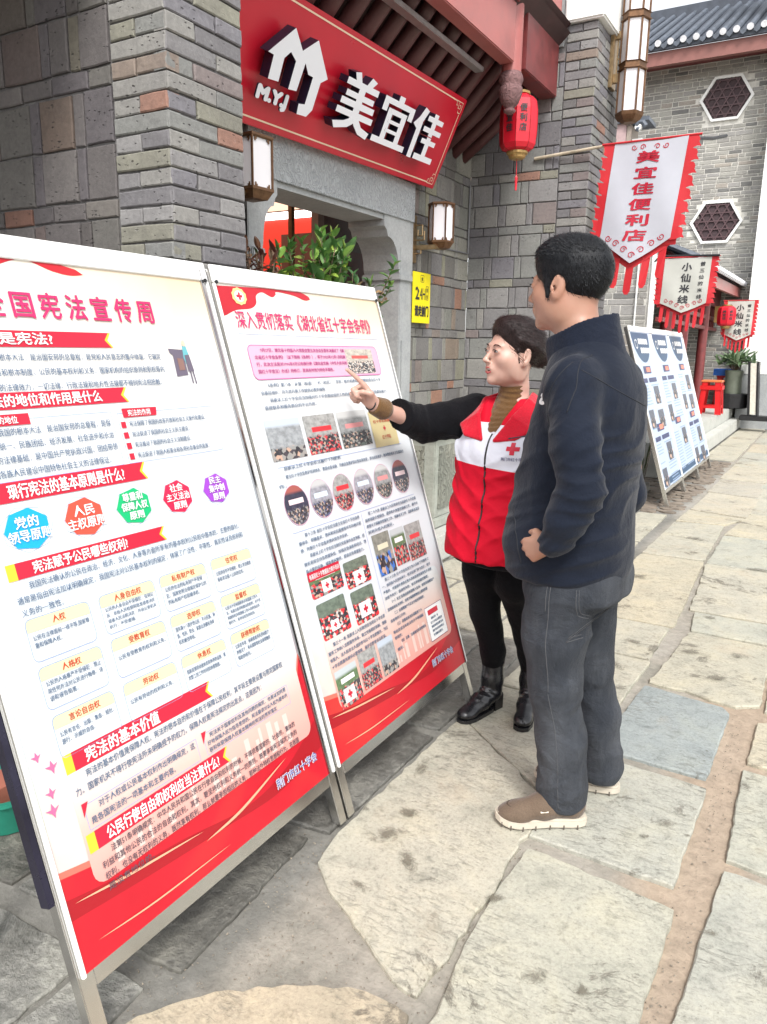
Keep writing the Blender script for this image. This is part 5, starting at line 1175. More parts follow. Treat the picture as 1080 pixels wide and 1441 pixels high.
tag(rebase(MB().tube([(-1.15, 5.94, 2.90), (-1.02, 6.7, 3.05), (-.97, 7.0, 3.13)], .014, 10).build('pole_end', m_black, None), (-1.05, 6.5, 3.0)), 'black capped pole end rising behind the large banner', 'pole')
# ------------------------------------------------------------------ far building with hexagonal windows
fb = thing('far_building', (-3.4, 17.3, 0), 'pale brick building with a tiled roof and two hexagonal lattice windows', 'building')
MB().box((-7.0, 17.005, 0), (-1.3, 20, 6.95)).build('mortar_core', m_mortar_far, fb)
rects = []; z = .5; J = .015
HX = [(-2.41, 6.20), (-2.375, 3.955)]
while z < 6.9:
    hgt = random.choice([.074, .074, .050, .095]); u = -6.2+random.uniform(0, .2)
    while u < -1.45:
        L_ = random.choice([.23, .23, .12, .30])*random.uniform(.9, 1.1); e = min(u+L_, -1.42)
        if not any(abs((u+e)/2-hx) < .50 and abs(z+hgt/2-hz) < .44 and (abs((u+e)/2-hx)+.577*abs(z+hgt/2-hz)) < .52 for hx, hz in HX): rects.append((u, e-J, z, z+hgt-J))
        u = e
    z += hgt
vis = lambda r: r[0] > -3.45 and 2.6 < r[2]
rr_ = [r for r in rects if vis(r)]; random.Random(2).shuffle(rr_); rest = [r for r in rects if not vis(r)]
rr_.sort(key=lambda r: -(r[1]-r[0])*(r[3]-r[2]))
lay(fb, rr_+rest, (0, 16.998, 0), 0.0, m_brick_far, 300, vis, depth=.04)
m_lat = plain('maroon_lattice', (.085, .045, .05), .55, var=.2); m_latb = plain('lattice_back', (.055, .032, .036), .7, var=.2)
for hx, hz in HX:
    hp = lambda R_: [(hx+R_*math.cos(math.radians(a)), hz+R_*.94*math.sin(math.radians(a))) for a in range(0, 360, 60)]
    w = MB(); a_, b_ = hp(.485), hp(.43)
    for n0, n1 in ((-.02, .05),):
        P_ = Plane((0, 17.0, 0), (1, 0, 0), (0, 0, 1)); k = 6
        V = [P_.P(*p, n1) for p in a_]+[P_.P(*p, n1) for p in b_]+[P_.P(*p, -.05) for p in a_]+[P_.P(*p, -.02) for p in b_]
        F = []
        for i in range(6):
            j = (i+1) % 6; F += [(i, j, 6+j, 6+i), (12+i, 12+j, j, i), (6+i, 6+j, 18+j, 18+i)]
        w.add(V, F)
    win = w.build('hexagonal_window', m_white, fb)
    P_.poly(hp(.43), .004).build('window_back', m_latb, win)
    for fam in range(3):
        an = math.radians(60*fam+30); d_ = Vector((math.cos(an+math.pi/2), math.sin(an+math.pi/2))); nn = Vector((math.cos(an), math.sin(an)))
        for k in (-2, -1, 0, 1, 2):
            c = nn*(k*.150+.04*((fam % 2)-.5)); half = .425*.98 if k == 0 else (.36 if abs(k) == 1 else .25)
            half = max(.1, math.sqrt(max(.01, .395**2-c.length**2)))*.97
            p, q = c-d_*half, c+d_*half; m = nn*.012
            mb = MB(); o = P_.P(hx+p.x-m.x, hz+p.y-m.y, +.008+.004*fam); mb.obox(o, P_.P(hx+q.x-m.x, hz+q.y-m.y, +.008+.004*fam)-o, P_.en*.02, P_.P(hx+p.x+m.x, hz+p.y+m.y, +.008+.004*fam)-o)
            mb.build('lattice_bar', m_lat, win)
m_tile = plain('slate_roof_tile', (.085, .10, .125), .55, var=.35, scale=5, bump=.3, bdist=.02); m_tile2 = plain('roof_valley_tile', (.06, .07, .09), .6, var=.3, scale=6, bump=.3)
m_tend = plain('pale_tile_end', (.62, .62, .64), .6, var=.15)
roof = MB().add([(-6.4, 16.25, 7.04), (-1.1, 16.25, 7.10), (-1.1, 19.6, 8.80), (-6.4, 19.6, 8.70)], [(0, 1, 2, 3)])
roof.add([(-6.4, 16.25, 7.0), (-1.1, 16.25, 7.06), (-1.1, 19.6, 8.75), (-6.4, 19.6, 8.65)], [(3, 2, 1, 0)])
rf = roof.build('roof', m_tile2, fb); MB().box((-6.4, 16.235, 6.985), (-1.1, 16.30, 7.07)).build('eaves_edge', m_tile2, fb)
x = -6.3
while x < -1.1:
    zz = 7.06+(x+6.4)/5.3*.06
    tb = MB()
    tb.tube([(x, 16.20, zz), (x, 19.6, zz+1.68)], .055, 8); tb.build('tile_row', m_tile, rf)
    MB().tube([(x, 16.175, zz-.005), (x, 16.20, zz)], .058, 10).build('tile_end', m_tend, rf)
    dd = MB(); dd.prism([(x+.05, zz-.02), (x+.175, zz-.02), (x+.155, zz-.075), (x+.1125, zz-.11), (x+.07, zz-.075)], (0, 16.19, 0), (1, 0, 0), (0, 0, 1), (0, -1, 0), -.01, .01); dd.build('drip_tile', m_tile, rf)
    x += .225
MB().box((-6.4, 19.5, 8.70), (-1.1, 19.75, 8.92)).build('ridge', m_tile2, fb)
MB().box((-6.4, 16.30, 6.74), (-1.3, 16.42, 6.98)).build('eaves_board', plain('muted_eaves_paint', (.23, .095, .08), .6, var=.15, scale=4), fb)
MB().box((-6.4, 16.42, 6.88), (-1.3, 17.0, 6.96)).build('soffit', m_redwood, fb)
# white plastered wall at the right edge
ww = thing('white_wall', (.2, 16.7, 0), 'tall bright white plastered wall at the right edge of the street', 'wall')
MB().box((-1.58, 16.5, 1.05), (3.0, 17.0, 11)).build('plaster', m_white, ww); MB().box((-1.60, 16.48, 0), (3.0, 17.0, 1.04)).build('base_course', m_stone, ww)
# scrolled gable end between pillar and lamp
ge = thing('gable_end', (-3.1, 11.3, 3.0), 'white gable end with dark scrolled tiles glimpsed beside the column lamp', 'gable')
k_ = 11.15/9.0
def gz(z): return 1.45+(z-1.45)*k_
MB().box((-2.9*k_, 11.2, 3.0), (-2.27*k_, 11.6, gz(3.86))).build('gable_wall', plain('rosy_plaster', (.42, .30, .30), .8, var=.1), ge)
MB().box((-2.265*k_, 11.21, 3.0), (-2.215*k_, 11.6, gz(3.84))).build('gable_edge', plain('buff_post', (.32, .27, .23), .7), ge)
MB().box((-2.205*k_, 11.23, 3.0), (-2.10*k_, 11.6, gz(3.70))).build('gable_return', m_white, ge)
for (cx_, cz_, r_) in ((-2.43, 4.07, .10), (-2.36, 3.93, .08), (-2.22, 3.88, .07), (-2.12, 3.80, .06)):
    cx_ *= k_; cz_ = gz(cz_); r_ *= k_
    g2 = MB(); g2.tube([(cx_+r_*math.cos(a)*(1-.12*k), 11.16, cz_+r_*math.sin(a)*(1-.12*k)) for k, a in enumerate([0, .9, 1.8, 2.7, 3.6, 4.5])], .034, 8); g2.build('scroll_tile', m_tile, ge)
    MB().tube([(cx_-.02, 11.14, cz_), (cx_-.02, 11.2, cz_)], r_*.6, 10).build('scroll_plaster', m_white, ge)
MB().box((-2.62*k_, 11.1, gz(4.12)), (-2.42*k_, 11.6, gz(4.20))).build('coping', m_tile, ge); MB().box((-2.45*k_, 11.15, gz(3.86)), (-2.03*k_, 11.6, gz(3.90))).build('coping', m_tile, ge)
# ------------------------------------------------------------------ noodle shop annex
an = thing('noodle_shop', (-2.9, 14, 0), 'single storey brick noodle shop with red columns, lattice transom and tiled awning', 'shop')
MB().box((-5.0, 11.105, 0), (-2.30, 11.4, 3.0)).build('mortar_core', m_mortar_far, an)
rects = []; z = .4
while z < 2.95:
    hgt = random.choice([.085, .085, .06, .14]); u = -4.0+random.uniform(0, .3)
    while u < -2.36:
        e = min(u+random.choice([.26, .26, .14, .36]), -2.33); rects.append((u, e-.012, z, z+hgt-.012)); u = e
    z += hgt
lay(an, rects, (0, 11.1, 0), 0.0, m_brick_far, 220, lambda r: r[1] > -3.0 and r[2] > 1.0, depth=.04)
MB().box((-2.298, 11.06, 0), (-2.238, 11.14, 2.9)).build('corner_post', m_white, an)
MB().tube([(-2.47, 11.06, .4), (-2.47, 11.06, 2.7)], .012, 8).build('drain_pipe', m_white, an)
m_dark = plain('dark_shop_interior', (.03, .028, .032), .6, var=.4)
MB().box((-3.6, 11.4, .4), (-3.5, 17, 3)).build('back_wall', m_dark, an); MB().box((-3.5, 11.4, 2.9), (-2.3, 17, 3.0)).build('ceiling', m_dark, an)
for yy in (11.9, 13.35, 15.5, 17.2): MB().tube([(-2.2, yy, .4), (-2.2, yy, 2.75)], .085, 14).build('red_column', m_redwood, an, smooth=True, auto=.8)
MB().box((-2.26, 11.4, 2.05), (-2.16, 17.0, 2.12)).build('transom_rail', m_redwood, an); MB().box((-2.26, 11.4, 1.86), (-2.16, 17.0, 1.92)).build('transom_rail', m_redwood, an)
MB().box((-2.26, 11.4, 2.30), (-2.14, 17.0, 2.80)).build('lintel_beam', m_redwood, an)
y = 11.5
while y < 16.9: MB().box((-2.24, y, 1.92), (-2.20, y+.03, 2.05)).build('transom_bar', m_redwood, an); MB().box((-2.24, y, 2.12), (-2.20, y+.03, 2.30)).build('transom_bar', m_redwood, an); y += .22
aw = MB().add([(-1.75, 11.0, 2.66), (-1.75, 17.3, 2.76), (-2.65, 17.3, 3.16), (-2.65, 11.0, 3.06)], [(0, 1, 2, 3)]); aw.add([(-1.75, 11.0, 2.60), (-1.75, 17.3, 2.70), (-2.65, 17.3, 3.10), (-2.65, 11.0, 3.0)], [(3, 2, 1, 0)]); awo = aw.build('awning_roof', m_tile2, an)
y = 11.1
while y < 17.3:
    zz = 2.66+(y-11)/6.3*.1; MB().tube([(-1.72, y, zz), (-2.65, y, zz+.40)], .045, 8).build('tile_row', m_tile, awo); MB().tube([(-1.70, y, zz-.01), (-1.72, y, zz)], .048, 8).build('tile_end', m_tend, awo); y += .21
mb = MB(); mb.add([(-1.80, 11.0, 2.42), (-1.80, 17.3, 2.52), (-1.80, 17.3, 2.69), (-1.80, 11.0, 2.59), (-1.86, 11.0, 2.42), (-1.86, 17.3, 2.52), (-1.86, 17.3, 2.69), (-1.86, 11.0, 2.59)], [(0, 1, 2, 3), (5, 4, 7, 6), (4, 5, 1, 0), (3, 2, 6, 7)]); mb.build('fascia_board', m_redbeam, an)
MB().box((-2.1, 16.0, 2.0), (-1.95, 16.2, 2.30)).build('gold_plaque', m_goldtrim, an)
# small red lantern by the last banner
rl2 = copy_tree(rl); rl2.location = (-1.52, 12.9, 1.99); rl2['label'] = 'small red lantern hanging in front of the farthest banner'; rl2.scale = (1, 1, .8)
WM[rl2] = Matrix.Translation(Vector(rl2.location)) @ Matrix.Diagonal((1, 1, .8, 1))
# stools
def stool(loc, label, top, H_=.60, W_=.30):
    t = thing('plastic_stool', loc, label, 'stool', 'red plastic stools outside the noodle shop'); x, y, z = loc
    m_r = BM.get('stoolred') or BM.setdefault('stoolred', plain('red_plastic', (.62, .012, .015), .35, var=.06, scale=6, bump=0)); h2 = W_/2
    MB().box((x-h2, y-h2, z+H_-.035), (x+h2, y+h2, z+H_)).build('seat', top or m_r, t, bevel=.012)
    for sx in (-1, 1):
        for sy in (-1, 1):
            mb = MB(); a = Vector((x+sx*(h2-.02), y+sy*(h2-.02), z+H_-.035)); b = Vector((x+sx*(h2+.025), y+sy*(h2+.025), z)); s_ = Vector((-sx*.115, 0, 0)); q = Vector((0, -sy*.115, 0))
            V = [a, a+s_, a+q, b, b+s_*.8, b+q*.8]; 
            mb.obox(b, s_*.8, Vector((0, -sy*.012, 0)), a-b); mb.obox(b, q*.8, Vector((-sx*.012, 0, 0)), a-b); mb.build('leg', m_r, t)
    for (zz, hh) in ((H_*.18, .05), (H_*.72, .07)):
        for sy in (-1, 1):
            MB().box((x-h2-.005, y+sy*(h2+.003)-.005, z+zz), (x+h2+.005, y+sy*(h2+.003)+.005, z+zz+hh)).build('apron', m_r, t)
            MB().box((x+sy*(h2+.003)-.005, y-h2+.01, z+zz+.002), (x+sy*(h2+.003)+.005, y+h2-.01, z+zz+hh-.002)).build('apron', m_r, t)
    return t
stool((-1.80, 14.4, .4), 'nearer red plastic stool with an orange top beside the blue boards', plain('orange_plastic', (.75, .22, .08), .4, var=.05), H_=.58, W_=.34)
stool((-1.86, 16.6, .4), 'farther red plastic stool carrying a blue tray', None, H_=.60, W_=.30)
tr = MB().box((-2.06, 16.4, 1.005), (-1.66, 16.8, 1.015)); tr.box((-2.06, 16.4, 1.015), (-2.04, 16.8, 1.13)); tr.box((-1.68, 16.4, 1.015), (-1.66, 16.8, 1.13)); tr.box((-2.04, 16.4, 1.015), (-1.68, 16.42, 1.13)); tr.box((-2.04, 16.78, 1.015), (-1.68, 16.8, 1.13))
tag(rebase(tr.build('plastic_tray', plain('blue_plastic', (.03, .16, .62), .35), None), (-1.86, 16.6, 1.005)), 'bright blue plastic tray resting on the farther red stool', 'tray')
# ------------------------------------------------------------------ plants
def leaf_mesh(nm, mat, L_=.05, W_=.028, cup=.15, n=5):
    V = []; F = []
    for i in range(n+1):
        f = i/n; w = W_*math.sin(math.pi*min(1, f*.93+.07))**.7*(1-.15*f); y = L_*f; z = -L_*cup*f*f
        V += [(-w/2, y, z+w*.22), (0, y, z), (w/2, y, z+w*.22)]
    for i in range(n):
        a = i*3; F += [(a, a+1, a+4, a+3), (a+1, a+2, a+5, a+4)]
    me = bpy.data.meshes.new(nm); me.from_pydata(V, [], F); me.materials.append(mat); me.polygons.foreach_set('use_smooth', [True]*len(F)); return me
def leaf_mat(nm, cs, tr=.25):
    t = NT(nm); r = t.rnd(); v = t.coord('Object'); c = t.ramp(r, [(i/len(cs), c) for i, c in enumerate(cs)], 'CONSTANT')
    c = t.mix(.35, c, t.ramp(t.noise(v, 60, 4, .6), [(.35, (.6, .6, .6)), (.65, (1.3, 1.3, 1.2))]), 'MULTIPLY')
    t.col(c); t.set(Roughness=.38); t.b.inputs['Transmission Weight'].default_value = 0
    ts = t.n('ShaderNodeBsdfTranslucent'); t.l(c, ts.inputs[0]); mx = t.n('ShaderNodeMixShader'); mx.inputs[0].default_value = tr
    out = t.t.nodes['Material Output']; t.l(t.b.outputs[0], mx.inputs[1]); t.l(ts.outputs[0], mx.inputs[2]); t.l(mx.outputs[0], out.inputs[0]); return t.mat
m_leafg = leaf_mat('glossy_leaf', [(.13, .27, .06), (.08, .20, .05), (.19, .34, .07), (.10, .23, .07), (.28, .40, .07), (.07, .17, .05)])
m_leafb = leaf_mat('withered_leaf', [(.13, .045, .035), (.20, .10, .06), (.09, .04, .03), (.16, .06, .05), (.24, .15, .09), (.06, .10, .04)])
m_leafm = leaf_mat('mixed_leaf', [(.11, .22, .06), (.08, .18, .05), (.16, .29, .07), (.06, .15, .05), (.34, .22, .12), (.08, .18, .06)])
m_stem = plain('brown_stem', (.16, .11, .07), .7, var=.3)
def shrub(name, loc, label, stems, mat, keep=110, pot=None, L_=.052, W_=.030, seed=3, per=14, cat='shrub', stuff_only=False, fan=True):
    """stems: list of polylines in world coordinates"""
    r_ = random.Random(seed); t = thing(name, loc, label, cat)
    if pot: pot(t)
    lm = [leaf_mesh('leaf', mat, L_*s, W_*s*w, c) for s, w, c in ((1, 1, .2), (.8, 1.1, .45), (1.15, .9, -.1), (.65, 1.1, .3))]
    inv = WM[t].inverted(); cnt = 0; rest = MB()
    for st in stems:
        st = [Vector(p) for p in st]; MB().tube(st, [.006*(1-.6*i/(len(st)-1)) for i in range(len(st))], 5).build('stem', m_stem, t)
        for k in range(per):
            f = .25+.75*(k+r_.random()*.5)/per; s_ = f*(len(st)-1); i = min(int(s_), len(st)-2); p = st[i].lerp(st[i+1], s_-i)
            ang = k*2.4+r_.uniform(-.4, .4); el = r_.uniform(.1, .9) if f < .9 else r_.uniform(.7, 1.4)
            M = Matrix.Translation(p) @ Matrix.Rotation(ang, 4, 'Z') @ Matrix.Rotation(el, 4, 'X') @ Matrix.Rotation(r_.uniform(-.5, .5), 4, 'Y')
            me = r_.choice(lm)
            if cnt < keep and not stuff_only: o = bpy.data.objects.new('leaf', me); COL.objects.link(o); o.parent = t; o.matrix_local = inv @ M; cnt += 1
            else: rest.add([M @ v.co for v in me.vertices], [tuple(q.vertices) for q in me.polygons])
    if rest.v: tag(rest.build('foliage', mat, t), kind='stuff')
    return t
m_pot = plain('terracotta_pot', (.22, .12, .08), .7, var=.2)
def potf(x, y, r, h, m=None): 
    return lambda t: MB().lathe((x, y, 0), [(r*.7, .0), (r*.85, h*.5), (r, h), (r*1.05, h), (r*1.05, h+.03), (r*.9, h+.03), (r*.88, h-.04)], 20).build('pot', m or m_pot, t, smooth=True, auto=.6)
r_ = random.Random(11)
def stems(cx, cy, z0, z1, n, spread, tops=None):
    out = []
    for k in range(n):
        a = r_.uniform(0, 6.28); s_ = spread*math.sqrt(r_.random()); tx, ty = cx+s_*math.cos(a)*.5, cy+s_*math.sin(a); zt = z1*(1)-abs(s_)*.3+r_.uniform(-.06, .02)
        out.append([(cx+r_.uniform(-.02, .02), cy+r_.uniform(-.02, .02), z0), ((cx+tx)/2, (cy+ty)/2+r_.uniform(-.02, .02), (z0+zt)/2+.05), (tx, ty, zt)])
    return out
shrub('potted_shrub', (-2.05, 2.88, 0), 'glossy green potted shrub rising behind the second board', stems(-2.03, 2.84, 1.25, 1.96, 22, .27), m_leafg, 300, potf(-2.05, 2.88, .17, 1.2, m_pot), seed=4, per=24, L_=.062, W_=.042)
shrub('potted_shrub', (-2.02, 2.50, 0), 'withered reddish brown potted shrub beside the near brick corner', stems(-2.02, 2.50, 1.25, 1.86, 12, .13), m_leafb, 200, potf(-2.02, 2.50, .13, 1.2, m_pot), seed=5, per=18, L_=.050, W_=.026)
shrub('potted_shrub', (-2.05, 3.25, 0), 'low potted shrub with mixed green and dry leaves and one leaning sprig, below the doorway', stems(-2.05, 3.22, 1.25, 1.80, 12, .20)+[[(-2.05, 3.25, 1.4), (-2.02, 3.40, 1.68), (-1.98, 3.50, 1.87)], [(-2.05, 3.25, 1.4), (-2.03, 3.38, 1.60), (-2.0, 3.50, 1.77)]], m_leafm, 280, potf(-2.05, 3.25, .15, 1.2, m_pot), seed=6, per=20, L_=.058, W_=.038)
m_leaff = leaf_mat('long_pale_leaf', [(.10, .17, .08), (.16, .24, .12), (.08, .14, .07), (.22, .30, .18)])
m_vase = plain('grey_green_vase', (.15, .17, .13), .4, var=.25, scale=5)
def vasef(t): MB().lathe((-1.66, 16.2, 0), [(.12, .41), (.15, .5), (.16, .7), (.15, .95), (.17, 1.10), (.15, 1.12)], 20).build('vase', m_vase, t, smooth=True, auto=.9)
shrub('potted_plant', (-1.66, 16.2, .4), 'bushy long leaved plant in a tall grey green vase by the white wall', [[(-1.66, 16.2, 1.05), (-1.66+.2*math.cos(a)*q, 16.2+.2*math.sin(a)*q, 1.28+.1*(1-q)), (-1.62+.42*math.cos(a)*q, 16.2+.3*math.sin(a)*q, 1.15+.35*(1-q))] for a, q in [(k*.7, .35+.65*((k*37) % 10)/10) for k in range(22)]], m_leaff, 120, vasef, L_=.22, W_=.06, seed=8, per=9, cat='potted plant')
tag(rebase(MB().lathe((-1.66, 16.2, 0), [(.26, .402), (.30, .42), (.32, .66), (.30, .68)], 20).build('black_tub', m_black, None), (-1.66, 16.2, .402)), 'round black tub standing around the foot of the vase', 'tub')
m_glaze = plain('green_glaze', (.07, .12, .03), .25, var=.3, scale=4)
def jarf(t): MB().lathe((-1.85, 8.05, 0), [(.16, .12), (.24, .2), (.27, .35), (.25, .48), (.27, .50), (.27, .53), (.24, .53)], 24).build('jar', m_glaze, t, smooth=True, auto=.8); MB().box((-2.1, 7.85, .01), (-1.55, 8.3, .09)).build('stand', m_wet, t)
shrub('potted_plant', (-1.85, 8.05, 0), 'dark plant in a green glazed jar partly hidden behind the nearest blue board', [[(-1.85, 8.05, .5), (-1.85+.1*math.cos(a), 8.05+.1*math.sin(a), .8), (-1.85+.2*math.cos(a), 8.05+.2*math.sin(a), 1.1)] for a in [k*.6 for k in range(10)]], m_leafg, 60, jarf, L_=.09, W_=.04, seed=9, per=10, cat='potted plant')
# menu stand far right
ms = thing('menu_stand', (-1.25, 16.0, .0), 'black and white menu stand on a black foot by the white wall', 'menu stand')
MB().box((-1.46, 15.8, .205), (-.85, 16.15, .29)).build('foot', m_black, ms, bevel=.01)
for x0, w_ in ((-1.30, .20),):
    mb = MB(); mb.obox((-1.33, 15.85, .29), Vector((.04, 0, 0)), Vector((0, .35, 0)), Vector((-.08, 0, 1.0))); mb.build('frame', m_black, ms)
    mb = MB(); mb.obox((-1.285, 15.86, .32), Vector((.10, 0, 0)), Vector((0, .33, 0)), Vector((-.08, 0, .94))); mb.build('menu_panel', plain('menu_cream', (.60, .58, .50), .4), ms)
    mb = MB(); mb.obox((-1.18, 15.85, .29), Vector((.03, 0, 0)), Vector((0, .35, 0)), Vector((-.08, 0, 1.0))); mb.build('frame', m_black, ms)
# green tub at the left edge
tb = thing('plastic_tub', (-2.06, 1.25, 0), 'small green plastic tub at the left edge behind the nearest board', 'tub')
MB().lathe((-2.06, 1.25, 0), [(.10, 0), (.14, .11), (.15, .115), (.15, .125), (.13, .125), (.09, .02)], 20).build('tub', plain('green_plastic', (.02, .22, .15), .4), tb, smooth=True, auto=.7)
MB().box((-2.12, 1.20, .025), (-2.02, 1.30, .13)).build('brick', plain('red_clay', (.35, .12, .08), .8), tb)
# ------------------------------------------------------------------ people: distance-field modelling
import openvdb
from mathutils.bvhtree import BVHTree
class SDF:
    def __init__(s, lo, hi, h):
        s.lo = np.array(lo, float); s.h = h; s.n = np.ceil((np.array(hi)-s.lo)/h).astype(int)+1
        s.ax = [s.lo[i]+h*np.arange(s.n[i]) for i in range(3)]; s.f = np.full(s.n, .08, np.float32); s.M = None
    def _win(s, lo, hi):
        a = np.clip(np.floor((np.array(lo)-s.lo)/s.h).astype(int), 0, s.n); b = np.clip(np.ceil((np.array(hi)-s.lo)/s.h).astype(int)+1, 0, s.n)
        sl = tuple(slice(a[i], b[i]) for i in range(3))
        if any(b[i] <= a[i] for i in range(3)): return None
        X, Y, Z = np.meshgrid(*[s.ax[i][sl[i]] for i in range(3)], indexing='ij', sparse=True); return sl, X, Y, Z
    def _put(s, sl, d, k, op):
        f = s.f[sl]
        if op == '+':
            h = np.clip(.5+.5*(f-d)/k, 0, 1); s.f[sl] = f*(1-h)+d*h-k*h*(1-h)
        else:
            h = np.clip(.5-.5*(f+d)/k, 0, 1); s.f[sl] = f*(1-h)+(-d)*h+k*h*(1-h)
    def T(s, p): return np.array((s.M @ Vector(p))[:]) if s.M is not None else np.array(p, float)
    def sc(s): return abs(s.M.to_scale()[0]) if s.M is not None else 1.0
    def cone(s, a, b, ra, rb=None, k=.02, op='+', flat=None):
        """tapered capsule; flat=(axis, factor) squeezes the section along an axis"""
        q = s.sc(); rb = ra if rb is None else rb; a = s.T(a); b = s.T(b); ra *= q; rb *= q; k = max(k*q, 1e-4); m = max(ra, rb)+k*1.5+.02
        w = s._win(np.minimum(a, b)-m, np.maximum(a, b)+m)
        if w is None: return s
        sl, X, Y, Z = w; ba = b-a; L2 = max(1e-9, ba@ba); px, py, pz = X-a[0], Y-a[1], Z-a[2]
        t = np.clip((px*ba[0]+py*ba[1]+pz*ba[2])/L2, 0, 1); dx, dy, dz = px-t*ba[0], py-t*ba[1], pz-t*ba[2]
        fm = 1.0
        if flat is not None:
            axv = Vector(flat[0]).normalized()
            if s.M is not None: axv = (s.M.to_3x3() @ axv).normalized()
            c = dx*axv[0]+dy*axv[1]+dz*axv[2]; e = 1/flat[1]-1; dx = dx+axv[0]*c*e; dy = dy+axv[1]*c*e; dz = dz+axv[2]*c*e; fm = min(1, flat[1])
        d = (np.sqrt(dx*dx+dy*dy+dz*dz)-(ra+(rb-ra)*t))*fm; s._put(sl, d, k, op); return s
    def path(s, pts, rs, k=.02, **kw):
        for i in range(len(pts)-1): s.cone(pts[i], pts[i+1], rs[i], rs[i+1], k, **kw)
        return s
    def ell(s, c, r, k=.02, op='+', rot=None):
        q = s.sc(); R = s.M.to_3x3().normalized() if s.M is not None else Matrix.Identity(3)
        if rot is not None: R = R @ rot
        c = s.T(c); r = np.array(r)*q; k = max(k*q, 1e-4); m = max(r)+k*1.5+.015
        w = s._win(c-m, c+m)
        if w is None: return s
        sl, X, Y, Z = w; x, y, z = X-c[0], Y-c[1], Z-c[2]
        u = [(R[0][j]*x+R[1][j]*y+R[2][j]*z)/r[j] for j in range(3)]
        k0 = np.sqrt(u[0]**2+u[1]**2+u[2]**2); k1 = np.sqrt((u[0]/r[0])**2+(u[1]/r[1])**2+(u[2]/r[2])**2)
        d = np.where(k1 > 1e-6, k0*(k0-1)/np.maximum(k1, 1e-6), -min(r)); s._put(sl, d, k, op); return s
    def loft(s, rows, k=.02, op='+', pw=2.3, cap=.01):
        """rows (z, cx, cy, rx, ry): stacked rounded sections"""
        rows = sorted(rows); R_ = np.array(rows, float); m = k*1.5+.02
        w = s._win((min(R_[:, 1]-R_[:, 3])-m, min(R_[:, 2]-R_[:, 4])-m, R_[0, 0]-m), (max(R_[:, 1]+R_[:, 3])+m, max(R_[:, 2]+R_[:, 4])+m, R_[-1, 0]+m))
        sl, X, Y, Z = w; zz = Z.ravel()
        zs = np.linspace(R_[0, 0], R_[-1, 0], 200)
        def sm(c):
            v = np.interp(zs, R_[:, 0], R_[:, c]); kk = np.ones(13)/13; p = np.pad(v, 6, mode='edge'); return np.interp(zz, zs, np.convolve(p, kk, 'valid')).reshape(Z.shape)
        cx, cy, rx, ry = (sm(i) for i in (1, 2, 3, 4))
        u = np.abs((X-cx)/rx); v = np.abs((Y-cy)/ry); g = (u**pw+v**pw)**(1/pw); d = (g-1)*np.minimum(rx, ry)
        dz = np.maximum(R_[0, 0]-Z, Z-R_[-1, 0]); d = np.where((d > -cap) & (dz > -cap), np.sqrt(np.maximum(d+cap, 0)**2+np.maximum(dz+cap, 0)**2)-cap, np.maximum(d, dz)); s._put(sl, d, k, op); return s
    def plane(s, p, n, k=.004, op='-'):
        """cut away everything on the +n side"""
        n = Vector(n).normalized(); X, Y, Z = np.meshgrid(*s.ax, indexing='ij', sparse=True); d = -((X-p[0])*n[0]+(Y-p[1])*n[1]+(Z-p[2])*n[2])
        s._put(tuple(slice(None) for _ in range(3)), d+0*s.f, k, '-'); return s
    def displace(s, fn):
        X, Y, Z = np.meshgrid(*s.ax, indexing='ij', sparse=True); s.f += fn(X, Y, Z).astype(np.float32); return s
    def mesh(s, name, mat, parent, adapt=0.0, smooth=2):
        f = s.f.copy(); b = .08
        f[0], f[-1], f[:, 0], f[:, -1], f[:, :, 0], f[:, :, -1] = b, b, b, b, b, b
        g = openvdb.FloatGrid(b); g.copyFromArray(f); P, T_, Q = g.convertToPolygons(0.0, adapt)
        P = np.array(P)*s.h+s.lo; fs = [tuple(int(i) for i in t[::-1]) for t in T_]+[tuple(int(i) for i in q[::-1]) for q in Q]
        me = bpy.data.meshes.new(name); me.from_pydata(P.tolist(), [], fs); me.materials.append(mat); me.update()
        v = me.polygons[0]
        bm = bmesh.new(); bm.from_mesh(me)
        vol = bm.calc_volume(signed=True)
        if vol < 0: bmesh.ops.reverse_faces(bm, faces=bm.faces[:])
        for _ in range(smooth): bmesh.ops.smooth_vert(bm, verts=bm.verts, factor=.5, use_axis_x=True, use_axis_y=True, use_axis_z=True)
        bm.to_mesh(me); bm.free()
        o = bpy.data.objects.new(name, me); COL.objects.link(o); o.parent = parent; WM[o] = WM[parent].copy() if parent in WM else Matrix.Identity(4)
        me.polygons.foreach_set('use_smooth', [True]*len(me.polygons)); return o
def folds(seed, amp, freq, dirs, lo=None, hi=None):
    rs = np.random.RandomState(seed); W = []
    for dvec in dirs:
        for _ in range(3):
            v = np.array(dvec, float)+rs.normal(0, .25, 3); v /= np.linalg.norm(v); W.append((v*freq*rs.uniform(.6, 1.5), rs.uniform(0, 6.28), rs.normal(0, 1, 3)*freq*.35, rs.uniform(0, 6.28)))
    def fn(X, Y, Z):
        t = 0
        for v, p, w, p2 in W: t = t+np.sin(X*v[0]+Y*v[1]+Z*v[2]+p+1.3*np.sin(X*w[0]+Y*w[1]+Z*w[2]+p2))
        t = t/len(W)**.5; t = np.sign(t)*np.abs(t)**1.3*amp
        if lo is not None: t = t*np.clip((Z-lo)/.05, 0, 1)
        if hi is not None: t = t*np.clip((hi-Z)/.05, 0, 1)
        return t
    return fn
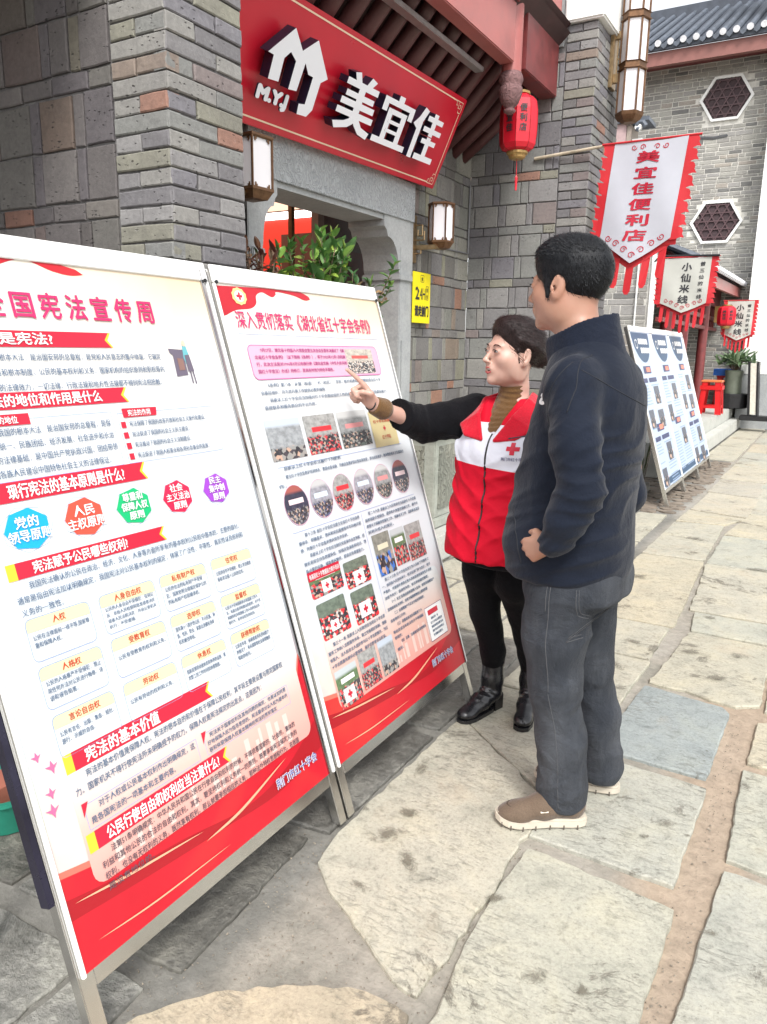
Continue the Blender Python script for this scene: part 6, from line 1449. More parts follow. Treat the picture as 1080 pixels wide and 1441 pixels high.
def wrinkle(c, ax, freq, amp, rad, seed=0, rz=None):
    rs = np.random.RandomState(seed); w = rs.normal(0, 1, 3)*freq*.22; p1, p2 = rs.uniform(0, 6.28, 2); ax = np.array(ax, float); ax /= np.linalg.norm(ax); rz = rz or rad
    def fn(X, Y, Z):
        x, y, z = X-c[0], Y-c[1], Z-c[2]; e = np.exp(-(x*x+y*y)/rad**2-z*z/rz**2)
        t = np.sin(freq*(x*ax[0]+y*ax[1]+z*ax[2])+p1+1.6*np.sin(x*w[0]+y*w[1]+z*w[2]+p2)); return -amp*e*((1-np.abs(t))**1.5*2-.8)
    return fn
def skin_mat(nm, c, red=.3):
    t = NT(nm); v = t.coord('Object'); n1 = t.noise(v, 14, 4, .6); n2 = t.noise(v, 220, 3, .6)
    t.col(t.mix(.5, c, t.ramp(n1, [(.3, tuple(x*y for x, y in zip(c, (.90, .70, .64)))), (.7, tuple(min(1, x*y) for x, y in zip(c, (1.06, 1.10, 1.10))))])))
    t.set(Roughness=.46); t.b.inputs['Subsurface Weight'].default_value = .12; t.b.inputs['Subsurface Radius'].default_value = (.012, .005, .003); t.b.inputs['Subsurface Scale'].default_value = 1.0
    t.bump(n2, .12, .001); return t.mat
def cloth_mat(nm, c, rough=.8, weave=500, sheen=.2, var=.15, fade=None, bump=.25, spec=.12):
    t = NT(nm); v = t.coord('Object'); n1 = t.noise(v, 7, 5, .6); n2 = t.noise(v, weave, 3, .7)
    lo = tuple(x*(1-var) for x in c); hi = tuple(min(1, x*(1+var)) for x in c); cc = t.ramp(n1, [(.3, lo), (.7, hi)])
    if fade: cc = t.mix(t.math('MULTIPLY', t.ramp(t.noise(t.coord('Object', (1, 1, .35)), 5.5, 5, .65), [(.42, (0, 0, 0)), (.68, (1, 1, 1))]), .8), cc, fade)
    cc = t.mix(.5, cc, t.ramp(n2, [(.3, (.7, .7, .7)), (.7, (1.25, 1.25, 1.25))]), 'MULTIPLY')
    t.col(cc); t.set(Roughness=rough); t.b.inputs['Specular IOR Level'].default_value = spec; t.b.inputs['Sheen Weight'].default_value = sheen; t.b.inputs['Sheen Roughness'].default_value = .5
    t.bump(t.math('ADD', n2, t.math('MULTIPLY', t.noise(v, 9, 4, .6, .4), 9.0)), bump*1.4, .006); return t.mat
def hair_mat(nm, c, hi):
    t = NT(nm); v = t.coord('Object', (40, 60, 14)); n = t.noise(v, 5, 5, .7, .5); t.col(t.ramp(n, [(.35, c), (.7, hi)])); t.set(Roughness=.42); t.b.inputs['Specular IOR Level'].default_value = .22; t.bump(n, .5, .004); return t.mat
m_skin_m = skin_mat('tan_skin', (.36, .195, .135)); m_skin_w = skin_mat('fair_skin', (.50, .315, .255))
m_hair_m = hair_mat('black_hair', (.003, .0035, .0045), (.010, .011, .014)); m_hair_w = hair_mat('dark_brown_hair', (.007, .0042, .0042), (.032, .017, .016))
m_lip = ink('lip_red', (.42, .085, .085), .4); m_tooth = ink('tooth_white', (.72, .70, .66), .3); m_mouth = ink('mouth_dark', (.10, .015, .015), .5); m_eye_w = ink('eye_white', (.42, .39, .37), .35); m_eye_d = ink('eye_dark', (.015, .010, .008), .15)
def head(S, M, male=True, mouth=0.0):
    S.M = M
    S.ell((-.014, 0, .032), (.094, .076, .083), .02).ell((.034, 0, -.030), (.057, .060 if male else .056, .082), .03)
    S.ell((.034, 0, -.078), (.046, .050 if male else .039, .030), .03).ell((.076, 0, -.100), (.016, .020 if male else .015, .014), .022)
    for q in (1, -1):
        S.ell((.058, q*.040, -.024), (.026, .024, .024), .02)
        S.ell((.000, q*.056, -.060), (.030, .016 if male else .010, .035), .03).ell((.022, q*.046, -.036), (.040, .021, .038), .02)
    S.ell((.080, 0, .018), (.014, .046, .010), .016)
    for q in (1, -1): S.ell((.100, q*.031, -.001), (.014, .016, .009), .012, op='-')
    S.cone((.090, 0, .006), (.108, 0, -.026), .0055, .0085, .012).ell((.112, 0, -.032), (.0095, .0095, .0085), .006)
    for q in (1, -1): S.ell((.103, q*.0105, -.036), (.009, .0058, .006), .005); S.ell((.108, q*.006, -.0425), (.004, .003, .003), .002, op='-')
    S.ell((.088, 0, -.060), (.014, .023, .018), .014)
    for q in (1, -1): S.ell((.081, q*.031, .001), (.0140, .0150, .0120), .004)
    if mouth:
        S.ell((.104, 0, -.0655), (.016, .0175, .0065*mouth), .003, op='-')
    for q in (1, -1):  # ears
        rot = Matrix.Rotation(q*.30, 3, 'Z') @ Matrix.Rotation(-.15, 3, 'Y')
        S.ell((-.008, q*.079, -.008), (.019, .0065, .031), .008, rot=rot); S.ell((-.001, q*.0765, -.034), (.010, .006, .010), .008)
        S.ell((-.003, q*.090, -.003), (.0115, .0085, .019), .004, op='-', rot=rot); S.ell((.002, q*.084, -.014), (.007, .010, .009), .004, op='-')
        S.ell((.006, q*.082, -.014), (.006, .005, .006), .004)
    S.cone((-.022, 0, -.045), (-.040, 0, -.190), .056 if male else .042, .060 if male else .043, .03)
    S.M = None
def place_parts(M, parent, male, mouth, Wt):
    """eyes, brows, lips: small children in the head frame"""
    def loc(mb, nm, mats): 
        me = mb.mesh(nm, mats); me.transform(M); o = bpy.data.objects.new(nm, me); COL.objects.link(o); o.parent = parent; me.polygons.foreach_set('use_smooth', [True]*len(me.polygons)); return o
    for q in (1, -1):
        mb = MB(); n_ = 14; 
        mb.lathe((0, 0, 0), [(.0001, -.0120)]+[(.0120*math.sin(a), -.0120*math.cos(a)) for a in [math.pi*i/10 for i in range(1, 10)]]+[(.0001, .0120)], 16); mb.v = [(v[0]*.90, v[1]*1.04, v[2]*.42) for v in mb.v]
        V = [Vector((.0852, q*.031, .0002))+Vector(v) for v in mb.v]; mb.v = [tuple(v) for v in V]; ey = loc(mb, 'eye', m_eye_w)
        mb = MB(); c = Vector((.0962, q*.031, .0002)); ring = [tuple(c+Vector((-.0012 if r_ > .003 else 0.0002, r_*math.cos(a), r_*math.sin(a)*.72))) for r_ in (.0058, .0028) for a in [i*math.pi/6 for i in range(12)]]
        mb.add(ring+[tuple(c+Vector((.0003, 0, 0)))], [(i, (i+1) % 12, 12+(i+1) % 12, 12+i) for i in range(12)]+[(12+i, 12+(i+1) % 12, 24) for i in range(12)]); iris = loc(mb, 'iris', m_eye_d)
        mb = MB(); mb.tube([(.0935, q*.0165, .0185), (.0945, q*.027, .0235), (.0900, q*.038, .0235), (.0820, q*.047, .0180)], [.0022, .0030, .0026, .001], 6, flat=.6); loc(mb, 'eyebrow', m_hair_m if male else m_hair_w)
        mb = MB(); mb.tube([(.0955, q*.0175, .0010), (.0993, q*.025, .0058), (.0985, q*.034, .0062), (.0920, q*.0445, .0020)], [.0010, .0014, .0014, .0010], 6); loc(mb, 'upper_lash', m_hair_m)
    up, dn = (.0022*mouth, -.0045*mouth)
    mb = MB(); mb.tube([(.088, -.0240, -.0590), (.0970, -.012, -.0578+up), (.1005, 0, -.0590+up), (.0970, .012, -.0578+up), (.088, .0240, -.0590)], [.0010, .0027, .0029, .0027, .0010], 8); loc(mb, 'upper_lip', m_lip if not male else ink('lip_brown', (.36, .14, .11), .45))
    mb = MB(); mb.tube([(.088, -.0235, -.0598), (.0945, -.013, -.0680+dn), (.0965, 0, -.0705+dn), (.0945, .013, -.0680+dn), (.088, .0235, -.0598)], [.0010, .0032, .0037, .0032, .0010], 8); loc(mb, 'lower_lip', m_lip if not male else ink('lip_brown', (.36, .14, .11), .45))
    if mouth:
        mb = MB(); mb.lathe((0, 0, 0), [(.001, -.001), (.0125, 0), (.001, .001)], 12); mb.v = [(.0915+v[2], v[0], -.0655+v[1]*.75*mouth) for v in mb.v]; loc(mb, 'mouth_inside', m_mouth)
        mb = MB().box((.0900, -.0125, -.0635), (.0945, .0125, -.0575)); loc(mb, 'upper_teeth', m_tooth)
def strands(base, name, mat, parent, M, dirfn, n=1600, L_=(.015, .03), w=.0012, lift=.25, seed=1, keepfn=None):
    r_ = random.Random(seed); me = base.data; ps = me.polygons; mb = MB(); Mi = M.inverted(); R = M.to_3x3().normalized(); k = 0
    for _ in range(n*4):
        if k >= n: break
        p = ps[r_.randrange(len(ps))]; c = p.center.copy(); q = Mi @ c
        if keepfn and not keepfn(q): continue
        nrm = p.normal; d_ = R @ Vector(dirfn(q)); d_ = (d_-nrm*d_.dot(nrm))
        if d_.length < 1e-3: continue
        d_.normalize(); d_ = (d_+Vector((r_.gauss(0, .18), r_.gauss(0, .18), r_.gauss(0, .18)))+nrm*lift*r_.uniform(.2, 1)).normalized(); s_ = d_.cross(nrm).normalized()*w; L = r_.uniform(*L_)
        a = c-nrm*.002; b = c+d_*L*.5+nrm*.001; e = c+d_*L-nrm*L*.12
        mb.add([a-s_, a+s_, b+s_*.8, b-s_*.8, e], [(0, 1, 2, 3), (3, 2, 4)]); k += 1
    me2 = mb.mesh(name, mat); o = bpy.data.objects.new(name, me2); COL.objects.link(o); o.parent = parent; tag(o, kind='stuff'); return o
def hand(S, M, pose, k=.010):
    """right hand frame: x to the fingers, y to the thumb side, z to the back of the hand"""
    S.M = M; K = [(.083, .027, .004), (.087, .009, .006), (.083, -.010, .004), (.075, -.026, 0)]
    S.cone((-.03, 0, 0), (.01, 0, 0), .023, .022, .012, flat=((0, 0, 1), .75))
    for i, kn in enumerate(K): S.cone((.010, kn[1]*.55, 0), kn, .0145, .0110, k)
    S.cone((.015, .012, -.006), (.045, .026, -.010), .016, .012, k)
    seg = [(.040, .024, .020), (.044, .027, .021), (.040, .025, .020), (.031, .019, .018)]
    for i, kn in enumerate(K):
        b = pose[i]; p = Vector(kn); an = 0; r = (.0092, .0095, .0090, .0080)[i]
        for j, L in enumerate(seg[i]):
            an += b[j]; q = p+Vector((math.cos(an)*L, (.02*(1.5-i))*L*(1 if an < .8 else 0), -math.sin(an)*L)); S.cone(p, q, r*(1-.08*j), r*(1-.08*(j+1)), .003); p = q
    p = Vector((.020, .024, -.006))
    for q, ra, rb in pose[4]: q = Vector(q); S.cone(p, q, ra, rb, .006); p = q
    S.M = None
POINT = [(.10, .12, .05), (1.25, 1.55, .9), (1.35, 1.6, .9), (1.4, 1.6, .9), [((.048, .040, -.016), .0125, .0110), ((.072, .030, -.030), .0105, .0090), ((.088, .010, -.036), .0090, .0075)]]
CURL = [(.35, .5, .3), (.4, .55, .35), (.45, .6, .4), (.5, .6, .4), [((.048, .042, -.012), .0125, .0110), ((.074, .048, -.018), .0105, .0095), ((.094, .044, -.022), .0095, .0075)]]
def frame(o, x, z, s=1.0):
    x = Vector(x).normalized(); z = Vector(z); y = z.cross(x).normalized(); z = x.cross(y)
    return Matrix.Translation(Vector(o)) @ Matrix((( x.x, y.x, z.x, 0), (x.y, y.y, z.y, 0), (x.z, y.z, z.z, 0), (0, 0, 0, 1))) @ Matrix.Scale(s, 4)
def on_surface(o, mb_pts, dirv, off=.0015):
    """carry flat points along dirv on to the mesh of o (all in o's frame)"""
    if 'bvh' not in BM: BM['bvh'] = {}
    if o.name not in BM['bvh']: BM['bvh'][o.name] = BVHTree.FromPolygons([v.co for v in o.data.vertices], [p.vertices for p in o.data.polygons])
    t = BM['bvh'][o.name]; d_ = Vector(dirv).normalized(); out = []
    for p in mb_pts:
        h = t.ray_cast(Vector(p)-d_*.35, d_, 1.0); out.append(tuple(h[0]-d_*off) if h[0] is not None else tuple(p))
    return out
def local_obj(mb, nm, mats, parent, smooth=True):
    me = mb.mesh(nm, mats); o = bpy.data.objects.new(nm, me); COL.objects.link(o); o.parent = parent
    if smooth: me.polygons.foreach_set('use_smooth', [True]*len(me.polygons))
    return o
def seam(o, pts, dirv, r, mat, nm, parent=None, n=24, off=.0):
    P = [Vector(p) for p in pts]; cum = [0]
    for i in range(len(P)-1): cum.append(cum[-1]+(P[i+1]-P[i]).length)
    S_ = []
    for k in range(n+1):
        t = cum[-1]*k/n; i = max(j for j in range(len(P)-1) if cum[j] <= t+1e-9); f = (t-cum[i])/max(1e-9, cum[i+1]-cum[i]); S_.append(P[i].lerp(P[i+1], min(1, f)))
    S_ = on_surface(o, S_, dirv, off); return local_obj(MB().tube(S_, r, 5), nm, mat, parent or o)

# ================================================================== the man
MAN = (-.60, 2.20, 0.0); man_rot = math.pi-.10
man = thing('person', MAN, 'taller man in navy zip jacket and dark grey jeans, hand in his pocket', 'person', rotz=man_rot)
Wm = WM[man]
HM = Matrix.Translation((.083, .0, 1.630)) @ Matrix.Rotation(-.07, 4, 'Z') @ Matrix.Rotation(.02, 4, 'Y') @ Matrix.Scale(1.06, 4)
S = SDF((-.26, -.34, -.01), (.30, .34, 1.78), .0037)
head(S, HM, True)
S.loft([(.78, .01, 0, .105, .150), (1.0, .02, 0, .105, .145), (1.2, -.005, 0, .105, .165), (1.38, -.02, 0, .09, .165), (1.45, -.015, 0, .06, .09), (1.52, 0, 0, .052, .056)], .03)
for q in (1, -1):
    S.cone((-.02, q*.165, 1.38), (-.09 if q > 0 else -.055, q*(.235 if q > 0 else .208), 1.10), .050, .042, .03)
S.path([(-.10, .240, 1.10), (-.01, .246, .935)], [.040, .028], .01); S.path([(-.06, -.21, 1.10), (.03, -.225, .93)], [.040, .028], .01)
HL = frame((.058, .214, .912), (.72, -.22, -.25), (.55, .80, -.25)); HL = HL @ Matrix.Diagonal((1, 1, 1, 1))
# left hand: mirror of the right-hand frame
HLm = frame((-.004, .240, .932), (.80, -.42, -.42), (.42, .88, -.10)) @ Matrix.Diagonal((1.0, -1.0, 1.0, 1))
hand(S, HLm, CURL); hand(S, frame((.035, -.225, .925), (.80, .30, -.55), (.25, -.95, .1)), CURL)
for (kn, an, to, q) in (((.005, .085, .47), (-.035, .045, .09), (.07, .10, .03), 1), ((-.01, -.12, .46), (-.066, -.175, .09), (.02, -.15, .03), -1)):
    S.path([(0, q*.085, .84), kn, an], [.085, .052, .036], .03); S.cone(an, to, .034, .024, .02)
body = S.mesh('body', m_skin_m, man); 
place_parts(HM, man, True, 0.0, Wm)
# hair
S = SDF((-.12, -.14, 1.50), (.22, .14, 1.80), .0035); S.M = HM
S.ell((-.017, 0, .036), (.104, .084, .096), .01).ell((.030, 0, .075), (.062, .062, .048), .03)
S.ell((.148, 0, -.052), (.090, .13, .125), .010, op='-')
S.ell((.045, 0, -.150), (.165, .14, .115), .014, op='-')
for q in (1, -1):
    S.cone((.028, q*.068, .020), (.024, q*.0725, -.030), .013, .008, .010, flat=((0, 1, 0), .5))
    S.ell((-.010, q*.082, -.012), (.022, .014, .030), .006, op='-')
S.M = None
S.displace(folds(3, .0008, 95, [(1, .2, 1), (.3, 1, .4), (-.5, .3, 1)]))
hair = S.mesh('hair', m_hair_m, man)
strands(hair, 'hair_strands', m_hair_m, man, HM, lambda q: (.9 if q.z > .07 else -.25, 0, -.8 if q.z < .07 else .25), 5200, (.010, .022), .0008, .20, 2)
# jacket
m_navy = cloth_mat('navy_softshell', (.0068, .0102, .0200), .74, 300, .10, .12, bump=.18); m_navy2 = cloth_mat('navy_collar', (.0065, .0100, .0210), .7, 300, .08, .1)
S = SDF((-.30, -.36, .76), (.32, .36, 1.60), .0050)
S.loft([(.790, .030, 0, .176, .194), (.83, .030, 0, .184, .202), (.90, .034, 0, .190, .206), (1.00, .028, 0, .178, .196), (1.12, .012, 0, .168, .194), (1.25, -.004, 0, .155, .196), (1.34, -.010, 0, .138, .190), (1.405, -.004, 0, .118, .155), (1.45, .008, 0, .098, .105), (1.49, .02, 0, .085, .08)], .02, pw=2.2, cap=.02)
for q in (1, -1):
    S.ell((-.016, q*.158, 1.368), (.068, .068, .066), .035)
    e1 = (-.092, .244, 1.095) if q > 0 else (-.030, -.205, 1.10); m1 = (-.060 if q > 0 else -.02, q*(.226 if q > 0 else .198), 1.21)
    S.path([(-.016, q*.176, 1.348), m1, e1], [.068, .062, .060], .035)
    S.path([e1, (-.055, q*.247, 1.005), (-.030, q*.241, .950)], [.063, .057, .047], .016)
    S.cone((-.032, q*.241, .950), (-.024, q*.240, .942), .046, .044, .006)
for q in (1, -1): S.ell((.070, q*.256, .885), (.062, .042, .066), .003, op='-')
for (c, r_) in (((-.07, .262, 1.06), .030), ((-.05, .262, .995), .022), ((-.115, .250, 1.17), .024)): S.ell(c, (r_*1.3, r_, r_*.8), .03)
for c_, ax_, fr_, am_, ra_, sd_ in (((-.10, .24, 1.08), (.4, 0, 1), 75, .0060, .085, 1), ((0, .24, .97), (1, 0, .5), 85, .0050, .07, 2), ((-.06, .22, 1.22), (.3, .2, 1), 60, .0045, .09, 3), ((.14, .10, 1.10), (.3, -.4, 1), 55, .0050, .12, 4), ((.10, .14, .90), (.6, .1, 1), 60, .0045, .12, 5), ((-.10, .18, .90), (.2, .2, 1), 60, .0050, .12, 6), ((.0, .18, 1.34), (.8, .1, .7), 50, .0040, .09, 7), ((-.14, .05, 1.15), (.3, .4, 1), 50, .0050, .14, 8)): S.displace(wrinkle(c_, ax_, fr_, am_, ra_, sd_))
S.displace(folds(21, .0030, 22, [(.3, .2, 1), (1, .1, .6), (.2, .8, .8)], lo=.80))
S.displace(folds(9, .0008, 60, [(.6, .2, 1), (1, .4, -.5)], lo=.80))
# stand collar
C_ = SDF((-.14, -.15, 1.38), (.22, .15, 1.62), .0045)
C_.loft([(1.38, -.008, 0, .122, .124), (1.45, .020, 0, .112, .100), (1.52, .034, 0, .104, .090), (1.60, .044, 0, .100, .088)], .004, pw=2.1, cap=.003)
C_.loft([(1.36, -.008, 0, .114, .116), (1.45, .020, 0, .104, .092), (1.52, .034, 0, .097, .083), (1.62, .044, 0, .093, .081)], .003, op='-', pw=2.1, cap=.001)
C_.plane((.12, 0, 1.480), (.42, 0, 1.0), .006); C_.plane((.0, 0, 1.405), (0, 0, -1), .004)
C_.displace(folds(5, .0012, 40, [(1, 1, .5)]))
jk = S.mesh('jacket', m_navy, man); collar = C_.mesh('collar', m_navy2, jk)
m_seam = ink('seam_dark', (.006, .008, .014), .7); m_zip = ink('zip_black', (.01, .01, .012), .35)
seam(jk, [(-.045, .20, 1.455), (-.055, .26, 1.36), (-.045, .30, 1.30)], (0, -1, -.2), .0016, m_seam, 'shoulder_seam'); seam(jk, [(-.045, .14, 1.42), (.02, .22, 1.335), (.035, .26, 1.22), (.0, .28, 1.14)], (-.2, -1, 0), .0016, m_seam, 'armhole_seam')
seam(jk, [(-.10, .30, 1.40), (-.20, .20, 1.33), (-.22, .1, 1.30)], (.5, -1, 0), .0016, m_seam, 'yoke_seam')
seam(jk, [(.3, .02, 1.44), (.3, .015, 1.2), (.3, .01, .82)], (-1, 0, 0), .0035, m_zip, 'front_zip', n=40)
seam(jk, [(.175, .25, 1.0), (.135, .25, .93), (.11, .25, .85)], (-.35, -1, 0), .0022, m_seam, 'pocket_edge')
# chest mark
def chest_mark():
    co, fs = text_mesh('S', 3, .09); pl = Plane((.0, 0, 0), (1, 0, 0), (0, 1, 0)); mb = MB()
    c = Vector((.096, .22, 1.318)); dv = Vector((-.45, -.89, 0)); su = Vector((-.89, .45, 0)); 
    pts = [c-su*((x-.30)*.075)+Vector((0, 0, (y-.35)*.036)) for x, y, z in co]; pts = on_surface(jk, pts, dv, .0022); mb.add(pts, fs); local_obj(mb, 'chest_letter', i_white, jk, False)
chest_mark()
# jeans
m_jean = cloth_mat('washed_black_denim', (.029, .033, .041), .85, 420, .04, .15, fade=(.080, .086, .097), bump=.4)
S = SDF((-.30, -.34, .015), (.30, .34, .90), .0050)
S.loft([(.74, .0, 0, .150, .165), (.80, .005, 0, .150, .168), (.88, .01, 0, .14, .16)], .03)
S.ell((-.062, .06, .79), (.080, .09, .085), .04).ell((-.062, -.07, .79), (.080, .09, .085), .04)
S.path([(.008, .088, .76), (.020, .088, .62), (.010, .085, .46), (-.014, .065, .27), (-.026, .050, .085)], [.103, .094, .077, .074, .075], .03)
S.path([(-.005, -.088, .76), (.00, -.105, .62), (-.012, -.125, .46), (-.045, -.155, .27), (-.066, -.178, .095)], [.100, .090, .075, .072, .075], .03)
S.plane((0, 0, .055), (.10, 0, -1), .004)
for c_, ax_, fr_, am_, ra_, sd_ in (((-.05, .08, .43), (.9, .3, 1), 46, .0032, .07, 11), ((-.02, .07, .13), (.5, .1, 1), 55, .0050, .07, 12), ((-.06, .06, .30), (-.8, .3, 1), 40, .0030, .07, 13), ((.05, .12, .66), (1, .1, .5), 45, .0035, .09, 14), ((-.09, .05, .67), (.7, .2, 1), 50, .0045, .08, 15), ((-.07, -.17, .14), (.5, .1, 1), 52, .0055, .07, 16), ((-.05, -.13, .40), (-.8, .1, 1), 45, .0035, .08, 17), ((.04, .10, .22), (-.6, .2, 1), 42, .0030, .06, 18)): S.displace(wrinkle(c_, ax_, fr_, am_, ra_, sd_))
S.displace(folds(33, .0028, 24, [(.2, .1, 1), (.6, .2, .8)], hi=.72)); S.displace(folds(8, .0008, 70, [(.5, .3, 1), (1, .2, -.6)]))
jn = S.mesh('jeans', m_jean, man)
m_st = ink('grey_stitching', (.07, .073, .08), .8)
seam(jn, [(.0, .30, .80), (.005, .30, .62), (-.005, .30, .46), (-.035, .30, .27), (-.045, .30, .075)], (0, -1, 0), .0014, m_st, 'side_seam', n=60)
seam(jn, [(-.068, .30, .795), (-.070, .30, .715), (-.100, .30, .69), (-.145, .30, .715)], (0, -1, 0), .0012, m_st, 'back_pocket_stitch', n=30); seam(jn, [(-.075, .30, .795), (-.077, .30, .722), (-.100, .30, .70), (-.14, .30, .722)], (0, -1, 0), .0009, m_st, 'back_pocket_stitch', n=30)
seam(jn, [(.01, .30, .80), (.012, .30, .72)], (0, -1, 0), .0014, m_st, 'hip_pocket_stitch', n=12)
# shoes
def footprint(L_, pts): return [(x*L_, w) for x, w in pts]+[(x*L_, -w) for x, w in pts[::-1]]
FP = [(0, .012), (.03, .026), (.09, .034), (.2, .036), (.4, .036), (.6, .044), (.76, .050), (.88, .045), (.96, .030), (1, .010)]
def shoe(M, L_=.285, label=None):
    m_up = BM.get('shoeup') or BM.setdefault('shoeup', cloth_mat('taupe_canvas', (.115, .082, .058), .75, 260, .2, .15)); m_sole = BM.get('shoesole') or BM.setdefault('shoesole', plain('cream_rubber', (.50, .45, .37), .6, var=.1, scale=12))
    S = SDF((-.03, -.075, .0), (L_+.03, .075, .14), .0035)
    S.path([(.050, 0, .062), (.14, 0, .058), (.205, 0, .040)], [.036, .040, .036], .02).ell((.222, .002, .036), (.058, .045, .032), .02); S.ell((.045, 0, .07), (.040, .035, .045), .02)
    S.plane((0, 0, .022), (0, 0, -1), .003)
    # raised moccasin seam
    up = S.mesh('shoe', m_up, man); up.data.transform(M)
    n = len(FP); mb = MB()
    poly = footprint(L_, FP)
    mb.prism(poly, (0, 0, 0), (1, 0, 0), (0, 1, 0), (0, 0, 1), .003, .034); so = local_obj(mb, 'sole', m_sole, up, False)
    bm = bmesh.new(); bm.from_mesh(so.data); bmesh.ops.bevel(bm, geom=[e for e in bm.edges if abs(e.verts[0].co.z-e.verts[1].co.z) < 1e-5], offset=.006, segments=2, affect='EDGES', clamp_overlap=True)
    for v in bm.verts: v.co.z += .012*max(0, (v.co.x/L_-.72)/.28)**2
    bm.to_mesh(so.data); bm.free(); so.data.transform(M)
    dk = BM.get('groove') or BM.setdefault('groove', ink('sole_groove', (.10, .085, .07), .8))
    for q in (1, -1):
        for x in (.12, .27, .42, .58, .72, .85, .94):
            w = np.interp(x, [p[0] for p in FP], [p[1] for p in FP]); z0 = .012*max(0, (x-.72)/.28)**2
            mb = MB().box((x*L_-.0022, q*w-.0012, z0+.0), (x*L_+.0022, q*w+.0006, z0+.016)); o = local_obj(mb, 'tread_groove', dk, so, False); o.data.transform(M)
    # apron seam, strap and small plate
    sm = MB(); pts = [(.165+.085*math.cos(a), .036*math.sin(a), .0) for a in [math.radians(d) for d in range(-100, 101, 20)]]
    zt = lambda x, y: .036+.032*math.sqrt(max(0, 1-((x-.222)/.060)**2-(y/.047)**2)) if x > .2 else .074-.03*(y/.04)**2
    sm.tube([(p[0], p[1], zt(p[0], p[1])+.001) for p in pts], .0018, 6); o = local_obj(sm, 'apron_seam', ink_mat((.07, .05, .035), 'seam_brown'), up); o.data.transform(M)
    st = MB().tube([(.118, .040, .066), (.122, .020, .094), (.124, 0, .099), (.122, -.020, .094), (.118, -.040, .066)], .0035, 6, flat=.5); o = local_obj(st, 'strap', ink_mat((.36, .31, .24), 'strap_beige'), up); o.data.transform(M)
    pl_ = MB(); T2 = frame((.142, .037, .070), (1, 0, -.1), (0, .75, .55)); V = MB().box((-.012, -.010, 0), (.012, .010, .003)); V.v = [tuple(T2 @ Vector(v)) for v in V.v]; o = local_obj(V, 'shoe_plate', ink_mat((.55, .50, .40), 'plate_cream'), up, False); o.data.transform(M)
    co, fs = text_mesh('B', 2, .03); V = MB().add([tuple(T2 @ Vector((.009-x*.020-.001, (.35-y)*-.020, .0036))) for x, y, z in co], fs); o = local_obj(V, 'plate_letter', i_black, up, False); o.data.transform(M)
    return up
def footM(hx, hy, tx, ty): 
    a = math.atan2(ty-hy, tx-hx); return Matrix.Translation((hx, hy, 0)) @ Matrix.Rotation(a, 4, 'Z')
W2L = Wm.inverted()
def l2(p): q = W2L @ Vector((p[0], p[1], 0)); return q.x, q.y
h_, t_ = l2((-.505, 2.165)), l2((-.745, 2.025)); shoe(footM(*h_, *t_)); h_, t_ = l2((-.455, 2.395)), l2((-.71, 2.33)); shoe(footM(*h_, *t_))

# ================================================================== the woman
WOM = (-1.02, 2.68, 0.0); wom_rot = math.radians(-99)
wom = thing('person', WOM, 'woman in red and white vest over black, arm stretched out pointing at the board', 'person', rotz=wom_rot)
Ww = WM[wom]; Wi = Ww.inverted(); L = lambda x, y, z: tuple(Wi @ Vector((x, y, z)))
hp_ = L(-1.012, 2.665, 1.436)
HWm = Matrix.Translation(hp_) @ Matrix.Rotation(math.radians(-127+99), 4, 'Z') @ Matrix.Rotation(-.06, 4, 'Y') @ Matrix.Rotation(-.05, 4, 'X') @ Matrix.Scale(1.02, 4)
sh = L(-1.165, 2.70, 1.205); el = L(-1.330, 2.60, 1.158); wr = L(-1.415, 2.365, 1.243); tip = L(-1.520, 2.275, 1.386)
lo = np.minimum.reduce([np.array(p) for p in (tip, wr, el, (-.22, -.26, 0))])-.06; hi = np.maximum.reduce([np.array(p) for p in (tip, wr, el, (.22, .26, 1.6))])+.06; lo[2] = -.01; hi[2] = 1.62
S = SDF(lo, hi, .0042)
head(S, HWm, False, 1.0)
S.loft([(.72, 0, 0, .10, .15), (.90, 0, 0, .085, .125), (1.10, .005, 0, .095, .145), (1.22, -.01, 0, .075, .140), (1.27, -.01, 0, .045, .06)], .03)
S.cone((-.015, 0, 1.24), tuple(HWm @ Vector((-.03, 0, -.12))), .040, .040, .02)
S.path([sh, el, wr], [.045, .036, .024], .012); S.path([(-.02, .175, 1.20), (-.02, .235, .98), (.06, .23, .78)], [.045, .036, .024], .012)
Hd = frame(wr, Vector(tip)-Vector(wr), Wi.to_3x3() @ Vector((-.25, .55, .70)), 1.0); hand(S, Hd, POINT)
HdL = frame((.065, .23, .765), (.25, 0, -1), (.1, 1, 0)) @ Matrix.Diagonal((.93, -.93, .93, 1)); hand(S, HdL, CURL)
feet = []
for (hx, hy, tx, ty, q) in ((-1.045, 2.775, -1.115, 2.545, -1), (-.925, 2.845, -.885, 2.605, 1)):
    a = L(hx, hy, 0); b = L(tx, ty, 0); feet.append((a, b)); an = tuple(Vector(a).lerp(Vector(b), .18)+Vector((0, 0, .12)))
    S.path([(0, q*.082, .74), (.018, q*.048+an[1]*.4, .58), (an[0]*.5+.03, (q*.080+an[1])/2, .44), (an[0]*.85, an[1], .26), (an[0], an[1], .12)], [.078, .064, .042, .034, .030], .02)
wbody = S.mesh('body', m_skin_w, wom)
place_parts(HWm, wom, False, 1.0, Ww)
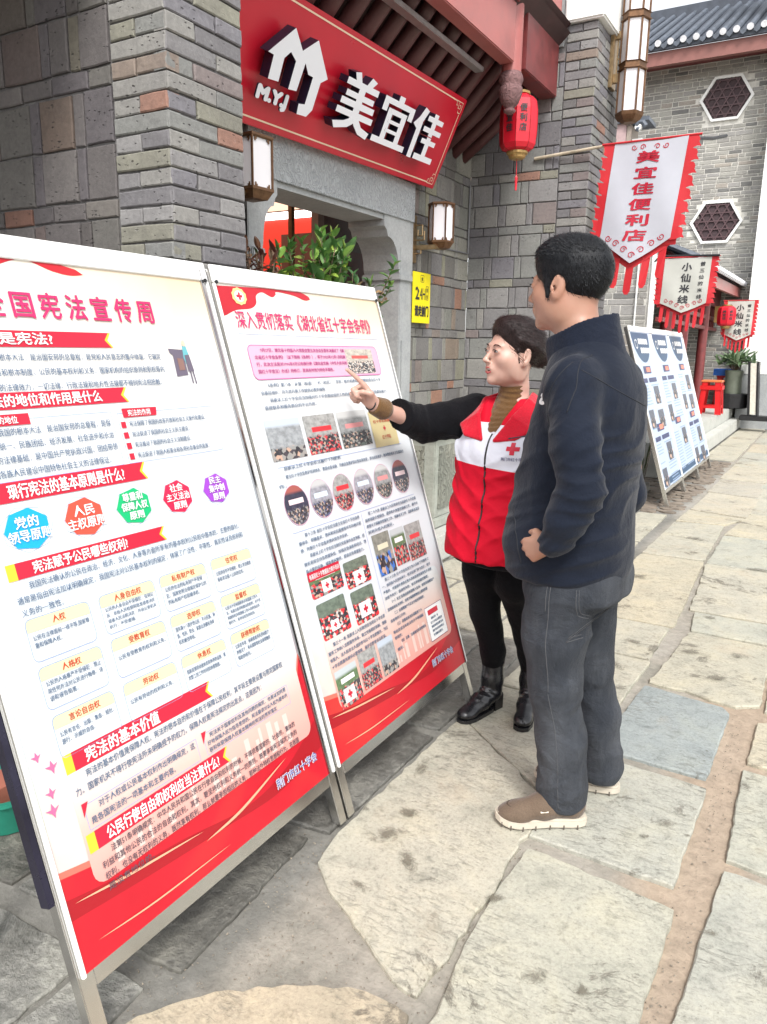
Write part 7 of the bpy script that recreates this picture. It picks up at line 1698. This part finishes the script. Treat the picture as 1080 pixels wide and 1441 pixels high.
# hair, swept back to a low knot
S = SDF(np.array(hp_)-.17, np.array(hp_)+.17, .0035); S.M = HWm
S.ell((-.020, 0, .036), (.101, .0815, .092), .01).ell((.018, 0, .076), (.066, .060, .044), .03)
S.ell((.148, .0, -.030), (.100, .13, .126), .010, op='-').ell((.040, 0, -.150), (.150, .14, .118), .014, op='-')
S.ell((-.108, 0, -.012), (.036, .040, .034), .02)
for q in (1, -1): S.ell((.004, q*.085, -.018), (.022, .012, .030), .006, op='-')
for q in (1, -1):
    if q == 1: S.ell((.030, .0, .096), (.040, .046, .018), .025)
    S.path([(.060, q*.010, .098), (.046, q*.048, .078), (.020, q*.070, .045), (-.03, q*.076, .030), (-.07, q*.060, .010)], [.012, .011, .008, .007, .010], .014)
    S.cone((.028, q*.0735, .010), (.018, q*.0735, -.030), .006, .002, .006, flat=((0, 1, 0), .5))
S.M = None; S.displace(folds(13, .0010, 80, [(1, .2, 1), (.3, 1, .4), (-.5, .3, 1)]))
whair = S.mesh('hair', m_hair_w, wom)
strands(whair, 'hair_strands', m_hair_w, wom, HWm, lambda q: (-1, 0, -.35), 3600, (.018, .040), .0008, .08, 4)
# coat
m_coat = cloth_mat('black_wool_coat', (.0035, .0035, .0050), .85, 260, .05, .2)
S = SDF((lo[0], lo[1], .58), (.26, .32, 1.32), .0050)
S.loft([(.655, .005, 0, .150, .205), (.75, .005, 0, .150, .205), (.95, .0, 0, .130, .180), (1.10, .005, 0, .128, .185), (1.19, -.010, 0, .105, .170), (1.245, -.015, 0, .075, .110), (1.275, -.015, 0, .062, .068)], .02, cap=.015)
S.path([sh, el], [.076, .068], .03); S.path([el, tuple(Vector(el).lerp(Vector(wr), 1.0))], [.068, .052], .012); S.ell(sh, (.075, .07, .065), .03)
S.path([(-.01, .175, 1.185), (-.03, .225, .98), (.04, .235, .80)], [.072, .064, .055], .03)
e_, w_ = Vector(el), Vector(wr); s0_ = Vector(sh)
for c_, ax_, fr_, am_, ra_, sd_ in ((e_, tuple(w_-s0_), 75, .0055, .085, 21), (e_.lerp(w_, .6), tuple(w_-e_), 85, .0045, .07, 22), (s0_.lerp(e_, .4), (.4, 1, .8), 60, .0060, .08, 23)): S.displace(wrinkle(c_, ax_, fr_, am_, ra_, sd_))
S.cone((.155, 0, 1.130), (.078, 0, 1.30), .018, .086, .003, op='-').cone((.12, 0, 1.19), (.05, 0, 1.34), .042, .077, .003, op='-')
S.displace(folds(41, .0036, 28, [(1, .3, .3), (.2, 1, .6)]))
S.plane(tuple(e_.lerp(w_, .985)), tuple(w_-e_), .004)
coat = S.mesh('coat', m_coat, wom)
# brown knit: cuff and roll neck
m_knit = cloth_mat('brown_knit', (.115, .060, .022), .9, 200, .3, .15)
S = SDF(np.array(wr)-.09, np.array(wr)+.09, .004); S.cone(tuple(e_.lerp(w_, .85)), tuple(e_.lerp(w_, 1.0)), .040, .034, .004); S.plane(tuple(e_.lerp(w_, 1.025)), tuple(w_-e_), .003); S.mesh('knit_cuff', m_knit, wom)
S = SDF((-.12, -.12, 1.07), (.16, .12, 1.40), .004); nk = HWm @ Vector((-.020, 0, -.125))
S.path([(-.005, 0, 1.19), (-.008, 0, 1.245), tuple(Vector((nk.x+.004, nk.y, 1.322)))], [.072, .055, .0470], .02); S.loft([(1.08, .030, 0, .100, .09), (1.16, .018, 0, .096, .09), (1.22, .0, 0, .080, .080), (1.26, -.006, 0, .058, .058)], .02)
S.displace(lambda X, Y, Z: .0022*np.sin(Z*330+10*np.sin(X*20+Y*13))); S.plane((0, 0, 1.330), (.30, 0, 1), .004); S.mesh('roll_neck', m_knit, wom)
# vest
def vest_mat():
    t = NT('red_white_vest_cloth'); v = t.coord('Object'); sx = t.n('ShaderNodeSeparateXYZ'); t.l(v, sx.inputs[0]); z = sx.outputs[2]
    zz = t.math('ADD', z, t.math('MULTIPLY', sx.outputs[1], .06))
    w = t.ramp(t.math('MULTIPLY', t.math('SUBTRACT', zz, 1.0), 4.0), [(0, (0, 0, 0)), (.130, (1, 1, 1)), (.745, (0, 0, 0))], 'CONSTANT')
    c = t.mix(w, (.50, .004, .020), (.60, .61, .68)); t.col(c); t.set(Roughness=.7); t.b.inputs['Specular IOR Level'].default_value = .15; t.bump(t.noise(v, 11, 4, .6), .45, .012); return t.mat
m_vest = vest_mat()
S = SDF((-.22, -.30, .62), (.26, .30, 1.32), .0048)
S.loft([(.672, .012, 0, .176, .232), (.75, .012, 0, .170, .226), (.95, .006, 0, .152, .202), (1.08, .010, 0, .150, .196), (1.16, .0, 0, .130, .182), (1.215, -.010, 0, .105, .150), (1.25, -.015, 0, .088, .110), (1.272, -.015, 0, .078, .086)], .02, cap=.012)
S.ell((.075, .075, 1.10), (.065, .065, .055), .04).ell((.075, -.075, 1.10), (.065, .065, .055), .04)
# arm holes
S.cone(tuple(Vector(sh)+Vector((.0, -.02, -.02))), tuple(Vector(el)), .090, .090, .008, op='-'); S.cone((-.01, .205, 1.16), (-.03, .30, 1.0), .078, .085, .008, op='-')
# open V at the neck
for q in (1, -1): S.cone((.11, q*.012, 1.165), (.09, q*.050, 1.30), .012, .030, .006, op='-')
S.cone((.155, 0, 1.140), (.080, 0, 1.30), .018, .084, .003, op='-').cone((.12, 0, 1.20), (.05, 0, 1.34), .040, .075, .003, op='-')
for c_, ax_, fr_, am_, ra_, sd_ in (((.12, -.10, .85), (.1, .5, 1), 42, .0060, .16, 31), ((.12, .10, .80), (.1, -.4, 1), 42, .0060, .16, 32), ((.10, -.14, 1.08), (.1, 1, .5), 48, .0055, .11, 33), ((.10, .10, 1.0), (.1, -.8, .8), 45, .0050, .12, 34)): S.displace(wrinkle(c_, ax_, fr_, am_, ra_, sd_))
S.displace(folds(51, .0040, 20, [(.2, 1, .3), (.1, .7, .9), (.3, .2, 1)])); S.displace(folds(52, .0016, 75, [(.3, 1, .6)]))
vest = S.mesh('vest', m_vest, wom)
m_vred = cloth_mat('red_collar_cloth', (.50, .004, .020), .55, 200, .2, .06)
# two turned-down collar leaves
for q in (1, -1):
    S = SDF((-.12, -.20, 1.10), (.22, .20, 1.36), .004); 
    P = [Vector((-.055, q*.060, 1.290)), Vector((.025, q*.088, 1.270)), Vector((.100, q*.072, 1.215)), Vector((.150, q*.026, 1.130))]
    Q = [Vector((-.085, q*.095, 1.252)), Vector((.015, q*.158, 1.216)), Vector((.100, q*.145, 1.172)), Vector((.138, q*.105, 1.142))]
    for i in range(3):
        for f in [k/12 for k in range(13)]:
            S.cone(tuple(P[i].lerp(Q[i], f)), tuple(P[i+1].lerp(Q[i+1], f)), .0060, .0060, .006)
    S.mesh('collar_leaf', m_vred, vest)
zt = seam(vest, [(.30, .004, 1.150), (.30, .0, 1.0), (.30, -.004, .85), (.30, -.008, .675)], (-1, 0, 0), .0042, m_zip, 'front_zip', n=50)
seam(vest, [(.30, .05, 1.158), (.30, .13, 1.150), (.30, .18, 1.165)], (-1, 0, 0), .0022, ink_mat((.02, .02, .05), 'navy_piping'), 'chest_piping', n=16)
# red cross and name on her left chest
mb = MB(); c = (.104, 1.108); s_ = .0215; G_ = []
for (a, b, cc, d_) in ((-1, -.34, 1, .34), (-.34, -1, .34, -.34), (-.34, .34, .34, 1)):
    nx_, nz_ = 5, 5
    P = [(.30, c[0]+s_*(a+(cc-a)*i/nx_), c[1]+s_*(b+(d_-b)*j/nz_)) for j in range(nz_+1) for i in range(nx_+1)]; P = on_surface(vest, P, (-1, 0, 0), .0022)
    mb.add(P, [(j*(nx_+1)+i, j*(nx_+1)+i+1, (j+1)*(nx_+1)+i+1, (j+1)*(nx_+1)+i) for j in range(nz_) for i in range(nx_)])
local_obj(mb, 'red_cross', i_red, vest, False)
co, fs = text_mesh('荆门市红十字会', 1, .02); P = on_surface(vest, [(.30, .068+x*.0115, 1.066+y*.0135) for x, y, z in co], (-1, 0, 0), .0022); local_obj(MB().add(P, fs), 'unit_name', ink_mat((.12, .12, .22), 'navy_stitch'), vest, False)
# trousers and boots
m_blk = cloth_mat('black_stretch_cloth', (.0025, .0025, .0035), .8, 300, .03, .2)
S = SDF((-.20, -.24, .12), (.26, .26, .90), .0048)
S.loft([(.70, 0, 0, .125, .165), (.80, 0, 0, .13, .17), (.86, 0, 0, .12, .16)], .02)
for (a, b), q in zip(feet, (-1, 1)):
    an = Vector(a).lerp(Vector(b), .18); S.path([(0, q*.082, .74), (.018, (q*.080*.6+an.y*.4), .58), ((an.x)*.5+.03, (q*.080+an.y)/2, .44), (an.x*.85, an.y, .26), (an.x, an.y, .17)], [.092, .082, .058, .050, .040], .02)
S.displace(folds(61, .0028, 34, [(.2, .1, 1), (.7, .3, .7)])); S.mesh('trousers', m_blk, wom)
m_boot = plain('black_leather', (.010, .010, .012), .26, var=.2, scale=12, bump=.2, bdist=.002, spec=.6)
for a, b in feet:
    M = footM(a[0], a[1], b[0], b[1]); S = SDF((-.05, -.06, .0), (.28, .06, .26), .0038)
    S.path([(.045, 0, .225), (.045, 0, .13), (.05, 0, .085)], [.046, .043, .042], .02).path([(.05, 0, .078), (.115, 0, .056), (.175, 0, .036)], [.040, .037, .030], .02).ell((.195, 0, .032), (.045, .036, .024), .015); S.plane((0, 0, .014), (0, 0, -1), .003)
    S.displace(wrinkle((.09, 0, .085), (1, 0, -.5), 90, .003, .05, 5)); S.displace(folds(71, .0012, 60, [(.4, .2, 1)]))
    bt = S.mesh('ankle_boot', m_boot, wom); bt.data.transform(M)
    hb = MB().prism([(0, -.026), (.052, -.028), (.052, .028), (0, .026), (-.012, .014), (-.012, -.014)], (0, 0, 0), (1, 0, 0), (0, 1, 0), (0, 0, 1), .0, .060); o = local_obj(hb, 'heel_block', m_boot, bt, False); o.data.transform(M)
    sl_ = MB().prism([(.06, -.028), (.12, -.034), (.18, -.038), (.225, -.030), (.240, -.012), (.240, .012), (.225, .030), (.18, .038), (.12, .034), (.06, .028)], (0, 0, 0), (1, 0, 0), (0, 1, 0), (0, 0, 1), .0, .016); o = local_obj(sl_, 'sole', m_boot, bt, False); o.data.transform(M)
# bracelet
bc = w_+(w_-e_).normalized()*.020; ax_ = (w_-e_).normalized(); u_ = ax_.cross(Vector((0, 0, 1))).normalized(); v_ = ax_.cross(u_)
tag(rebase(MB().tube([tuple(Ww @ (bc+u_*.0262*math.cos(a)+v_*.021*math.sin(a))) for a in [i*math.pi/9 for i in range(19)]], .0026, 6).build('bracelet', m_black, None, smooth=True), tuple(Ww @ bc)), 'thin black bracelet on the pointing wrist', 'bracelet')
